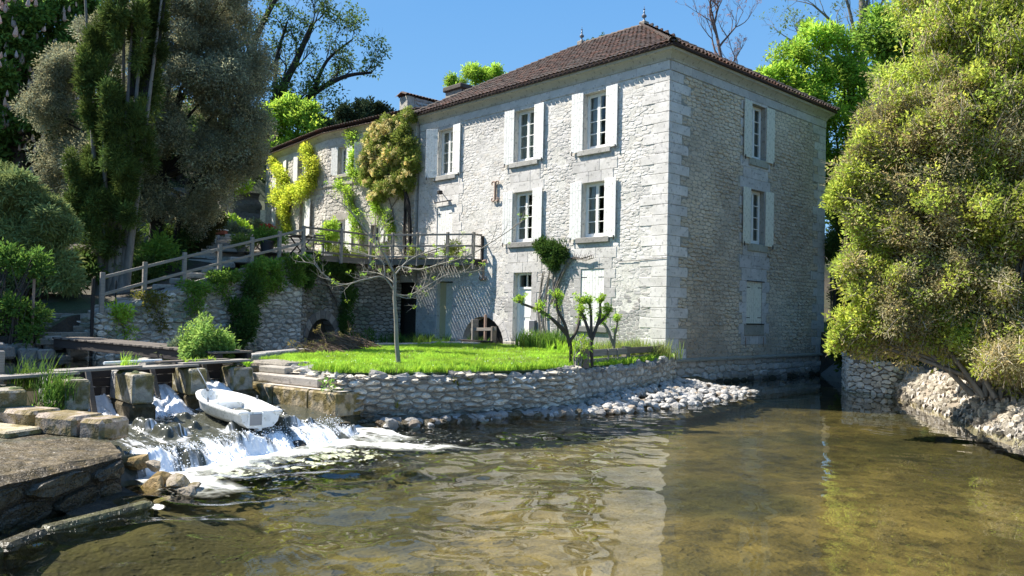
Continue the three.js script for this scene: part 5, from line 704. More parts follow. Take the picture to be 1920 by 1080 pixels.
  const c = thing('sluice_apron', 'smooth grey concrete chute between the house corner and the bank wall', 'apron', [1.2, 0, -9.5]); part('slab', M.ashlar, c, b => { b.col = [0.2, 0.2, 0.19]; b.quad([0.1, -0.2, -10.4], [1.95, -0.2, -9.4], [2.0, 1.15, -10.4], [0.1, 1.25, -11.3]); b.quad([0.1, 1.25, -11.3], [2.0, 1.15, -10.4], [2.6, 1.5, -12.5], [0.0, 1.5, -12.5]); });
  const g = thing('rail_fence', 'dark timber rail fence at the far right corner of the house', 'fence', [0.8, 1.5, -11]); part('rail', M.woodDark, g, b => b.bar([0.05, 2.1, -11.2], [4.2, 2.0, -7.9], 0.07, 0.1)); part('rail', M.woodDark, g, b => b.bar([0.05, 1.35, -11.2], [3.6, 1.3, -8.4], 0.1, 0.14)); for (const k of [0.02, 0.33, 0.8]) part('post', M.woodDark, g, b => b.bar([0.05 + 4.1 * k, 1.0, -11.2 + 3.2 * k], [0.05 + 4.1 * k, 2.25, -11.2 + 3.2 * k], 0.1, 0.1));
}
// ---------------------------------------------------------------- lawn
{
  struct('lawn', M.soil, b => { b.col = [0.05, 0.07, 0.02]; const s = new THREE.Shape(LAWN.map(p => new THREE.Vector2(p[0], p[1]))), g = new THREE.ShapeGeometry(s), p = g.attributes.position, ix = g.index.array; const P = j => [p.getX(j), 0.985, p.getY(j)]; for (let i = 0; i < ix.length; i += 3) b.tri(P(ix[i]), P(ix[i + 2]), P(ix[i + 1])); for (let i = 0; i < LAWN.length; i++) { const a = LAWN[i], c = LAWN[(i + 1) % LAWN.length]; b.quad([a[0], -0.5, a[1]], [c[0], -0.5, c[1]], [c[0], 0.985, c[1]], [a[0], 0.985, a[1]]); } });
}
// ---------------------------------------------------------------- fence on the retaining wall, terrace deck and railing
{
  const t = thing('wooden_fence', 'grey post-and-rail fence climbing along the top of the retaining wall', 'fence', [-11, 2, 11]);
  const P = [[-9.81, 2.1, 13.83], [-10.45, 2.5, 12.46], [-10.85, 2.9, 11.12], [-11.33, 3.28, 9.77], [-11.95, 3.68, 8.35], [-12.35, 4.02, 7.1], [-12.4, 4.32, 6.1]];
  for (const p of P) part('post', M.woodGrey, t, b => b.box(p[0] - 0.06, p[1] - 0.15, p[2] - 0.06, p[0] + 0.06, p[1] + 1.07, p[2] + 0.06, 0.008));
  for (let i = 0; i + 1 < P.length; i++) for (const h of [0.92, 0.42, ...(i > 1 ? [0.0] : [])]) part('rail', M.woodGrey, t, b => b.bar(V.add(P[i], [0.03, h, 0]), V.add(P[i + 1], [0.03, h, 0]), 0.045, 0.09, 0.006));
  const d = thing('garden_gate_post', 'thin dark iron gate post at the foot of the sloping fence', 'post', [-9.7, 0.8, 14.05]); part('bar', M.iron, d, b => b.bar([-9.68, 0.75, 14.1], [-9.68, 2.98, 14.1], 0.08, 0.08)); part('bar', M.iron, d, b => b.bar([-10.0, 2.0, 13.4], [-10.0, 2.95, 13.4], 0.03, 0.03));
  for (const [x, z, l] of [[-9.6, 15.6, 'rusty fence post in the shade left of the bank steps'], [-9.3, 17.0, 'second rusty fence post in the shade, further left']]) { const p = part('metal_post', M.rust, scene, b => b.bar([x, 0.9, z], [x, 2.9, z], 0.06, 0.06)); tag(p, l, 'post', 'posts in the shade'); }
}
const DECK = { A: [-9.0, 0.45], B: [-12.9, 2.6], C: [-12.45, 6.0] };
{
  const t = thing('terrace_deck', 'wooden terrace deck on beams in front of the house, above the arch', 'deck', [-11.5, 4, 2]), y = 4.36;
  for (let x = -9.08; x > -14.5; x -= 0.19) { const z1 = x > -12.9 ? 0.45 + (-9 - x) * 0.5513 : x > -12.75 ? 5.6 : Math.max(2.4, 5.4 - (-12.85 - x) * 2.0); part('deck_board', M.wood, t, b => b.box(x - 0.077, y - 0.03, 0.03, x + 0.077, y, z1, 0.004)); }
  part('fascia', M.wood, t, b => b.bar([-8.98, y - 0.14, 0.47], [-12.9, y - 0.14, 2.64], 0.05, 0.22)); part('fascia', M.wood, t, b => b.bar([-12.92, y - 0.14, 2.62], [-12.6, y - 0.14, 5.95], 0.05, 0.22)); part('end_board', M.woodDark, t, b => b.bar([-8.98, y - 0.12, 0.03], [-8.98, y - 0.12, 0.47], 0.05, 0.24));
  for (const [a, c] of [[[-9.4, 0.35], [-14.4, 0.35]], [[-11.2, 1.5], [-14.4, 1.5]]]) part('joist', M.woodDark, t, b => b.bar([a[0], y - 0.13, a[1]], [c[0], y - 0.13, c[1]], 0.09, 0.17));
  const r = thing('deck_railing', 'grey timber railing with posts and three rails along the terrace deck', 'railing', [-11, 4.3, 2]), L = V.lerp, p0 = [-9.02, y, 0.47], p1 = [-12.92, y, 2.62], p2 = [-12.4, y, 6.1], posts = [p0, L(p0, p1, 0.25), L(p0, p1, 0.55), L(p0, p1, 0.8), L(p1, p2, 0.05), [-12.65, y, 4.3]];
  posts.forEach((p, i) => part('post', M.woodGrey, r, b => b.box(p[0] - 0.055, p[1] - (i === 0 || i === 4 ? 0.42 : 0.3), p[2] - 0.055, p[0] + 0.055, p[1] + 1.08, p[2] + 0.055, 0.008)));
  for (const h of [0.98, 0.52, 0.08]) { part('rail', M.woodGrey, r, b => b.bar([p0[0], y + h, p0[2] + 0.05], [p1[0], y + h, p1[2] + 0.05], 0.045, 0.075, 0.006)); part('rail', M.wood, r, b => b.bar([p1[0], y + h, p1[2] + 0.05], [p2[0], y + h, p2[2] - 0.05], 0.045, 0.075, 0.006)); if (h > 0.3) part('rail', M.wood, r, b => b.bar([-9.02, y + h, 0.05], [-9.02, y + h, 0.47], 0.045, 0.07)); }
  part('wall_post', M.woodDark, r, b => b.box(-8.98, y - 0.3, 0.02, -8.9, y + 0.95, 0.12));
  const w = struct('terrace_paving', M.ashlar, b => { b.col = [0.42, 0.38, 0.31]; b.quad([-14.5, 4.34, 0.1], [-14.5, 4.34, 2.6], [-21, 4.62, 6], [-20.2, 4.62, 0.9]); b.quad([-14.5, 4.34, 2.6], [-12.5, 4.33, 6.2], [-15.5, 4.4, 8.2], [-21, 4.62, 6]); });
  part('terrace_edge', M.ashlar, w, b => { b.col = [0.4, 0.36, 0.3]; b.bar([-12.45, 4.24, 6.0], [-12.8, 4.24, 5.65], 0.5, 0.14, 0.02); b.bar([-12.8, 4.22, 5.65], [-14.4, 4.22, 2.6], 0.5, 0.14, 0.02); });
}
{ // wide garden steps rising behind the fence, and the stepped path
  const st = thing('garden_steps', 'wide pale stone steps climbing from the terrace towards the end of the low wing', 'steps', [-16, 4.2, 5]), f = [-0.73, 0, -0.683], s = [0.684, 0, -0.73], R = rng(301);
  for (let i = 0; i < 9; i++) for (const k of [-1, 1]) { const c = 0.42 + 0.12 * R(), o = V.mad(V.mad([-14.9, 3.95 + 0.175 * i, 7.2], f, 0.52 * i), s, k * 1.02 - 0.25); part('step', M.ashlar, st, b => { b.col = [c, c * 0.94, c * 0.84]; b.obox(o, V.mul(s, 1.0), [0, 0.1, 0], V.mul(f, 0.4), 0.02); }); }
  const p = thing('stepped_path', 'earth and stone path with low steps behind the fence', 'path', [-12, 2, 11]); for (let i = 0; i < 9; i++) { const t = i / 8, x = lerp(-11.3, -14.2, t), z = lerp(13.1, 7.8, t), y = lerp(2.12, 3.98, t); part('step', M.rock, p, b => { const c = 0.3 + 0.1 * R(); b.col = [c * 1.05, c * 0.95, c * 0.8]; b.obox([x, y, z], [0.95, 0, 0.45], [0, 0.11, 0], [-0.13, 0, 0.3], 0.04); }); }
}
// ---------------------------------------------------------------- rowing boat
{
  const L = 3.1, t = thing('rowing_boat', 'small white rowing boat moored on the weir, bow against a pier', 'boat', [1.4, 0.31, 14.76]);
  t.rotation.set(0, -0.055, 0); t.scale.setScalar(0.8); const tilt = 0.02;
  const half = s => s < 0.5 ? 0.56 * Math.pow(Math.max(0.0, 1 - Math.pow(1 - s / 0.5, 2.3)), 0.55) : lerp(0.56, 0.43, Math.pow((s - 0.5) / 0.5, 1.5));
  const rim = s => 0.36 + 0.1 * Math.pow(1 - s, 2) - 0.02 * s, keel = s => 0.16 * Math.pow(Math.max(0, 1 - s / 0.25), 2), X = s => (s - 0.5) * L;
  const sec = s => { const b = Math.max(0.02, half(s)), r = rim(s), k = keel(s), h = 0.05, bi = Math.max(0.004, b - 0.035), fl = Math.max(0.12, k + 0.06);
    return [[0, k], [b * 0.62, k + 0.02], [b * 0.86, k + 0.13], [b * 0.97, r - 0.05], [b, r - 0.045], [b + 0.035, r - 0.04], [b + 0.04, r], [bi - h * 0.6, r + 0.006], [bi - h, r - 0.012], [Math.max(0.003, bi * 0.88 - h), fl + 0.04], [Math.max(0.002, bi * 0.8 - h), fl], [0, fl]].map(([z, y]) => [X(s) - 0.12 * (s < 0.2 ? (1 - s / 0.2) * (y / 0.4) : 0), y - tilt * X(s), z]); };
  const h = new MB(); h.local = true; const N = 36, S2 = []; for (let i = 0; i <= N; i++) S2.push(sec(Math.pow(i / N, 1.25)));
  const nrm = (i, j, sg) => { const a = S2[Math.min(N, i + 1)][j], b = S2[Math.max(0, i - 1)][j], c = S2[i][Math.min(11, j + 1)], d = S2[i][Math.max(0, j - 1)]; const n = V.norm(V.cross(V.sub(a, b), V.sub(c, d))); return [n[0], n[1], n[2] * sg]; };
  for (const sg of [1, -1]) { const P = (i, j) => [S2[i][j][0], S2[i][j][1], S2[i][j][2] * sg]; for (let i = 0; i < N; i++) for (let j = 0; j < 11; j++) { const q = [P(i, j), P(i + 1, j), P(i + 1, j + 1), P(i, j + 1)], n = sharp => null; const sm = j < 3 || j > 8; if (sg > 0) h.quad(q[0], q[1], q[2], q[3], sm ? [nrm(i, j, 1), nrm(i + 1, j, 1), nrm(i + 1, j + 1, 1), nrm(i, j + 1, 1)].map(v => V.mul(v, 1)) : null); else h.quad(q[3], q[2], q[1], q[0], sm ? [nrm(i, j + 1, -1), nrm(i + 1, j + 1, -1), nrm(i + 1, j, -1), nrm(i, j, -1)] : null); } }
  { const e = S2[N].slice(0, 8), q = e.map(p => [p[0], p[1], p[2]]); const c = [q[0][0], q[7][1], 0]; for (let j = 0; j < 7; j++) { h.tri(c, q[j + 1], q[j]); h.tri(c, [q[j][0], q[j][1], -q[j][2]], [q[j + 1][0], q[j + 1][1], -q[j + 1][2]]); } const k = S2[N].slice(7); for (let j = 0; j + 1 < k.length; j++) { h.quad([k[j][0] - 0.05, k[j][1], k[j][2]], [k[j + 1][0] - 0.05, k[j + 1][1], k[j + 1][2]], [k[j + 1][0] - 0.05, k[j + 1][1], -k[j + 1][2]], [k[j][0] - 0.05, k[j][1], -k[j][2]]); } }
  h.build('hull', M.gel, t);
  const local = (n, m, f) => { const b = new MB(); b.local = true; f(b); return b.build(n, m, t); }, xs = X(1), yk = -tilt * xs;
  local('bow_seat', M.gel, b => b.box(X(0.2), 0.12, -0.4, X(0.36), 0.31, 0.4, 0.02)); local('side_locker', M.gel, b => b.box(X(0.8), 0.1, 0.2, X(0.985), 0.27, 0.37, 0.02)); local('side_locker', M.gel, b => b.box(X(0.8), 0.1, -0.37, X(0.985), 0.27, -0.2, 0.02));
  local('quarter_deck', M.gel, b => { for (const s of [-1, 1]) b.box(xs - 0.28, rim(1) - 0.03 + yk, s > 0 ? 0.25 : -0.46, xs + 0.035, rim(1) + 0.03 + yk, s > 0 ? 0.46 : -0.25, 0.02); });
  local('motor_pad', S({ color: rgb(0.3, 0.29, 0.28), roughness: 0.6 }), b => b.box(xs - 0.01, 0.07 + yk, -0.02, xs + 0.02, 0.3 + yk, 0.24, 0.006)); local('transom_trim', M.gel, b => b.box(xs, 0.05 + yk, -0.06, xs + 0.045, 0.33 + yk, -0.02, 0.01)); local('transom_trim', M.gel, b => b.box(xs, 0.05 + yk, 0.24, xs + 0.045, 0.33 + yk, 0.28, 0.01));
  local('rowlock', M.zinc, b => { for (const s of [-1, 1]) { const z = s * 0.545, x = X(0.5), y = rim(0.5); b.bar([x, y - 0.02, z], [x, y + 0.05, z], 0.03, 0.03); b.bar([x - 0.03, y + 0.05, z], [x - 0.03, y + 0.1, z], 0.014, 0.014); b.bar([x + 0.03, y + 0.05, z], [x + 0.03, y + 0.1, z], 0.014, 0.014); b.bar([x - 0.035, y + 0.05, z], [x + 0.035, y + 0.05, z], 0.014, 0.014); } });
  local('keel_strip', M.gel, b => b.bar([X(0.3), -0.015 - tilt * X(0.3), 0], [xs, -0.02 + yk, 0], 0.07, 0.06)); local('bow_eye', M.zinc, b => b.box(X(0) - 0.14, rim(0) - 0.02, -0.03, X(0) - 0.06, rim(0) + 0.05, 0.03, 0.01));
  const rope = mb(b => b.tube([[0.16, 0.7, 14.69], [0.1, 0.76, 14.7], [-0.02, 0.95, 14.76], [-0.2, 1.08, 14.78]], [0.009, 0.009, 0.009, 0.009], 5)).build('mooring_rope', S({ color: rgb(0.5, 0.5, 0.5) })); tag(rope, 'thin mooring rope from the bow of the white boat up to the pier', 'rope');
}
// ---------------------------------------------------------------- planter boards by the house, garden furniture, pots
{
  const t = thing('planter_boards', 'low planter edge of weathered boards on the lawn wall near the house corner', 'planter', [1.5, 1, 4]); const a = [2.05, 1.0, 6.25], c = [0.95, 1.0, 1.5], P = k => V.lerp(a, c, k);
  for (const [k, w] of [[0, 0.12], [0.5, 0.09], [0.98, 0.08]]) { const p = P(k); part('post', M.wood, t, b => b.box(p[0] - w, p[1] - 0.05, p[2] - w, p[0] + w, p[1] + 0.42, p[2] + w, 0.01)); }
  for (const [k0, k1] of [[0.03, 0.5], [0.5, 0.98]]) for (const y of [0.12, 0.31]) { part('board', k0 < 0.4 ? M.woodGrey : M.wood, t, b => b.bar(V.add(P(k0), [0.06, y, 0]), V.add(P(k1), [0.06, y - 0.01, 0]), 0.03, y < 0.2 ? 0.1 : 0.17, 0.005)); }
  for (const k of [0.25, 0.36]) part('peg', M.woodGrey, t, b => { const p = P(k); b.bar(V.add(p, [0.1, 0, 0]), V.add(p, [0.1, 0.4, 0]), 0.03, 0.03); });
  // folding garden chair and table at the corner of the terrace
  const chair = (o, turn, label) => { const g = thing('folding_chair', label, 'chair', o, 'folding garden chairs on the terrace'); g.rotation.y = turn; const L = (n, f) => { const b = new MB(); b.local = true; f(b); return b.build(n, M.wood, g); }; for (const x of [-0.2, 0.2]) { L('leg', b => b.bar([x, 0, 0.22], [x, 0.86, -0.2], 0.03, 0.045)); L('leg', b => b.bar([x * 0.85, 0, -0.24], [x * 0.85, 0.44, 0.2], 0.03, 0.045)); } for (let k = 0; k < 5; k++) L('seat_slat', b => b.box(-0.19, 0.43, -0.18 + k * 0.085, 0.19, 0.45, -0.11 + k * 0.085)); for (let k = 0; k < 3; k++) L('back_slat', b => b.bar([-0.2, 0.6 + k * 0.1, -0.08 - k * 0.045], [0.2, 0.6 + k * 0.1, -0.08 - k * 0.045], 0.015, 0.06)); };
  chair([-13.2, 4.36, 5.0], 1.0, 'dark folding chair beside the terrace table, seen through the railing'); chair([-15.6, 4.42, 6.4], -0.6, 'folding chair standing left of the big black flowerpot');
  const tb = thing('garden_table', 'small dark slatted table at the corner of the terrace', 'table', [-13.5, 4.36, 5.6]); for (let k = 0; k < 6; k++) part('slat', M.woodDark, tb, b => b.box(-13.95 + k * 0.15, 5.06, 5.2, -13.82 + k * 0.15, 5.09, 6.0)); for (const x of [-13.85, -13.2]) part('leg', M.woodDark, tb, b => { b.bar([x, 4.36, 5.3], [x, 5.06, 5.9], 0.03, 0.05); b.bar([x, 4.36, 5.9], [x, 5.06, 5.3], 0.03, 0.05); });
}
function pot(o, r, h, mat, label, name = 'flowerpot') { const t = thing(name, label, 'pot', o); part('pot', mat, t, b => b.lathe(o, [[0, 0.01], [r * 0.72, 0], [r * 0.95, h * 0.88], [r * 1.06, h * 0.88], [r * 1.06, h], [r * 0.92, h], [r * 0.88, h * 0.85], [0, h * 0.85]], 18)); return t; }
pot([-14.4, 4.38, 6.6], 0.3, 0.5, M.plasticBlack, 'big black flowerpot with red flowers behind the fence'); pot([-13.85, 4.36, 1.55], 0.16, 0.26, M.terracotta, 'small terracotta pot on the wall ledge behind the railing'); pot([-15.2, 4.36, 3.4], 0.2, 0.3, S({ color: rgb(0.4, 0.4, 0.4) }), 'grey pot with a bushy green plant beside the wing door'); pot([-14.9, 4.3, 7.4], 0.22, 0.3, M.wood, 'low brown planter tub left of the black flowerpot');
part('pedestal', M.rubble, scene, b => { b.col = [0.42, 0.36, 0.27]; b.box(-14.05, 3.9, 1.3, -13.6, 4.9, 1.8, 0.03); }).userData = { label: 'little stone pedestal below the terracotta pot by the railing', category: 'pedestal' };
{
  const t = thing('garden_trough', 'red and white flower trough on a stand by the upper steps', 'planter', [-19.9, 5.0, 6.4]); part('trough', M.terracotta, t, b => b.obox([-19.9, 5.55, 6.4], [0.32, 0, -0.34], [0, 0.1, 0], [0.12, 0, 0.12], 0.03)); part('rim', M.paint, t, b => b.obox([-19.9, 5.66, 6.4], [0.34, 0, -0.36], [0, 0.025, 0], [0.14, 0, 0.14], 0.01)); part('stand', M.paint, t, b => { b.bar([-19.9, 4.9, 6.4], [-19.9, 5.46, 6.4], 0.06, 0.06); });
  const c = thing('garden_chair', 'white metal garden chair among plants by the upper steps', 'chair', [-20.6, 4.9, 6.6]); for (const [x, z] of [[-0.2, -0.2], [0.2, -0.2], [-0.2, 0.2], [0.2, 0.2]]) part('leg', M.paint, c, b => b.bar([-20.6 + x, 4.85, 6.6 + z], [-20.6 + x, 5.4, 6.6 + z], 0.03, 0.03)); part('seat', M.paint, c, b => b.box(-20.82, 5.4, 6.38, -20.38, 5.43, 6.82)); for (let k = 0; k < 5; k++) part('back_bar', M.paint, c, b => b.bar([-20.8, 5.43, 6.42 + k * 0.09], [-20.86, 5.95, 6.42 + k * 0.09], 0.02, 0.02)); part('back_rail', M.paint, c, b => b.bar([-20.86, 5.95, 6.38], [-20.86, 5.95, 6.82], 0.03, 0.03));
  const p = thing('old_pillar', 'old pale stone gatepost and rock face in the shade left of the wing', 'pillar', [-24.3, 5, 4.2]); for (let i = 0; i < 7; i++) part('block', M.rock, p, b => { const c = 0.3 + 0.05 * (i % 3); b.col = [c, c * 0.98, c * 0.93]; b.box(-24.65, 5.2 + i * 0.6, 3.85, -24.0, 5.79 + i * 0.6, 4.5, 0.03); });
  const w = thing('cliff', 'dark rough rock face behind the end of the wing', 'cliff', [-30, 6, 1]); part('rock', M.rock, w, b => { const n = 26, P = (i, j) => { const u = i / n, v = j / n, x = lerp(-29.5, -33, u) + 1.2 * (fbm(u * 6, v * 6, 3, 4) - 0.5), z = lerp(-0.5, 8, u), y = 5.5 + 3.6 * v; return [x + 0.9 * fbm(u * 8, v * 8, 9, 4) - v * 1.2, y, z]; }; for (let i = 0; i < n; i++) for (let j = 0; j < n; j++) { const c = 0.12 + 0.12 * fbm(i * 0.4, j * 0.4, 2, 3); b.col = [c, c * 0.95, c * 0.85]; b.quad(P(i, j), P(i + 1, j), P(i + 1, j + 1), P(i, j + 1)); } });
}
// ---------------------------------------------------------------- plants
function sprayGeo(seed, n, len, wid, spread, up = 0.5, fold = 0.18) { // leaves of one spray: they point outwards and up, faces turned to the light above
  const R = rng(seed), b = new MB();
  for (let i = 0; i < n; i++) {
    let d; do { d = [R() * 2 - 1, R() * 2 - 1, R() * 2 - 1]; } while (V.len(d) > 1 || V.len(d) < 0.1); const p = V.mul(d, spread); p[1] *= 0.75; const dir = V.norm(V.add(V.add(V.norm(d), [0, up, 0]), [(R() - 0.5) * 1.2, (R() - 0.5) * 1.2, (R() - 0.5) * 1.2]));
    let s = V.norm(V.add(V.norm(V.cross(dir, [0.01, 1, 0.02])), [(R() - 0.5) * 0.9, (R() - 0.5) * 0.9, (R() - 0.5) * 0.9])); s = V.norm(V.sub(s, V.mul(dir, V.dot(s, dir)))); const nn = V.cross(s, dir), L = len * (0.65 + 0.7 * R()), w = wid * (0.65 + 0.7 * R()), m = V.mad(p, dir, L * 0.45), t = V.mad(V.mad(p, dir, L), nn, -L * 0.15);
    const l = V.mad(V.mad(m, s, w / 2), nn, w * fold), r = V.mad(V.mad(m, s, -w / 2), nn, w * fold); b.tri(p, l, t); b.tri(p, t, r);
  }
  return b.geometry();
}
function tuftGeo(seed, n, h, w, lean = 0.5, base = 0.05) { const R = rng(seed), b = new MB(); for (let i = 0; i < n; i++) { const a = R() * 6.283, l = lean * (0.3 + R()), H = h * (0.5 + 0.6 * R()), c = Math.cos(a), s = Math.sin(a), o = [(R() - 0.5) * base * 2, 0, (R() - 0.5) * base * 2], sx = [-s * w, 0, c * w]; const P = t => [o[0] + c * l * H * t * t, H * t * (1 - 0.3 * l * t), o[2] + s * l * H * t * t]; const p0 = P(0), p1 = P(0.5), p2 = P(0.85), p3 = P(1.05), k = (p, q) => V.mad(p, sx, q); b.quad(k(p0, 0.7), k(p0, -0.7), k(p1, -0.9), k(p1, 0.9)); b.quad(k(p1, 0.9), k(p1, -0.9), k(p2, -0.5), k(p2, 0.5)); b.tri(k(p2, 0.5), k(p2, -0.5), p3); } return b.geometry(); }
function fernGeo(seed, n, L, leaf) { const R = rng(seed), b = new MB(); for (let i = 0; i < n; i++) { const a = R() * 6.283, l = L * (0.7 + 0.5 * R()), c = Math.cos(a), s = Math.sin(a); for (let k = 2; k < 10; k++) { const t = k / 10, p = [c * l * t * 0.8, l * (t - 0.6 * t * t), s * l * t * 0.8], w = leaf * Math.sin(t * 2.8); for (const q of [-1, 1]) { const e = [p[0] - s * w * q + c * w * 0.5, p[1] - 0.02, p[2] + c * w * q + s * w * 0.5]; b.tri(p, V.add(p, [c * w * 0.4, 0, s * w * 0.4]), e); } } } return b.geometry(); }
const G = {
  leafS: sprayGeo(1, 16, 0.08, 0.045, 0.17), leafM: sprayGeo(2, 15, 0.17, 0.1, 0.33), leafL: sprayGeo(3, 14, 0.3, 0.18, 0.58), needle: sprayGeo(5, 30, 0.17, 0.035, 0.19, 1.4, 0.1), needleS: sprayGeo(15, 26, 0.16, 0.035, 0.22, 0.2, 0.1),
  small: sprayGeo(6, 30, 0.085, 0.042, 0.3), tuft: tuftGeo(7, 11, 0.075, 0.0035, 0.6, 0.04), tuftL: tuftGeo(8, 14, 0.45, 0.008, 0.55, 0.07), tuftXL: tuftGeo(9, 12, 0.75, 0.011, 0.55, 0.1), strap: tuftGeo(10, 12, 0.42, 0.022, 0.9, 0.05), fern: fernGeo(11, 9, 0.4, 0.06), candle: (() => { const b = new MB(); b.lathe([0, 0, 0], [[0.02, -0.16], [0.075, -0.1], [0.06, 0.02], [0.03, 0.13], [0, 0.2]], 6); return b.geometry(); })(), daisy: (() => { const b = new MB(); for (let i = 0; i < 6; i++) { const a = i / 6 * 6.283, c = (i + 1) / 6 * 6.283; b.tri([0, 0.003, 0], [Math.cos(c) * 0.014, 0, Math.sin(c) * 0.014], [Math.cos(a) * 0.014, 0, Math.sin(a) * 0.014]); } return b.geometry(); })(), rosette: sprayGeo(12, 13, 0.06, 0.034, 0.06, 0.7),
};
const ZERO = new THREE.Vector3(), UPV = new THREE.Vector3(0, 1, 0);
function leaves(parent, name, geo, mat, pts, seed, tint = [0.7, 1.3], upright = false, off) {
  const R = rng(seed), im = new THREE.InstancedMesh(geo, mat, pts.length), m = new THREE.Matrix4(), q = new THREE.Quaternion(), q2 = new THREE.Quaternion(), e = new THREE.Euler(), c = new THREE.Color(), o = off || (parent === scene ? ZERO : parent.position), v = new THREE.Vector3();
  pts.forEach((p, i) => {
    if (upright) { e.set((R() - 0.5) * 0.3, R() * 6.283, (R() - 0.5) * 0.3); q.setFromEuler(e); }
    else { const d = p[5] || [0, 0, 0]; v.set(d[0] + (R() - 0.5) * 0.9, d[1] + 0.55 + (R() - 0.5) * 0.9, d[2] + (R() - 0.5) * 0.9).normalize(); q.setFromUnitVectors(UPV, v); q.multiply(q2.setFromAxisAngle(UPV, R() * 6.283)); }
    const s = (p[3] || 1) * (0.75 + 0.5 * R()); m.compose(v.set(p[0] - o.x, p[1] - o.y, p[2] - o.z), q, new THREE.Vector3(s, s, s)); im.setMatrixAt(i, m); const k = lerp(tint[0], tint[1], R()) * (p[4] || 1), y = (R() - 0.5) * 0.25; im.setColorAt(i, c.setRGB(k * (1 + y), k, k * (1 - y)));
  });
  im.name = name; im.userData.kind = 'stuff'; parent.add(im); return shadows(im);
}
// points for sprays: every clump [x, y, z, rx, ry, rz, n] breaks up into boughs of uneven size, thick at the skin and open between
function clumps(list, seed, o = {}) {
  const R = rng(seed), out = [], { gap = 0.42, f = 0.9, core = 0.45, s = 1, lobes = 9 } = o, ball = () => { let d; do { d = [R() * 2 - 1, R() * 2 - 1, R() * 2 - 1]; } while (V.len(d) > 1 || V.len(d) < 0.05); return d; };
  for (const [x, y, z, rx, ry, rz, n] of list) {
    const L = []; for (let k = 0; k < lobes; k++) { const d = V.norm(ball()), r = 0.45 + 0.55 * R(); L.push([d[0] * r, d[1] * r, d[2] * r, 0.22 + 0.3 * R()]); }
    for (let k = 0, guard = 0; k < n && guard < n * 5; guard++) {
      const l = L[Math.floor(R() * lobes)], d = ball(), u = V.norm(d), w = Math.pow(lerp(core * 0.6, 1, R()), 0.6) * l[3] * (R() < 0.08 ? 1.35 : 1), h = [l[0] + u[0] * w, l[1] + u[1] * w, l[2] + u[2] * w], p = [x + h[0] * rx, y + h[1] * ry, z + h[2] * rz];
      if (fbm(p[0] * f * 1.6, p[1] * f * 1.6, p[2] * f * 1.6, 3) < gap) continue; const e = V.norm(V.add(u, V.mul(h, 0.7))); out.push([...p, s, 0.75 + 0.5 * noise(p[0] * 1.3, p[1] * 1.3, p[2] * 1.3), e]); k++;
    }
  }
  return out;
}
const CR = [0.684, 0, -0.73], CF = [-0.73, 0, -0.683]; // to the right and away, as seen from the pool
const off = (p, r, u, f = 0) => [p[0] + CR[0] * r + CF[0] * f, p[1] + u, p[2] + CR[2] * r + CF[2] * f];
function grow(b, R, p, d, len, r, level, o, tips) { // recursive branching
  const n = o.seg || 5, pts = [p], rad = [r]; let q = p, v = d;
  for (let i = 1; i <= n; i++) { v = V.norm(V.add(v, [(R() - 0.5) * o.wander, (R() - 0.5) * o.wander + (o.lift || 0), (R() - 0.5) * o.wander])); q = V.mad(q, v, len / n); pts.push(q); rad.push(r * lerp(1, o.taper || 0.55, i / n)); if (level > 0 && i > 1 && R() < (o.side ?? 0.6)) { const a = V.norm([R() - 0.5, R() - 0.5 + (o.up ?? 0.2), R() - 0.5]), e = V.norm(V.add(V.mul(v, 0.8), V.mul(a, o.open || 1))); grow(b, R, q, e, len * lerp(0.45, 0.75, R()), rad[i] * 0.6, level - 1, o, tips); } }
  b.tube(pts, rad, level > 1 ? 7 : level > 0 ? 5 : 4, false); if (level > 0) for (let k = 0; k < (o.fork || 2); k++) { const a = V.norm([R() - 0.5, R() - 0.5 + (o.up ?? 0.2), R() - 0.5]); grow(b, R, q, V.norm(V.add(v, V.mul(a, (o.open || 1) * 0.8))), len * lerp(0.6, 0.85, R()), rad[n] * 0.75, level - 1, o, tips); } else tips.push(q);
}
const limb = (b, pts, r0, r1, sides = 7) => { const n = 6, out = [], rad = []; for (let i = 0; i + 1 < pts.length; i++) for (let k = 0; k < n; k++) { const t = k / n, p0 = pts[Math.max(0, i - 1)], p1 = pts[i], p2 = pts[i + 1], p3 = pts[Math.min(pts.length - 1, i + 2)]; out.push([0, 1, 2].map(a => 0.5 * (2 * p1[a] + (p2[a] - p0[a]) * t + (2 * p0[a] - 5 * p1[a] + 4 * p2[a] - p3[a]) * t * t + (3 * p1[a] - p0[a] - 3 * p2[a] + p3[a]) * t * t * t))); } out.push(pts.at(-1)); out.forEach((_, i) => rad.push(lerp(r0, r1, i / (out.length - 1)))); b.tube(out, rad, sides, false); return out; };
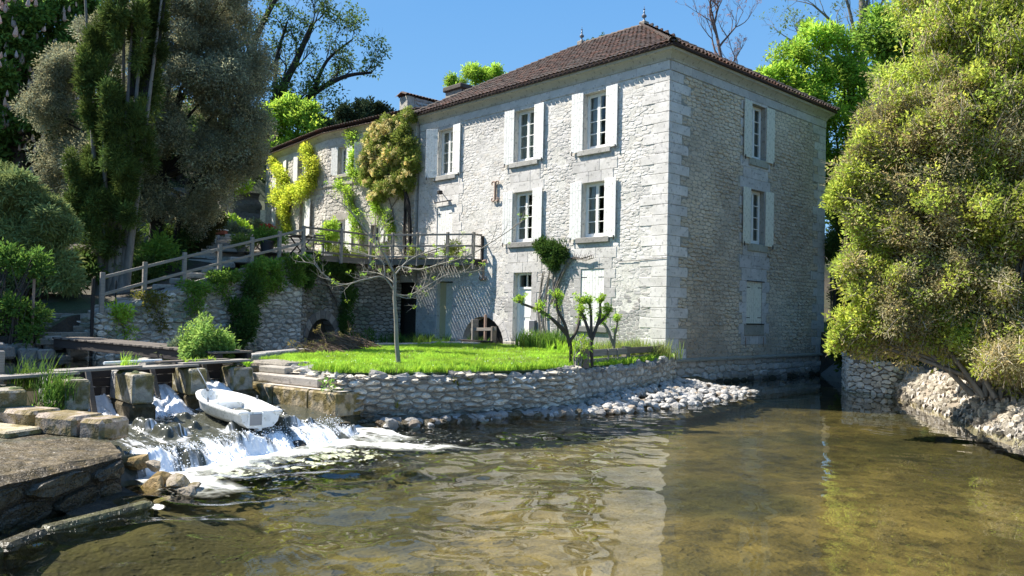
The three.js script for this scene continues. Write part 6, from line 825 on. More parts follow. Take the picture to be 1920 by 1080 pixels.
const LM = { box: leafMat(0.5, 0.58, 0.1, 0.6), boxDry: leafMat(0.46, 0.4, 0.2, 0.45), lime: leafMat(0.38, 0.55, 0.07, 0.6), mid: leafMat(0.2, 0.34, 0.055, 0.55), dark: leafMat(0.09, 0.15, 0.035, 0.4), holm: leafMat(0.31, 0.31, 0.19, 0.4), chest: leafMat(0.14, 0.25, 0.05, 0.5), cyp: leafMat(0.1, 0.145, 0.034, 0.3), gold: leafMat(0.58, 0.64, 0.08, 0.5), rose: leafMat(0.26, 0.32, 0.07, 0.45), cream: leafMat(0.78, 0.68, 0.32, 0.4), pink: leafMat(0.72, 0.55, 0.48, 0.4), purple: leafMat(0.38, 0.16, 0.24, 0.3), grass: leafMat(0.38, 0.6, 0.06, 0.5), grassDark: leafMat(0.12, 0.22, 0.035, 0.4), straw: leafMat(0.32, 0.26, 0.15, 0.2), red: leafMat(0.55, 0.04, 0.03, 0.3), white: S({ color: rgb(0.8, 0.8, 0.76) }), ivy: leafMat(0.08, 0.15, 0.03, 0.35), silver: leafMat(0.22, 0.27, 0.16, 0.25) };
function tree(name, label, category, base, list, o) { // trunk with limbs into the clumps, crown of leaf sprays
  const t = thing(name, label, category, base, o.group), R = rng(o.seed), b = new MB();
  const top = list.reduce((a, c) => c[1] > a[1] ? c : a, list[0]), fork = V.lerp(base, [list.reduce((s, c) => s + c[0], 0) / list.length, list.reduce((s, c) => s + c[1], 0) / list.length, list.reduce((s, c) => s + c[2], 0) / list.length], 0.5), r = o.r || 0.25;
  b.tube([V.add(base, [0, -0.4, 0]), V.lerp(base, fork, 0.3), fork], [r * 1.25, r, r * 0.8], 9, false);
  for (const c of list) { const m = V.add(V.lerp(fork, c, 0.5), [(R() - 0.5) * 0.6, 0.2, (R() - 0.5) * 0.6]); b.tube([fork, m, V.add(c, [0, -c[4] * 0.2, 0])], [r * 0.6, r * 0.35, r * 0.12], 6, false); for (let k = 0; k < (o.twigs ?? 5); k++) { const d = V.norm([R() - 0.5, R() - 0.4, R() - 0.5]); b.tube([V.lerp(m, c, 0.6 + 0.3 * R()), V.add(c, V.mul(d, c[3] * 0.5)), V.add(c, [d[0] * c[3] * 0.95, d[1] * c[4] * 0.95, d[2] * c[5] * 0.95])], [r * 0.16, r * 0.1, r * 0.04], 4, false); } }
  b.build('trunk', o.bark || M.bark, t); const pts = clumps(list, o.seed + 1, o); leaves(t, 'crown', o.geo, o.mat, pts, o.seed + 2, o.tint || [0.6, 1.35]);
  return { t, pts, R };
}
const bush = (name, label, base, list, o, category = 'bush') => { const t = thing(name, label, category, base, o.group), b = new MB(), R = rng(o.seed + 9); for (const c of list) for (let k = 0; k < 5; k++) b.tube([V.add(base, [(R() - 0.5) * 0.2, -0.05, (R() - 0.5) * 0.2]), V.add(V.lerp(base, c, 0.6), [(R() - 0.5) * c[3] * 0.6, 0, (R() - 0.5) * c[5] * 0.6]), V.add(c, [(R() - 0.5) * c[3] * 1.5, (R() - 0.3) * c[4] * 1.2, (R() - 0.5) * c[5] * 1.5])], [o.r || 0.03, (o.r || 0.03) * 0.7, 0.006], 4, false); b.build('stem', o.bark || M.bark, t); leaves(t, 'foliage', o.geo, o.mat, clumps(list, o.seed, { gap: 0.36, core: 0.2, f: 2, ...o }), o.seed + 1, o.tint || [0.65, 1.35]); return t; };

{ // cypress with several grey stems behind the fence
  const base = [-13.1, 2.75, 12.65], t = thing('cypress_tree', 'tall cypress with several bare grey stems, standing behind the foot of the fence', 'tree', base), R = rng(401), list = [];
  part('trunk', M.barkGrey, t, b => { for (const [r, l] of [[-0.55, -0.75], [-0.3, -0.25], [-0.1, 0.05], [0.1, 0.25], [0.3, 0.5], [0.02, -0.05], [0.45, 0.85]]) limb(b, [off(base, r * 0.8, -0.3, R() * 0.3), off(base, r, 1.4, R() * 0.4), off(base, r + l * 0.4, 4.5, R() * 0.5), off(base, r + l, 9.5 + R(), R() * 0.4)], 0.13 + 0.05 * R(), 0.03, 7); });
  for (let k = 0; k < 52; k++) { const h = 1.9 + 7.6 * Math.pow(R(), 0.85), w = 1.05 * smooth(10.8, 7.5, h) * smooth(0.8, 3.2, h) + 0.15, r = (R() - 0.5) * 2 * w, f = (R() - 0.5) * 1.6; if (h > 6 && r > 0.1 && R() < 0.65) continue; const p = off(base, r - 0.1, h, f); list.push([p[0], p[1], p[2], 0.25, 0.75 + 0.5 * R(), 0.25, 80]); }
  leaves(t, 'crown', G.needle, LM.cyp, clumps(list, 402, { gap: 0.3, core: 0.1, s: 0.9 }), 403, [0.5, 1.6]);
  part('bare_stem', M.barkDark, t, b => { for (let k = 0; k < 7; k++) { const r = 0.35 + 0.14 * k; limb(b, [off(base, r * 0.7, 6.5, 0.2), off(base, r, 8.6, 0.3), off(base, r * 1.15, 11.2, 0.3)], 0.07, 0.035, 5); } });
  const sh = []; for (let k = 0; k < 12; k++) { const p = off(base, 0.4 + R() * 0.9, 7 + R() * 4.2, 0.3); sh.push([...p, 0.2, 0.6, 0.2, 60]); } leaves(t, 'foliage', G.needle, LM.cyp, clumps(sh, 404, { gap: 0.3, core: 0.1, s: 0.8 }), 405, [0.3, 0.8]);
}
{ // big grey-leaved evergreen
  const c = [-17.15, 9.6, 9.87], L = []; const put = (r, u, f, s, n, sy = 1) => L.push([...off(c, r, u, f), s, s * sy, s, n]);
  put(-3.6, 1.6, -0.6, 1.15, 520); put(-3.7, 0.0, -0.8, 1.05, 480); put(-3.5, -1.9, -0.6, 1.0, 420); put(-2.5, 3.4, 0.5, 1.3, 480); put(-0.6, 0.4, -1.6, 1.35, 750); put(-1.0, -1.7, -1.4, 1.45, 800); put(0.5, -0.9, -1.3, 1.2, 560); put(-0.2, -3.2, -1.0, 1.3, 560, 0.7); put(-1.8, -3.3, -0.6, 1.2, 420, 0.7);
  put(0.6, 3.4, 0, 1.8, 1000); put(2.0, 1.6, 0, 1.8, 1150); put(1.9, 4.4, 0.3, 1.6, 850); put(3.0, -0.3, -0.1, 1.4, 900); put(2.0, -1.9, 0.2, 1.5, 820); put(0.8, 1.6, 0.5, 1.8, 700); put(3.3, 2.2, 0.4, 1.1, 480); put(-0.6, 5.2, 0.6, 1.6, 650); put(3.3, -1.2, 0.5, 0.7, 260); put(-1.6, 1.8, 0.8, 1.6, 420); put(1.0, -3.6, 0.6, 1.2, 300, 0.7);
  const { t } = tree('evergreen_tree', 'large dense grey-green evergreen tree between the cypress and the low wing', 'tree', [-17.3, 4.2, 9.9], L, { seed: 411, geo: G.small, mat: LM.holm, gap: 0.35, core: 0.4, s: 1, r: 0.2, bark: M.barkDark, tint: [0.5, 1.5], lobes: 18 });
  part('trunk', M.barkDark, t, b => { limb(b, [[-17.3, 3.9, 9.9], [-17.2, 6, 9.7], off(c, 0.3, -2.0), off(c, 0.8, 1)], 0.2, 0.06); limb(b, [[-17.0, 3.9, 9.5], [-16.6, 6.2, 9.0], off(c, 2.0, -1.4)], 0.14, 0.05); });
}
{ // chestnut in flower, and the hedge in front of it
  const c = [-28.8, 12.8, 12.2], L = []; for (const [r, u, f, s, n] of [[-2.5, 3.5, 0, 2.2, 480], [-0.5, 4.4, 0, 2.0, 420], [0.9, 2.2, 0, 1.8, 420], [-2.2, 1.0, -1, 2.3, 560], [0.1, 0.2, -0.6, 1.9, 460], [-2.0, -2.0, -0.6, 2.2, 480], [0.4, -2.2, 0, 2.0, 420], [1.6, -0.6, 0.5, 1.5, 300], [-3.4, -4.4, 0, 2, 380], [0, -4.6, 0.4, 2.0, 380], [2.0, -4.5, 0.8, 1.8, 300], [3.6, -5, 1, 1.8, 300], [1.8, 4.6, 1, 1.0, 160]]) L.push([...off(c, r, u, f), s, s, s, n]);
  const { t, pts, R } = tree('chestnut_tree', 'dark chestnut tree covered with pale pink flower candles, far left', 'tree', [-29, 6.5, 12.5], L, { seed: 421, geo: G.leafL, mat: LM.chest, gap: 0.36, core: 0.5, s: 0.75, r: 0.4, tint: [0.55, 1.5] });
  leaves(t, 'flower_candles', G.candle, LM.pink, pts.filter(p => p[5][0] * 0.73 + p[5][2] * 0.68 > -0.2 && R() < 0.2).map(p => [p[0] + p[5][0] * 0.5 + 0.25, p[1] + 0.5, p[2] + p[5][2] * 0.5 + 0.25, 0.8 + 0.7 * R()]), 424, [0.8, 1.15], true);
  const h = [-12.8, 3.6, 15.2], H = []; for (const [r, u, f, s, n, sy] of [[-1.9, 2.2, 0, 1.0, 620, 0.6], [-0.9, 2.2, 0, 0.9, 560, 0.6], [0.0, 1.6, 0, 0.9, 560, 0.6], [0.7, 0.9, 0, 0.8, 480, 0.7], [-1.6, 1.0, 0.2, 1.1, 520, 0.9], [-0.3, 0.3, 0.2, 1.0, 520, 0.9], [-2.2, -0.4, 0.3, 1.0, 420, 1], [-0.9, -1.0, 0.2, 1.0, 420, 0.9], [1.0, -0.3, 0.3, 0.7, 300, 0.9], [-2.9, 1.6, 0.2, 1.0, 360, 0.8]]) H.push([...off(h, r, u, f), s, s * sy, s, n]);
  bush('yew_bush', 'broad feathery bush with sunlit pale top at the left picture edge', [-13, 1.6, 15.4], H, { seed: 431, geo: G.needleS, mat: leafMat(0.26, 0.32, 0.12, 0.35), gap: 0.33, core: 0.35, s: 1.1, r: 0.05 });
  bush('maple_shrub', 'broad-leaved shrub in the left shade above the footbridge end', [-9.6, 1.0, 16.1], [[...off([-9.7, 1.6, 15.9], -0.6, 0.2), 0.6, 0.7, 0.6, 150], [...off([-9.7, 1.6, 15.9], 0.1, 0.1), 0.55, 0.6, 0.5, 130], [...off([-9.7, 1.6, 15.9], -1.0, -0.5), 0.5, 0.5, 0.5, 100], [...off([-9.7, 1.6, 15.9], 0.1, 1.7), 0.5, 0.35, 0.5, 70], [...off([-9.7, 1.6, 15.9], -0.7, 1.9), 0.5, 0.4, 0.5, 70]], { seed: 441, geo: G.leafM, mat: leafMat(0.12, 0.22, 0.04, 0.45), s: 0.7 });
  bush('clipped_bush', 'dark rounded evergreen bush beside the garden steps', [-18.3, 4.4, 8.2], [[-18.3, 5.3, 8.2, 1.0, 0.95, 1.0, 900], [-17.7, 5.7, 7.6, 0.8, 0.7, 0.8, 520]], { seed: 445, geo: G.small, mat: leafMat(0.07, 0.075, 0.025, 0.2), s: 0.8, core: 0.6 });
  for (const [i, p, s, n, m, label] of [[0, [-14.6, 3.3, 11.4], 0.75, 130, LM.dark, 'dark green undergrowth between the cypress stems and the fence'], [1, [-15.6, 4.0, 10.2], 0.8, 150, LM.mid, 'fresh green undergrowth below the evergreen tree'], [2, [-13.9, 3.2, 13.6], 0.7, 200, LM.dark, 'dark undergrowth left of the cypress stems'], [3, [-17.4, 4.9, 9.2], 0.9, 200, LM.dark, 'leafy undergrowth in front of the dark rounded bush'], [4, [-21.9, 5.9, 5.2], 0.9, 420, LM.lime, 'bright green bush at the top of the garden steps'], [5, [-20.3, 5.3, 5.4], 0.65, 360, LM.silver, 'grey-green clump of lavender beside the garden trough'], [6, [-26.9, 6.6, 1.4], 0.5, 240, LM.silver, 'pale tuft of shrub at the far corner of the wing'], [7, [-27.5, 9.2, 2.6], 0.9, 260, LM.lime, 'bright green plant on top of the rock face'], [8, [-20.9, 5.2, 7.3], 0.6, 240, LM.silver, 'grey-leaved plant around the white garden chair']]) bush('undergrowth', label, [p[0], p[1] - s * 0.8, p[2]], [[p[0], p[1], p[2], s, s * 0.75, s, n]], { seed: 450 + i, geo: i > 4 && i !== 7 ? G.leafS : G.leafM, mat: m, s: i > 4 && i !== 7 ? 1.6 : 1, group: 'undergrowth round the garden' });
}
{ // old forked tree up the hill behind the wing
  const base = [-42.5, 12, -5.5], t = thing('forked_tree', 'big half-bare tree with dark forked limbs against the sky left of centre', 'tree', base), R = rng(461), tips = [], b = new MB(), at = (r, u) => off([-43.4, 16.3, -7.0], r, u), o = { wander: 0.55, lift: 0.05, side: 0.75, open: 1.2, fork: 2, taper: 0.6, seg: 5, up: 0.3 };
  const runs = [[[at(-1.5, -6), at(-0.6, -1), at(0.6, 2.0), at(2.2, 5.4), at(3.4, 8.4)], 0.55, 0.16], [[at(-0.2, 0.8), at(1.6, 1.0), at(3.6, 2.8), at(6.0, 4.2), at(8.2, 4.6)], 0.36, 0.1], [[at(-0.9, -2), at(-1.8, 3), at(-1.0, 7.2), at(0.8, 11)], 0.45, 0.15], [[at(0.8, 2.3), at(0.6, 5.2), at(1.4, 8.5)], 0.22, 0.08], [[at(3.6, 2.8), at(4.6, 5.4), at(6.6, 7.2)], 0.2, 0.06], [[at(-1.8, 3), at(-3.2, 6), at(-3.2, 9.5)], 0.3, 0.1], [[at(-0.4, -0.4), at(2.2, -1.4), at(5.0, -0.6), at(6, 0.2)], 0.25, 0.07]];
  for (const [p, r0, r1] of runs) { const q = limb(b, p, r0, r1); for (let i = 4; i < q.length; i += 2) { const d = V.norm(V.add(V.sub(q[Math.min(q.length - 1, i + 1)], q[i - 1]), V.mul([R() - 0.5, R() - 0.2, R() - 0.5], 1.4))); grow(b, R, q[i], d, 0.9 + R() * 1.1, lerp(r0, r1, i / q.length) * 0.35, 2, o, tips); } }
  b.build('trunk', M.barkDark, t); leaves(t, 'crown', G.leafL, leafMat(0.13, 0.2, 0.05, 0.4), tips.filter(() => R() < 0.5).map(p => [...p, 0.75]), 462);
  const iv = []; for (let k = 0; k < 700; k++) { const q = R(), p = V.lerp(at(-1.5, -6), at(0.9, 2.6), q); iv.push([p[0] + (R() - 0.5) * 1.3, p[1] + (R() - 0.5), p[2] + (R() - 0.5) * 1.3, 0.6]); } leaves(t, 'ivy', G.leafM, LM.dark, iv, 463);
}
{ // trees behind the two houses
  const mk = (label, px, list, o) => tree('hillside_tree', label, 'tree', px, list, { geo: G.leafL, gap: 0.38, core: 0.4, group: 'trees on the hill behind the houses', ...o });
  const at = (o, l) => l.map(([r, u, f, s, n]) => [...off(o, r, u, f), s, s * 0.85, s, n]);
  mk('fresh green round tree on the hill above the left end of the wing', [-38.5, 11, -6.5], at([-38.5, 15, -6.8], [[-1.8, 0.8, 0, 1.9, 420], [0.4, 1.2, 0, 1.7, 380], [-1.2, -1.6, -0.5, 2, 420], [1.6, -0.6, 0, 1.7, 340], [0.6, -2.5, 0, 1.7, 300], [-3.6, -1.2, 0.4, 1.8, 320]]), { seed: 471, mat: LM.lime, s: 0.8, r: 0.3 });
  mk('dark evergreen tree with spiky top behind the middle of the wing', [-35, 10.5, -10.5], at([-35, 14.6, -10.5], [[-1.3, 0.9, 0, 1.5, 420], [0.2, 1.6, 0, 1.3, 420], [1.7, 1.1, 0, 1.3, 380], [-0.4, -0.8, -0.3, 1.8, 420], [1.8, -0.6, 0, 1.6, 340], [3.0, 0.5, 0.2, 1.2, 260], [0.1, 2.6, 0, 0.6, 110], [1.5, 2.3, 0, 0.6, 110], [-1.4, 2.1, 0, 0.6, 90]]), { seed: 475, mat: leafMat(0.05, 0.075, 0.035, 0.2), s: 0.65, r: 0.25, bark: M.barkDark });
  mk('small pink-flowering tree just left of the chimney', [-32.4, 10.5, -13.2], at([-32.4, 14.3, -13.2], [[-0.6, 0.8, 0, 0.9, 130], [0.6, 1.2, 0, 0.8, 130], [1.7, 1.3, 0, 0.7, 90], [0.4, 0, 0, 1.1, 120]]), { seed: 479, mat: LM.purple, geo: G.small, s: 0.8, r: 0.12 });
  mk('light green tree rising behind the roof near the chimney', [-42, 17, -27.5], at([-42, 23.4, -27.5], [[-1.9, 0.6, 0, 1.0, 170], [-0.3, 1.6, 0, 1.2, 210], [1.4, 1.4, 0, 1.3, 230], [2.4, 0.4, 0, 1.0, 150], [-1.6, -1.4, 0, 0.9, 110], [0.6, -0.6, 0, 1.2, 130]]), { seed: 483, mat: LM.lime, s: 0.62, r: 0.25, lobes: 14, gap: 0.3 });
  mk('tuft of a treetop showing just above the middle of the big roof', [-36, 20, -40], at([-36, 28.6, -38], [[-0.6, 0, 0, 0.9, 60], [0.8, 0.4, 0, 0.9, 70]]), { seed: 487, mat: LM.dark, s: 0.7, r: 0.15 });
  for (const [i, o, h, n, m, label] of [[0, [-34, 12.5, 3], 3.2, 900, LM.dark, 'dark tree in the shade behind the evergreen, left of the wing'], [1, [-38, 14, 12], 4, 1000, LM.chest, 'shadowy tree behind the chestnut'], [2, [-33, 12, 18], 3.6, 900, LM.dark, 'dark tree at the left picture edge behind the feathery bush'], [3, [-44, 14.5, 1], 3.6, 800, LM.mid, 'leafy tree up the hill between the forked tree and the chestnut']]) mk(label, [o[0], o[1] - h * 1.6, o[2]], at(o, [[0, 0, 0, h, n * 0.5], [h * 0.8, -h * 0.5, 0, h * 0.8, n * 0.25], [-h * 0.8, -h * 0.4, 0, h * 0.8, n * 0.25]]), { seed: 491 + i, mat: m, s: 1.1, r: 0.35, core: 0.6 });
  // leafless tree with pinkish twigs right of the ridge
  const base = [-12.5, 8, -22.6], t = thing('bare_tree', 'leafless tree with fine pinkish twigs above the right side of the roof', 'tree', base), R = rng(501), tips = [], b = new MB(); const q = limb(b, [base, [-12.4, 14, -22.5], [-12.2, 17, -22.8], [-12.9, 21.5, -22.4]], 0.3, 0.06); for (let i = 5; i < q.length; i += 1) { const s = i % 2 ? 1 : -1, d = V.norm(V.add(V.mul(CR, s * (0.5 + R())), [0, 0.9 + 0.4 * R(), (R() - 0.5)])); grow(b, R, q[i], d, 0.9 + 0.8 * R(), 0.075, 3, { wander: 0.5, lift: 0.06, side: 0.7, open: 1.1, fork: 2, taper: 0.6, seg: 4, up: 0.35 }, tips); } b.build('trunk', S({ color: rgb(0.2, 0.14, 0.12), map: T.bark }), t); leaves(t, 'buds', G.rosette, leafMat(0.4, 0.25, 0.22, 0.3), tips.filter(() => R() < 0.3).map(p => [...p, 1.2]), 502);
}
{ // right side: tall leafy tree with ivy-clad trunk, a thin poplar behind it, more greenery, and the big bush
  const base = [-0.7, 1.8, -15.2], at = (r, u, f = 0) => off([-0.7, 2.0, -15.2], r, u, f), L = []; for (const [r, u, f, s, n] of [[-3.2, 10.2, 0, 1.3, 460], [-1.9, 11.4, 0, 1.4, 500], [-0.4, 12.3, 0.2, 1.3, 460], [-2.6, 8.9, 0.3, 1.3, 420], [-1.0, 9.6, -0.3, 1.5, 560], [0.6, 10.4, 0, 1.5, 500], [0.4, 8.2, -0.4, 1.5, 520], [-1.1, 7.4, 0, 1.2, 380], [1.0, 6.2, -0.4, 1.5, 480], [-0.6, 5.4, -0.6, 1.1, 340], [0.9, 4.2, -0.8, 1.2, 380], [0.0, 3.0, -1, 0.9, 260], [2.0, 8.4, 0, 1.5, 420], [2.4, 11.4, 0.4, 1.6, 420], [1.6, 2.8, -0.6, 1.1, 300], [-4.0, 9.4, 0.2, 1.0, 320], [-3.9, 11.0, 0, 0.9, 300], [-3.0, 12.0, 0, 1.0, 320], [-1.4, 13.2, 0, 1.0, 300], [-3.4, 8.4, 0.4, 1.0, 300], [-2.0, 7.4, 0.2, 1.0, 300], [-1.6, 6.0, 0, 0.9, 240]]) L.push([...at(r, u, f), s, s * 0.8, s, n]);
  L.forEach(c => { c[6] = Math.round(c[6] * 0.62); }); const { t } = tree('maple_tree', 'tall fresh-green maple with ivy-clad trunk just right of the house', 'tree', base, L, { seed: 511, geo: G.leafM, mat: LM.lime, gap: 0.4, core: 0.3, s: 1.0, r: 0.2, bark: M.barkDark, tint: [0.6, 1.4], lobes: 12 }); const R = rng(514), iv = []; part('trunk', M.barkDark, t, b => limb(b, [at(0, -0.4), at(0.05, 4), at(0.0, 8), at(-0.2, 12)], 0.34, 0.12)); for (let k = 0; k < 900; k++) { const u = R() * 8, a = R() * 6.28, w = 0.45 + 0.25 * R(); iv.push([...at(Math.cos(a) * w, u, Math.sin(a) * w), 0.7]); } leaves(t, 'ivy', G.leafM, LM.ivy, iv, 515);
  const pb = [2.4, 2, -21], t2 = thing('poplar_tree', 'tall sparse tree with long bare branches at the top right', 'tree', pb), R2 = rng(521), tips = [], b = new MB(), pt = (r, u) => off([-1.8, 8, -18.5], r, u); limb(b, [pb, pt(0.6, 0), pt(0.2, 6), pt(0.0, 12)], 0.4, 0.12); for (const [r, u, e, h] of [[0, 6, -3.6, 8.2], [0, 6.5, -2.4, 10], [0, 7, -1.2, 11.5], [0, 7, 0.6, 12], [0, 7.2, 1.6, 11], [0, 5.2, -2.8, 6.4], [0, 5.5, 2.4, 9], [0, 5, 3.6, 8]]) { const q = limb(b, [pt(r, u), V.add(V.lerp(pt(r, u), pt(e, h), 0.5), [0, 0.6, 0]), pt(e, h)], 0.12, 0.03, 5); for (let i = 3; i < q.length; i += 2) grow(b, R2, q[i], V.norm(V.add(V.sub(q[i], q[i - 1]), V.mul([R2() - 0.5, R2() - 0.4, R2() - 0.5], 0.12))), 1.0, 0.03, 2, { wander: 0.5, lift: -0.01, side: 0.6, open: 0.9, fork: 2, taper: 0.6, seg: 4 }, tips); } b.build('trunk', M.barkGrey, t2); leaves(t2, 'crown', G.leafM, leafMat(0.2, 0.27, 0.09, 0.4), tips.filter(() => R2() < 0.5).map(p => [...p, 0.8]), 522);
  const c2 = (o, l) => l.map(([r, u, f, s, n]) => [...off(o, r, u, f), s, s * 0.85, s, n]);
  tree('lime_tree', 'leafy mid-green tree filling the top right behind the big bush', 'tree', [4.5, 1.6, -11.5], c2([3.6, 11.4, -11.5], [[-1.2, 1.6, 0, 1.5, 480], [0.8, 1.8, 0, 1.6, 500], [-0.4, -0.4, -0.4, 1.6, 480], [2.2, 0.6, 0, 1.6, 420], [1.0, -1.8, -0.4, 1.6, 420], [-1.4, -2.4, -0.4, 1.3, 360], [0.2, -4.2, -0.6, 1.5, 420], [-1.2, -5.2, -0.6, 1.1, 300], [2.6, 3.2, 0.4, 1.6, 360]]), { seed: 531, geo: G.leafM, mat: leafMat(0.26, 0.42, 0.06, 0.6), gap: 0.37, s: 1.05, r: 0.24 });
  bush('ivy_mound', 'dark ivy growing on the far corner of the house', [0.25, 2.0, -11.2], [[0.3, 5.4, -11.3, 0.5, 1.0, 0.5, 420], [0.4, 6.4, -11.6, 0.5, 0.7, 0.4, 240], [0.5, 3.6, -11.5, 0.4, 1.0, 0.4, 200]], { seed: 541, geo: G.small, mat: LM.dark, s: 0.8 }, 'ivy');
  for (const [i, p, s, n, m, label] of [[0, [1.5, 2.8, -13.2], 0.8, 300, LM.lime, 'sunlit low leaves behind the dark rail fence'], [1, [3.4, 1.9, -8.5], 0.9, 400, LM.dark, 'dark shrub on top of the bank wall by the house'], [2, [4.9, 2.2, -7.4], 1.2, 560, LM.dark, 'dark shrub behind the bank wall, under the big bush'], [3, [2.6, 1.2, -7.2], 0.5, 240, LM.ivy, 'ivy hanging over the left end of the bank wall'], [4, [5.0, 1.1, -5.2], 0.5, 200, LM.dark, 'low dark plants on the crest of the bank wall'], [5, [-3, 4.8, -14.2], 1.0, 200, LM.pink, 'pinkish shrub glimpsed behind the far house corner'], [6, [1.2, 4.2, -17.5], 2.2, 700, LM.dark, 'tall dark shrub in the gap between house corner and maple trunk']]) bush('bank_shrub', label, [p[0], p[1] - s * 0.8, p[2]], [[...p, s, s * 0.85, s, n]], { seed: 551 + i, geo: G.leafS, mat: m, s: 1.5, group: 'shrubs by the bank wall' });
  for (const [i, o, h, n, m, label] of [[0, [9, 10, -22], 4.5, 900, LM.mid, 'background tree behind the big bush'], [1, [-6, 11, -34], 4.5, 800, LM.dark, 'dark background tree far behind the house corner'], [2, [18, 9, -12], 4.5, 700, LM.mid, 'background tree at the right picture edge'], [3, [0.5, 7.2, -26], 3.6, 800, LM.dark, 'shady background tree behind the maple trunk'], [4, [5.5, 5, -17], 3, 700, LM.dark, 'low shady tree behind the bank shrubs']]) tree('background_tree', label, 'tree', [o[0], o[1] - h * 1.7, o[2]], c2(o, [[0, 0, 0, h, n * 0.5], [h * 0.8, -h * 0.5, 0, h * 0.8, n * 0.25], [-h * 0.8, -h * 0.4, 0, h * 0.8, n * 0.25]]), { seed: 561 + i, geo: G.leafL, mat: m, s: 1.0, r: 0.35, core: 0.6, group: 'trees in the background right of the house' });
  // the big bush leaning over the right bank
  const bb = [9.4, 1.0, 0.2], t3 = thing('box_bush', 'huge lime-leaved bush with dry grey twigs covering the right bank', 'bush', bb), R3 = rng(571), B = [], pos = (r, u, f) => off([8.3, 4.9, 0.1], r, u, f);
  for (const [r, u, f, s, n] of [[-1.6, -2.3, -0.3, 0.75, 380], [-0.9, -1.9, -0.4, 0.9, 520], [-1.2, -0.8, 0, 0.9, 520], [-1.4, 0.6, 0.2, 0.9, 520], [-0.9, 2.0, 0.3, 1.0, 560], [-0.2, 3.2, 0.4, 1.1, 600], [0.6, 4.6, 0.6, 1.2, 620], [1.6, 5.4, 0.6, 1.2, 560], [0.1, 0.2, -0.6, 1.2, 720], [0.2, 1.8, -0.3, 1.2, 720], [0.9, 3.2, -0.1, 1.2, 640], [0.1, -1.4, -0.8, 1.1, 640], [0.6, -2.8, -1.1, 0.9, 520], [1.4, -2.2, -1.4, 1.0, 520], [1.3, -0.4, -1.1, 1.2, 640], [1.5, 1.4, -0.9, 1.2, 640], [2.0, 3.2, -0.4, 1.3, 560], [2.4, 0.4, -1.4, 1.2, 460], [2.2, -1.6, -1.8, 1.1, 440], [2.0, -3.2, -2.0, 0.8, 380], [1.4, -3.5, -1.9, 0.6, 260], [2.6, 5.2, 0.4, 1.2, 420], [0.3, 5.9, 0.9, 1.1, 380], [1.0, 6.6, 0.9, 1.0, 320], [2.0, 6.8, 0.6, 1.2, 380], [3.0, 2.2, -0.8, 1.2, 360], [3.0, 4.2, -0.2, 1.2, 360], [3.1, -1.2, -2.0, 1.1, 320], [0.0, -3.0, -0.7, 0.6, 280], [-0.5, -2.9, -0.4, 0.5, 180], [-1.1, -3.0, -0.2, 0.55, 200], [-1.9, -3.1, 0, 0.4, 110], [-1.75, -0.2, 0.2, 0.55, 220], [-1.9, 0.9, 0.3, 0.6, 220], [-2.0, -1.4, 0.1, 0.55, 200], [-1.5, 1.7, 0.3, 0.6, 220], [-2.3, 0.4, 0.4, 0.3, 70], [-2.2, -2.6, 0, 0.4, 110], [-2.4, -3.1, 0.1, 0.25, 50], [0.7, -3.6, -1.5, 0.5, 220], [1.3, -3.9, -2.2, 0.55, 240], [2.0, -4.1, -2.6, 0.6, 260], [2.7, -4.0, -2.8, 0.7, 260], [3.2, -3.0, -2.6, 0.9, 300]]) B.push([...pos(r, u, f), s, s, s, n]); B.push([9.4, 1.5, 0.6, 0.7, 0.4, 0.7, 130], [10.1, 1.5, 1.5, 0.7, 0.4, 0.7, 130], [8.5, 1.6, -0.2, 0.6, 0.4, 0.6, 150], [10.9, 1.5, 2.3, 0.7, 0.4, 0.7, 140], [7.7, 1.8, -0.9, 0.5, 0.45, 0.5, 180]);
  const all = clumps(B.map(c => [c[0], c[1], c[2], c[3] * 1.1, c[4], c[5] * 1.1, Math.round(c[6] * 1.25)]), 572, { gap: 0.41, core: 0.3, f: 1.9, s: 1.0, lobes: 22 }), twig = new MB(), cen = pos(0.9, -1, 0.6); part('stem', M.barkGrey, t3, b => { for (const c of B) { limb(b, [[bb[0] + (R3() - 0.5), 0.6, bb[2] + (R3() - 0.5)], V.lerp(bb, c, 0.55), c], 0.07, 0.02, 5); } });
  for (const p of all) if (R3() < 0.5) { const d = V.norm(V.add(V.norm(V.sub(p, cen)), [(R3() - 0.5) * 1.1, (R3() - 0.6) * 0.8, (R3() - 0.5) * 0.9])), q = V.mad(p, d, -0.25), e = V.mad(p, d, 0.15 + 0.25 * R3()); twig.tube([q, V.add(V.lerp(q, e, 0.5), [0, 0.03, 0]), e], [0.012, 0.009, 0.004], 3, false); if (R3() < 0.6) { const g = V.add(e, [(R3() - 0.5) * 0.35, (R3() - 0.4) * 0.2, (R3() - 0.5) * 0.35]); twig.tube([V.lerp(q, e, 0.6), g], [0.006, 0.002], 3, false); } }
  const arms = []; for (let k = 0; k < 120; k++) { // long side branches that break the outline
    const c = B[Math.floor(R3() * B.length)], d0 = V.norm(V.add(V.norm(V.sub(c, pos(1.4, c[1] - 4.9, 0.8))), [(R3() - 0.5) * 0.9, 0.15 + (R3() - 0.4) * 0.7, (R3() - 0.5) * 0.9])), L = c[3] * (0.95 + 0.55 * R3()), p1 = V.mad(V.mad(c, d0, L * 0.6), [0, 1, 0], 0.1), p2 = V.add(V.mad(c, d0, L), [0, -0.12 - 0.2 * R3(), 0]), q = limb(twig, [c, p1, p2], 0.016, 0.004, 4);
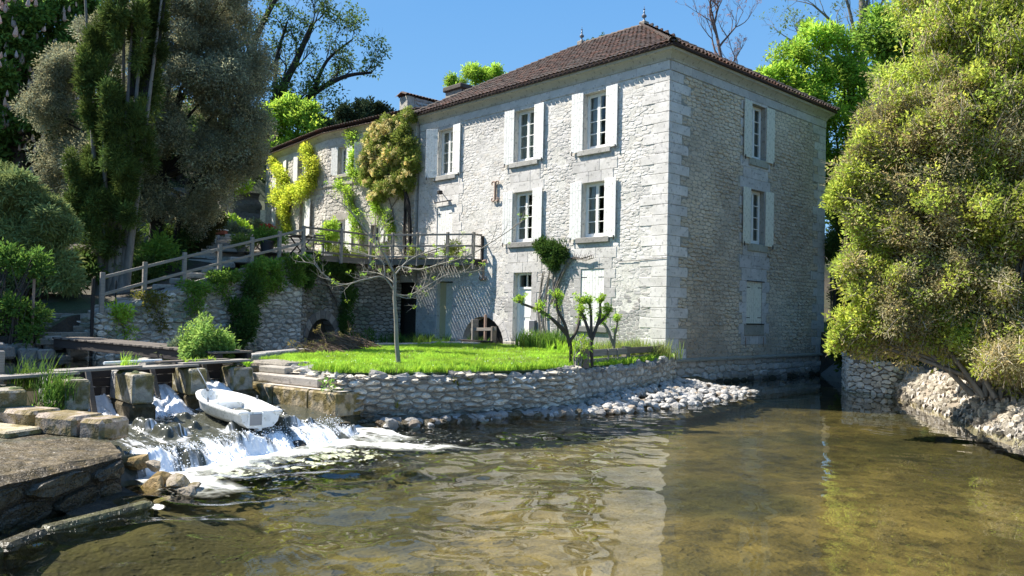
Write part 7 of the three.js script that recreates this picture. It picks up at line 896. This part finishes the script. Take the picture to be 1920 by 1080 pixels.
    for (let i = 4; i < q.length; i++) { const n = 1 + Math.floor(R3() * 2); for (let m = 0; m < n; m++) arms.push([q[i][0] + (R3() - 0.5) * 0.24, q[i][1] + (R3() - 0.4) * 0.2, q[i][2] + (R3() - 0.5) * 0.24, 0.8 + 0.5 * R3(), 0.8 + 0.4 * R3(), d0]); if (R3() < 0.5) { const e = V.add(q[i], [(R3() - 0.5) * 0.4, (R3() - 0.4) * 0.3, (R3() - 0.5) * 0.4]); twig.tube([q[i], e], [0.006, 0.002], 3, false); } }
  }
  twig.build('twigs', S({ color: rgb(0.4, 0.35, 0.26) }), t3); leaves(t3, 'foliage', G.leafS, LM.box, arms, 576, [0.7, 1.3]);
  const dry = p => smooth(0.42, 0.62, 0.6 * fbm(p[0] * 0.6, p[1] * 0.6, p[2] * 0.6, 2) + 0.4 * noise(p[0] * 2.2, p[1] * 2.2, p[2] * 2.2)) * 0.75 * smooth(10.5, 6, p[1]) + 0.1; const lv = [], dr = []; for (const p of all) (R3() < dry(p) ? dr : lv).push(p); leaves(t3, 'foliage', G.leafS, LM.box, lv.map(p => [p[0], p[1], p[2], 1.15, p[4], p[5]]), 573, [0.6, 1.3]); leaves(t3, 'dry_foliage', G.small, LM.boxDry, dr.map(p => [p[0], p[1], p[2], 0.75, p[4], p[5]]), 574, [0.6, 1.3]);
}
// ---------------------------------------------------------------- climbers on the walls
const wallBush = (name, label, list, o) => { const c = list[0], base = [c[0], o.base, c[2]], t = thing(name, label, 'climber', base), R = rng(o.seed); part('stem', o.bark || M.bark, t, b => { for (const s of o.stems || []) for (let k = 0; k < (o.n || 3); k++) limb(b, s.map((p, i) => [p[0] + (R() - 0.5) * 0.18, p[1], p[2] + (R() - 0.5) * 0.1]), o.r || 0.05, 0.012, 5); }); leaves(t, 'foliage', o.geo, o.mat, clumps(list, o.seed, { gap: 0.34, core: 0.2, f: 2, ...o }), o.seed + 1, o.tint || [0.65, 1.35]); return t; };
{
  const zB = x => lerp(0.72, -0.1, (x + 20.2) / -8.5) + 0.22, zA = x => lerp(0.05, 0.72, (x + 13.6) / -6.6) + 0.25, g = (x, y, r, n, zf, d = 0) => [x, y, zf(x) + d, r, r * 0.85, 0.28 + r * 0.2, n];
  const trail = (paths, seed, zf, d0, dens, hang) => { const R = rng(seed), out = []; for (const P of paths) for (let i = 0; i + 1 < P.length; i++) { const L = Math.hypot(P[i + 1][0] - P[i][0], P[i + 1][1] - P[i][1]), n = Math.round(L * dens * 0.8); for (let k = 0; k < n; k++) { const t = R(), r = lerp(P[i][2], P[i + 1][2], t) * (0.55 + 0.9 * noise(i * 3 + t * L * 2.2, seed, 2)), a = R() * 6.283, q = Math.pow(R(), 0.7) * r, dn = R() < hang ? R() * R() * 0.7 : 0, x = lerp(P[i][0], P[i + 1][0], t) + Math.cos(a) * q, y = lerp(P[i][1], P[i + 1][1], t) + Math.sin(a) * q * 0.9 - dn; if (noise(x * 2.6, y * 2.6, seed) < 0.36) continue; out.push([x, y, zf(x) + d0 + R() * (0.1 + r * 0.4), 1, 0.7 + 0.6 * noise(x * 3, y * 3, 5), [0, -dn, 0.8]]); } } return out; };
  const climber = (name, label, base, paths, seed, zf, d0, dens, hang, geo, mat, s, stems, sr, bark) => { const t = thing(name, label, 'climber', base), R = rng(seed + 5); part('stem', bark, t, b => { for (const P of stems) for (let k = 0; k < 3; k++) limb(b, P.map(p => [p[0] + (R() - 0.5) * 0.2, p[1], zf(p[0]) - 0.12 + d0 + R() * 0.1]), sr * (0.6 + 0.6 * R()), 0.01, 5); }); leaves(t, 'foliage', geo, mat, trail(paths, seed, zf, d0, dens, hang).map(p => [p[0], p[1], p[2], s, p[4], p[5]]), seed + 1, [0.65, 1.35]); return t; };
  climber('golden_climber', 'golden-leaved climber winding round the upper windows of the wing', [-25, 6, 0.4], [[[-27.2, 10.6, 0.2], [-26.4, 10.1, 0.26], [-25.6, 9.6, 0.3], [-25.2, 9.2, 0.2]], [[-22.6, 10.6, 0.2], [-22.1, 10.4, 0.35], [-21.6, 9.9, 0.4], [-21.3, 9.3, 0.4], [-21.5, 8.8, 0.45], [-22.6, 8.5, 0.4], [-24, 8.4, 0.35], [-25.4, 8.4, 0.4], [-26.8, 8.6, 0.35]], [[-25.9, 8.4, 0.4], [-25.4, 7.9, 0.3], [-24.9, 7.4, 0.3], [-24.9, 6.9, 0.42], [-24.6, 6.4, 0.42]]], 601, zB, -0.05, 150, 0.3, G.leafS, LM.gold, 1.35, [[[-25, 6], [-24.9, 7.5], [-24, 8.5], [-21.6, 8.9], [-21.8, 10.4]], [[-24.9, 7.5], [-25.6, 8.5], [-26.8, 10.4]]], 0.05, M.bark);
  const rr = rng(611), RO = []; while (RO.length < 64) { const x = -16.9 + rr() * 3.8, y = 7.3 + rr() * 3.7, c = lerp(-14.6, -15.0, (y - 7) / 4), w = 1.75 * Math.sqrt(Math.max(0, 1 - ((y - 9.0) / 2.1) ** 2)) * (x < c ? 1.05 : 0.85); if (Math.abs(x - c) > w && !(y > 9.5 && Math.abs(x + 14.4) < 0.9)) continue; const r = 0.18 + 0.3 * rr(); RO.push([x, y, zA(x) + 0.05 + 0.3 * rr() * (1 - Math.abs(x - c) / 2.2), r, r * 0.9, 0.2 + r * 0.2, Math.round(r * 180)]); }
  const t = wallBush('climbing_rose', 'big bushy climbing rose with yellowish blossom where the wing meets the tall house', RO, { seed: 611, base: 4.35, geo: G.leafS, mat: LM.rose, s: 1.1, bark: M.barkDark, n: 7, r: 0.05, lobes: 5, stems: [[[-13.7, 4.3, 0.3], [-13.6, 5.6, 0.3], [-13.6, 7.0, 0.4], [-14.4, 8.4, 0.4]], [[-13.9, 4.3, 0.35], [-14.0, 5.6, 0.3], [-13.9, 7.2, 0.4], [-13.9, 9, 0.4]]] });
  leaves(t, 'blossom', G.rosette, LM.cream, clumps(RO.map(c => [c[0], c[1], c[2] + 0.12, c[3] * 1.05, c[4] * 1.08, c[5] * 1.1, Math.round(c[6] * (c[0] < -14.4 ? 0.6 : 0.2) * (c[1] > 8 ? 1 : 0.5))]), 613, { gap: 0.3, core: 0.7, f: 2, lobes: 5 }).map(p => [p[0], p[1], p[2], 1.05, p[4], p[5]]), 614);
  climber('green_creeper', 'fresh green creeper climbing past the shutters left of the rose', [-17, 4.5, 0.4], [[[-18.3, 10.7, 0.2], [-17.7, 10.5, 0.28], [-17.7, 9.9, 0.2], [-17.9, 9.0, 0.2], [-17.3, 8.5, 0.4], [-16.6, 8.2, 0.35]], [[-19.0, 8.4, 0.25], [-18.3, 8.0, 0.3], [-17.9, 7.3, 0.25], [-17.5, 6.7, 0.35], [-17.2, 6.0, 0.35], [-17.0, 5.0, 0.3]], [[-16.3, 7.7, 0.25], [-16.0, 6.9, 0.25], [-15.2, 6.5, 0.2], [-14.8, 5.6, 0.2]]], 621, zA, -0.1, 90, 0.25, G.leafS, LM.lime, 1.15, [[[-17.0, 4.6], [-17.4, 6.4], [-17.9, 8], [-17.8, 10.4]], [[-16.6, 4.6], [-16.2, 6.6], [-16.8, 8.3]], [[-15.6, 4.6], [-15.4, 6.4], [-14.4, 7.6]], [[-16.2, 5], [-15.0, 6.2], [-15.4, 7.6]], [[-17.2, 5], [-18, 6.8], [-18.8, 8.2]]], 0.025, M.barkGrey);
  wallBush('wall_ivy', 'round dark ivy clump on bare stems between the front door and the closed shutters', [[-5.25, 4.65, 0.14, 0.4, 0.28, 0.14, 130], [-5.65, 4.75, 0.12, 0.25, 0.16, 0.1, 50], [-4.75, 4.6, 0.13, 0.36, 0.25, 0.13, 100], [-4.4, 4.4, 0.12, 0.2, 0.2, 0.1, 40], [-5.0, 4.25, 0.13, 0.35, 0.28, 0.12, 90], [-4.95, 3.9, 0.12, 0.2, 0.25, 0.1, 40]], { seed: 631, base: 1.1, geo: G.leafS, mat: LM.ivy, s: 1.0, bark: M.barkGrey, n: 4, r: 0.022, stems: [[[-5.2, 1.1, 0.12], [-5.4, 2.2, 0.08], [-5.2, 3.4, 0.1], [-5.0, 4.4, 0.15]], [[-4.7, 1.1, 0.12], [-4.6, 2.4, 0.08], [-4.9, 3.4, 0.1], [-4.8, 4.3, 0.15]], [[-5.0, 2.6, 0.1], [-4.5, 3.7, 0.1], [-4.0, 4.25, 0.12], [-3.4, 4.15, 0.12], [-3.1, 4.2, 0.12]], [[-5.4, 1.1, 0.1], [-5.7, 2.5, 0.06], [-5.4, 3.8, 0.1]]] });
  const cx = thing('bare_vine', 'short bare twisted vine branch on the wall above the closed shutters', 'climber', [-3.2, 4.2, 0.12]), R = rng(641), b = new MB(); for (let k = 0; k < 12; k++) { const x = -4.0 + k * 0.09; limb(b, [[x, 4.24 - k * 0.005, 0.12], [x + 0.08, 4.28 + R() * 0.1, 0.16], [x + 0.1 + R() * 0.1, 4.26 + R() * 0.22, 0.2]], 0.012, 0.004, 4); } limb(b, [[-4.1, 4.24, 0.11], [-3.6, 4.2, 0.13], [-3.05, 4.3, 0.12]], 0.03, 0.015, 5); b.build('branch', M.bark, cx);
}
// ---------------------------------------------------------------- young tree on the lawn
{
  const base = [-0.52, 0.98, 9.88], t = thing('young_tree', 'slim young tree with pale spreading branches, almost leafless, on the lawn', 'tree', base), R = rng(651), tips = [], b = new MB(), P = (px, py, f = 0) => off([-0.6, 2.72, 9.99], (px - 742) * 0.01268, (545 - py) * 0.01268, f);
  b.tube([V.add(base, [0, -0.1, 0]), P(747, 640), P(745, 600), P(741, 560), P(741, 520), P(738, 508)], [0.062, 0.052, 0.048, 0.044, 0.042, 0.036], 9, false);
  const o = { wander: 0.5, lift: 0.05, side: 0.75, open: 1.3, fork: 2, taper: 0.55, seg: 5, up: 0.25 }, main = [[[P(741, 545), P(720, 520, -0.1), P(690, 525, -0.3), P(650, 536, -0.5), P(618, 518, -0.6), P(600, 500, -0.65), P(575, 497, -0.7)], 0.026], [[P(722, 520), P(716, 490, 0.1), P(690, 478, 0.2), P(650, 470, 0.3)], 0.022], [[P(738, 510), P(722, 480), P(700, 455, 0.1), P(672, 420, 0.2), P(640, 385, 0.25), P(612, 370, 0.3)], 0.034], [[P(740, 510), P(752, 500, -0.2), P(790, 505, -0.4), P(830, 495, -0.6), P(880, 480, -0.8), P(930, 450, -0.9), P(980, 415, -1)], 0.024], [[P(741, 550), P(765, 552, 0.2), P(795, 535, 0.4), P(830, 512, 0.6), P(862, 505, 0.8), P(890, 500, 0.9)], 0.022], [[P(742, 552), P(770, 558, -0.1), P(800, 545, -0.2), P(795, 556, -0.2)], 0.014], [[P(740, 515), P(760, 485, 0.5), P(800, 462, 0.9), P(850, 445, 1.2)], 0.02], [[P(738, 512), P(730, 490, -0.5), P(720, 455, -0.9), P(735, 430, -1.2)], 0.02], [[P(741, 548), P(735, 530, 0.5), P(700, 510, 0.9), P(660, 505, 1.2)], 0.018]];
  for (const [p, r] of main) { const q = limb(b, p, r, 0.008, 6); for (let i = 5; i < q.length; i += 2) { const d = V.norm(V.add(V.norm(V.sub(q[Math.min(i + 1, q.length - 1)], q[i - 1])), V.mul([R() - 0.5, R() - 0.3, R() - 0.5], 1.6))); grow(b, R, q[i], d, 0.2 + 0.22 * R(), 0.008, 1, o, tips); } }
  b.build('trunk', M.barkPale, t); leaves(t, 'young_leaves', G.rosette, LM.lime, tips.filter(() => R() < 0.22).map(p => [...p, 0.6]), 652);
}
{ // pollarded shrubs near the house corner
  const sh = (label, stems, seed, mat = M.bark, knob = 0.16) => { const b0 = stems[0][0], t = thing('pollard_shrub', label, 'shrub', b0, 'pollarded shrubs by the house'), R = rng(seed), b = new MB(), pts = []; for (const s of stems) { limb(b, s, 0.046, 0.03, 7); const e = s.at(-1); for (let k = 0; k < 9; k++) { const d = V.norm([R() - 0.5, 0.15 + R() * 0.6, R() - 0.5]), L = knob * (0.8 + 1.3 * R()), g = V.add(V.mad(e, d, L), [(R() - 0.5) * 0.06, 0.03, (R() - 0.5) * 0.06]); b.tube([e, V.mad(e, d, L * 0.5), g], [0.012, 0.008, 0.003], 4, false); for (let m = 0; m < 3; m++) { const p = V.lerp(e, g, 0.35 + 0.7 * R()); pts.push([...p, 0.5 + 0.5 * R(), 1, d]); } } for (let k = 0; k < 8; k++) { const p = V.lerp(s.at(-2), e, R()); pts.push([p[0] + (R() - 0.5) * 0.14, p[1] + (R() - 0.5) * 0.1, p[2] + (R() - 0.5) * 0.14, 0.8]); } } b.build('trunk', mat, t); leaves(t, 'sprouts', G.rosette, LM.lime, pts, seed + 1, [0.75, 1.3]); };
  sh('pollarded shrub with thick dark arms and lime sprouts in front of the door', [[[1.6, 0.95, 6.2], [1.75, 1.6, 6.4], [1.5, 2.0, 6.6], [1.25, 2.3, 6.85], [0.78, 2.5, 7.15]], [[1.7, 1.5, 6.35], [1.72, 2.0, 6.55], [1.6, 2.35, 6.7], [1.58, 2.62, 6.72]], [[1.75, 1.6, 6.4], [1.9, 1.9, 6.3], [1.75, 2.5, 6.0]], [[1.7, 1.8, 6.45], [1.45, 2.15, 6.75], [1.2, 2.32, 6.95]]], 661, M.bark);
  sh('slender pollarded shrub with two sprouting heads right of the thick one', [[[2.05, 0.95, 5.9], [2.1, 1.7, 6.0], [2.03, 2.3, 5.95], [2.0, 2.52, 5.98]], [[2.1, 1.6, 6.0], [2.18, 2.2, 5.8], [2.15, 2.55, 5.75]], [[2.08, 1.7, 6.0], [1.95, 2.15, 6.1], [1.9, 2.3, 6.15]], [[2.15, 2.0, 5.85], [2.3, 2.3, 5.6]]], 665, M.bark, 0.12);
  sh('thin little pollard rising behind the planter boards', [[[1.1, 1.0, 3.9], [1.15, 1.6, 3.95], [1.2, 2.05, 3.9]], [[1.12, 1.4, 3.93], [1.0, 1.9, 4.1], [0.85, 2.1, 4.2]]], 669, M.barkGrey, 0.13);
  bush('bare_rose', 'thin pale bare stems at the foot of the pollarded shrub', [2.15, 1.0, 6.6], [[2.1, 1.35, 6.6, 0.25, 0.3, 0.25, 14], [2.2, 1.5, 6.4, 0.2, 0.3, 0.2, 10]], { seed: 672, geo: G.rosette, mat: LM.lime, bark: M.barkPale, r: 0.022 }, 'shrub');
}
{ // bushes by the water and on the walls
  const B = (n, label, base, list, o) => bush(n, label, base, list, { geo: G.leafS, s: 1.2, ...o });
  B('willow_bush', 'fresh green upright bush at the end of the footbridge', [-2.5, 0.9, 13.7], Array.from({ length: 26 }, (_, k) => { const r = rng(900 + k), a = r() * 6.283, q = 0.38 * Math.sqrt(r()), h = 1.3 + 1.05 * r() * (1 - q); return [-2.45 + Math.cos(a) * q * 1.1, lerp(1.05, h, 0.55), 13.7 + Math.sin(a) * q * 1.1, 0.13, Math.max(0.2, (h - 0.9) * 0.42), 0.13, 34]; }), { seed: 701, mat: leafMat(0.28, 0.42, 0.1, 0.55), s: 0.95, lobes: 5 });
  B('wall_shrub', 'dark green shrub growing against the retaining wall', [-10.9, 0.8, 9.2], [[-10.95, 1.35, 9.2, 0.35, 0.55, 0.6, 260], [-11.1, 2.0, 8.9, 0.3, 0.45, 0.45, 150], [-11.3, 2.7, 8.6, 0.22, 0.45, 0.3, 70]], { seed: 705, mat: LM.ivy, s: 1.3 });
  const edge = [[-10.1, 2.05, 13.3], [-10.5, 2.45, 12.2], [-10.9, 2.9, 10.8], [-11.25, 3.25, 9.7], [-11.8, 3.6, 8.4], [-12.1, 3.85, 7.6], [-12.3, 4.1, 6.6]], nm = ['patch of pale leaves at the lower end of the retaining wall top', 'yellowish plants spilling over the wall under the second fence bay', 'green creeper hanging under the third fence bay', 'thick green creeper under the fourth fence bay', 'green creeper hanging under the fifth fence bay', 'ivy trailing down the wall near the top fence post', 'dark ivy at the upper corner of the retaining wall'];
  edge.forEach((p, i) => B('wall_creeper', nm[i], p, [[p[0] + 0.1, p[1] - 0.02, p[2], 0.2, 0.12, 0.6, i < 2 ? 45 : 70], [p[0] + 0.2, p[1] - 0.3 - 0.15 * (i % 3), p[2] + 0.1, 0.18, 0.35, 0.4, i < 2 ? 15 : 26], [p[0] + 0.15, p[1] - 0.7, p[2] - 0.25, 0.12, 0.45, 0.2, i > 3 ? 50 : 8]], { seed: 711 + i, mat: i === 1 ? leafMat(0.2, 0.19, 0.04) : i === 0 ? LM.lime : LM.mid, r: 0.008, group: 'creepers on the retaining wall' }));
  B('hanging_ivy', 'dark ivy curtain hanging over the arch wall below the terrace', [-12.9, 4.2, 5.3], [[-12.7, 4.05, 5.4, 0.4, 0.25, 0.6, 420], [-13.2, 3.9, 4.4, 0.35, 0.35, 0.6, 380], [-13.7, 3.9, 3.5, 0.35, 0.3, 0.5, 300], [-12.55, 3.5, 5.9, 0.2, 0.5, 0.25, 160], [-13.85, 2.9, 3.25, 0.22, 1.0, 0.25, 240], [-13.75, 1.8, 3.4, 0.2, 0.6, 0.2, 110]], { seed: 721, mat: LM.ivy, r: 0.012 });
  B('arch_grass', 'tufts of dark grass below the wall right of the arch', [-12.6, 0.7, 2.6], [[-12.8, 0.95, 2.9, 0.9, 0.3, 0.5, 60]], { seed: 725, mat: LM.grassDark, geo: G.leafS });
  B('pot_plant', 'red-flowering plant in the big black flowerpot', [-14.4, 4.85, 6.6], [[-14.4, 5.1, 6.6, 0.5, 0.3, 0.5, 130], [-14.4, 5.0, 6.2, 0.4, 0.2, 0.4, 60]], { seed: 727, mat: LM.mid }); const fl = leaves(scene.children.at(-1), 'flowers', G.rosette, LM.red, clumps([[-14.45, 5.45, 6.6, 0.25, 0.14, 0.25, 45]], 728, { gap: 0 }), 729);
  B('ledge_plant', 'little green plant in the terracotta pot', [-13.85, 4.6, 1.55], [[-13.85, 4.78, 1.55, 0.2, 0.16, 0.2, 50]], { seed: 731, mat: LM.mid }); B('pot_shrub', 'bushy bright green plant beside the wing door', [-15.2, 4.6, 3.4], [[-15.2, 5.2, 3.4, 0.4, 0.35, 0.4, 180], [-15.15, 5.75, 3.35, 0.25, 0.35, 0.25, 90]], { seed: 733, mat: LM.lime }); B('tub_plant', 'low brown-green plant in the wooden tub', [-14.9, 4.6, 7.4], [[-14.9, 4.8, 7.4, 0.4, 0.2, 0.4, 90]], { seed: 735, mat: LM.rose });
  B('border_plants', 'green plants along the foot of the wing behind the railing', [-15, 4.35, 1.4], [[-15.2, 4.65, 1.5, 1.2, 0.35, 0.4, 260], [-16.8, 4.75, 1.9, 1, 0.35, 0.4, 180], [-12.4, 4.6, 0.6, 0.8, 0.3, 0.3, 90], [-10.4, 4.7, 0.4, 0.6, 0.35, 0.2, 70]], { seed: 737, mat: leafMat(0.19, 0.24, 0.06), s: 1.2 });
  B('step_plant', 'small green plant on the stone landing next to the long step', [1.25, 0.66, 12.75], [[1.25, 0.78, 12.75, 0.13, 0.14, 0.13, 34]], { seed: 741, mat: LM.mid, s: 0.8, r: 0.006 });
  B('support_plant', 'pale green plant on the stone block under the footbridge', [-4.1, 0.8, 13.7], [[-4.1, 1.1, 13.7, 0.28, 0.35, 0.28, 130]], { seed: 743, mat: LM.silver, s: 1.2 });
  B('race_plants', 'low leaves in the shade below the footbridge', [-2.9, 0.75, 12.9], [[-3.0, 0.9, 12.9, 0.5, 0.2, 0.3, 80]], { seed: 745, mat: LM.dark });
  // grasses
  const gr = (name, label, pts, geo, mat, seed, cat = 'grass tuft') => { const t = thing(name, label, cat, [pts[0][0], pts[0][1], pts[0][2]]); leaves(t, 'blades', geo, mat, pts, seed, [0.7, 1.3], true); return t; }, R = rng(751), scat = (x0, x1, y, z0, z1, n, s) => Array.from({ length: n }, () => [lerp(x0, x1, R()), y, lerp(z0, z1, R()), s]);
  gr('grass_tuft', 'tall sunlit grass tuft on the weir pier left of the falls', [...scat(0.75, 1.2, 0.75, 17.25, 17.7, 20, 0.62), ...scat(0.9, 1.3, 0.4, 17.35, 17.75, 12, 0.65), ...scat(0.2, 0.7, 0.9, 17.3, 18.0, 8, 0.7)], G.tuftXL, LM.grassDark, 752); gr('fern_tuft', 'strap-leaved green fern below the tall grass tuft', [...scat(1.0, 1.5, 0.35, 17.4, 17.8, 18, 0.9), ...scat(1.1, 1.9, 0.2, 17.75, 18.3, 14, 0.8)], G.strap, LM.grass, 754, 'fern'); gr('fern_clump', 'dark ferns between the two left piers', scat(1.0, 1.9, 0.15, 17.5, 18.3, 12, 0.8), G.fern, LM.mid, 755, 'fern');
  gr('grass_tuft', 'small yellow-green tuft on the middle pier beside the white pipe', scat(-0.35, -0.1, 1.08, 15.9, 16.15, 8, 0.4), G.tuftXL, LM.grass, 756); gr('grass_tuft', 'low plants on the walkway behind the boat', [...scat(-0.9, -0.6, 1.12, 14.5, 14.9, 8, 0.35), ...scat(-1.1, -0.9, 1.12, 14.1, 14.3, 5, 0.4)], G.strap, LM.grass, 757); gr('grass_tuft', 'little tuft at the top of the landing steps', scat(-1.3, -1.1, 1.0, 13.25, 13.45, 6, 0.45), G.strap, LM.grass, 758);
  gr('long_grass', 'long grass against the house wall left of the closed shutters', scat(-5.6, -3.6, 1.02, 0.25, 1.4, 90, 1.6), G.tuftL, LM.grassDark, 759); gr('long_grass', 'long pale grass inside the planter boards by the house corner', scat(-0.6, 1.4, 1.0, 1.2, 3.6, 120, 1.35), G.tuftL, leafMat(0.24, 0.3, 0.08), 760); gr('long_grass', 'grass and weeds in the shade under the terrace', [...scat(-13.4, -9.6, 0.85, 0.4, 2.4, 70, 1.2), ...scat(-9.6, -7.6, 0.95, 0.3, 0.6, 14, 1)], G.tuftL, LM.grassDark, 761); gr('long_grass', 'grass at the foot of the pollarded shrubs', scat(-2.8, 0.6, 1.0, 0.4, 3.0, 70, 1.1), G.tuftL, LM.grass, 762);
  gr('wall_fern', 'yellow-green ferns growing out of the middle of the lawn wall', [[2.1, 0.72, 10.2, 0.5], [2.12, 0.78, 10.35, 0.45], [2.18, 0.75, 9.95, 0.45], [2.3, 0.75, 9.2, 0.35], [1.75, 0.3, 11.5, 0.45]], G.strap, leafMat(0.3, 0.3, 0.05), 763, 'fern');
  gr('roots', 'dry straw-coloured roots and grass on the crest of the right bank', scat(8.6, 10.6, 0.95, -1.2, 1.2, 26, 0.7), G.tuftL, LM.straw, 764);
  // brush pile
  const bp = thing('brush_pile', 'heap of cut brown brushwood behind the lawn', 'brush pile', [-5.8, 1, 8.3]), b = new MB(), tw = []; for (let k = 0; k < 420; k++) { const u = R() * 2 - 1, c = [lerp(-4.9, -7.4, (u + 1) / 2), 1.0, lerp(9.3, 6.3, (u + 1) / 2)], h = 0.3 * (1 - u * u) * (u < -0.2 ? 0.7 : 1), p = [c[0] + (R() - 0.5) * 0.9, 1.0 + R() * h, c[2] + (R() - 0.5) * 0.9], d = V.norm([R() - 0.5 - 0.4, (R() - 0.35) * 0.5, R() - 0.5 + 0.5]); const e = V.mad(p, d, 0.4 + 0.5 * R()); b.tube([p, V.add(V.lerp(p, e, 0.5), [0, 0.05, 0]), e], [0.013, 0.01, 0.003], 4, false); if (R() < 0.25) tw.push([...e, 1]); } b.build('twigs', S({ color: rgb(0.13, 0.085, 0.055) }), bp); leaves(bp, 'sprouts', G.rosette, leafMat(0.25, 0.22, 0.08), tw, 765);
}
{ // the lawn's grass and daisies
  const R = rng(771), pts = [], da = []; while (pts.length < 21000) { const x = lerp(-8.8, 2.4, R()), z = lerp(0, 12.8, R()); if (!inPoly(LAWN, x, z) || !inPoly(LAWN, x + 0.05, z)) continue; pts.push([x, 0.98, z, 0.8 + 0.5 * fbm(x, z, 3, 2) + (noise(x * 2, z * 2, 4) > 0.76 ? 0.7 : 0), 0.5 + 0.9 * fbm(x * 1.1, z * 1.1, 7, 4) + (noise(x * 3.1, z * 3.1, 12) > 0.78 ? 0.25 : 0)]); }
  const worn = pts.filter(p => fbm(p[0] * 0.8, p[2] * 0.8, 19, 4) > 0.6 && R() < 0.5).map(p => [p[0], p[1], p[2], p[3] * 0.85, p[4]]); { const q = leaves(scene, 'dry_grass', G.tuft, LM.straw, worn, 775, [0.8, 1.2], true); tag(q, 'paler dry tufts scattered through the lawn', 'grass'); }
  for (let k = 0; k < 700; k++) { const u = R(), i = Math.floor(u * 8), a = LW[i + 2], c = LW[i + 3], t = u * 8 - i; if (!c) continue; pts.push([lerp(a[0], c[0], t) - 0.12 - R() * 0.2, 1.0, lerp(a[1], c[1], t) - 0.05, 1.5 + R(), 0.9]); }
  const g = leaves(scene, 'grass', G.tuft, LM.grass, pts, 772, [0.75, 1.25], true); g.userData.kind = 'stuff'; tag(g, 'bright green mown grass of the lawn', 'grass');
  for (let k = 0; k < 900; k++) { const x = lerp(-7.5, 1.9, R()), z = lerp(0.6, 12.3, R()); if (inPoly(LAWN, x, z) && fbm(x * 0.7, z * 0.7, 15, 3) > 0.53) da.push([x, 1.05, z, 1]); } const d = leaves(scene, 'daisies', G.daisy, LM.white, da, 773, [0.9, 1.1], true); d.userData.kind = 'stuff'; tag(d, 'scattered white daisies in the lawn', 'flowers');
  const w = [], d2 = []; for (let k = 0; k < 1500; k++) { const x = -0.8 + R() * 5, z = -11.5 - R() * 6; w.push([x, landHeight(x, z), z, 1.6]); } const g2 = leaves(scene, 'meadow_grass', G.tuftL, LM.grass, w.map(p => [p[0], p[1], p[2], 0.5]), 774, [0.8, 1.3], true); g2.userData.kind = 'stuff'; tag(g2, 'sunny grass behind the far right corner of the house', 'grass');
}
renderer.render(scene, camera);
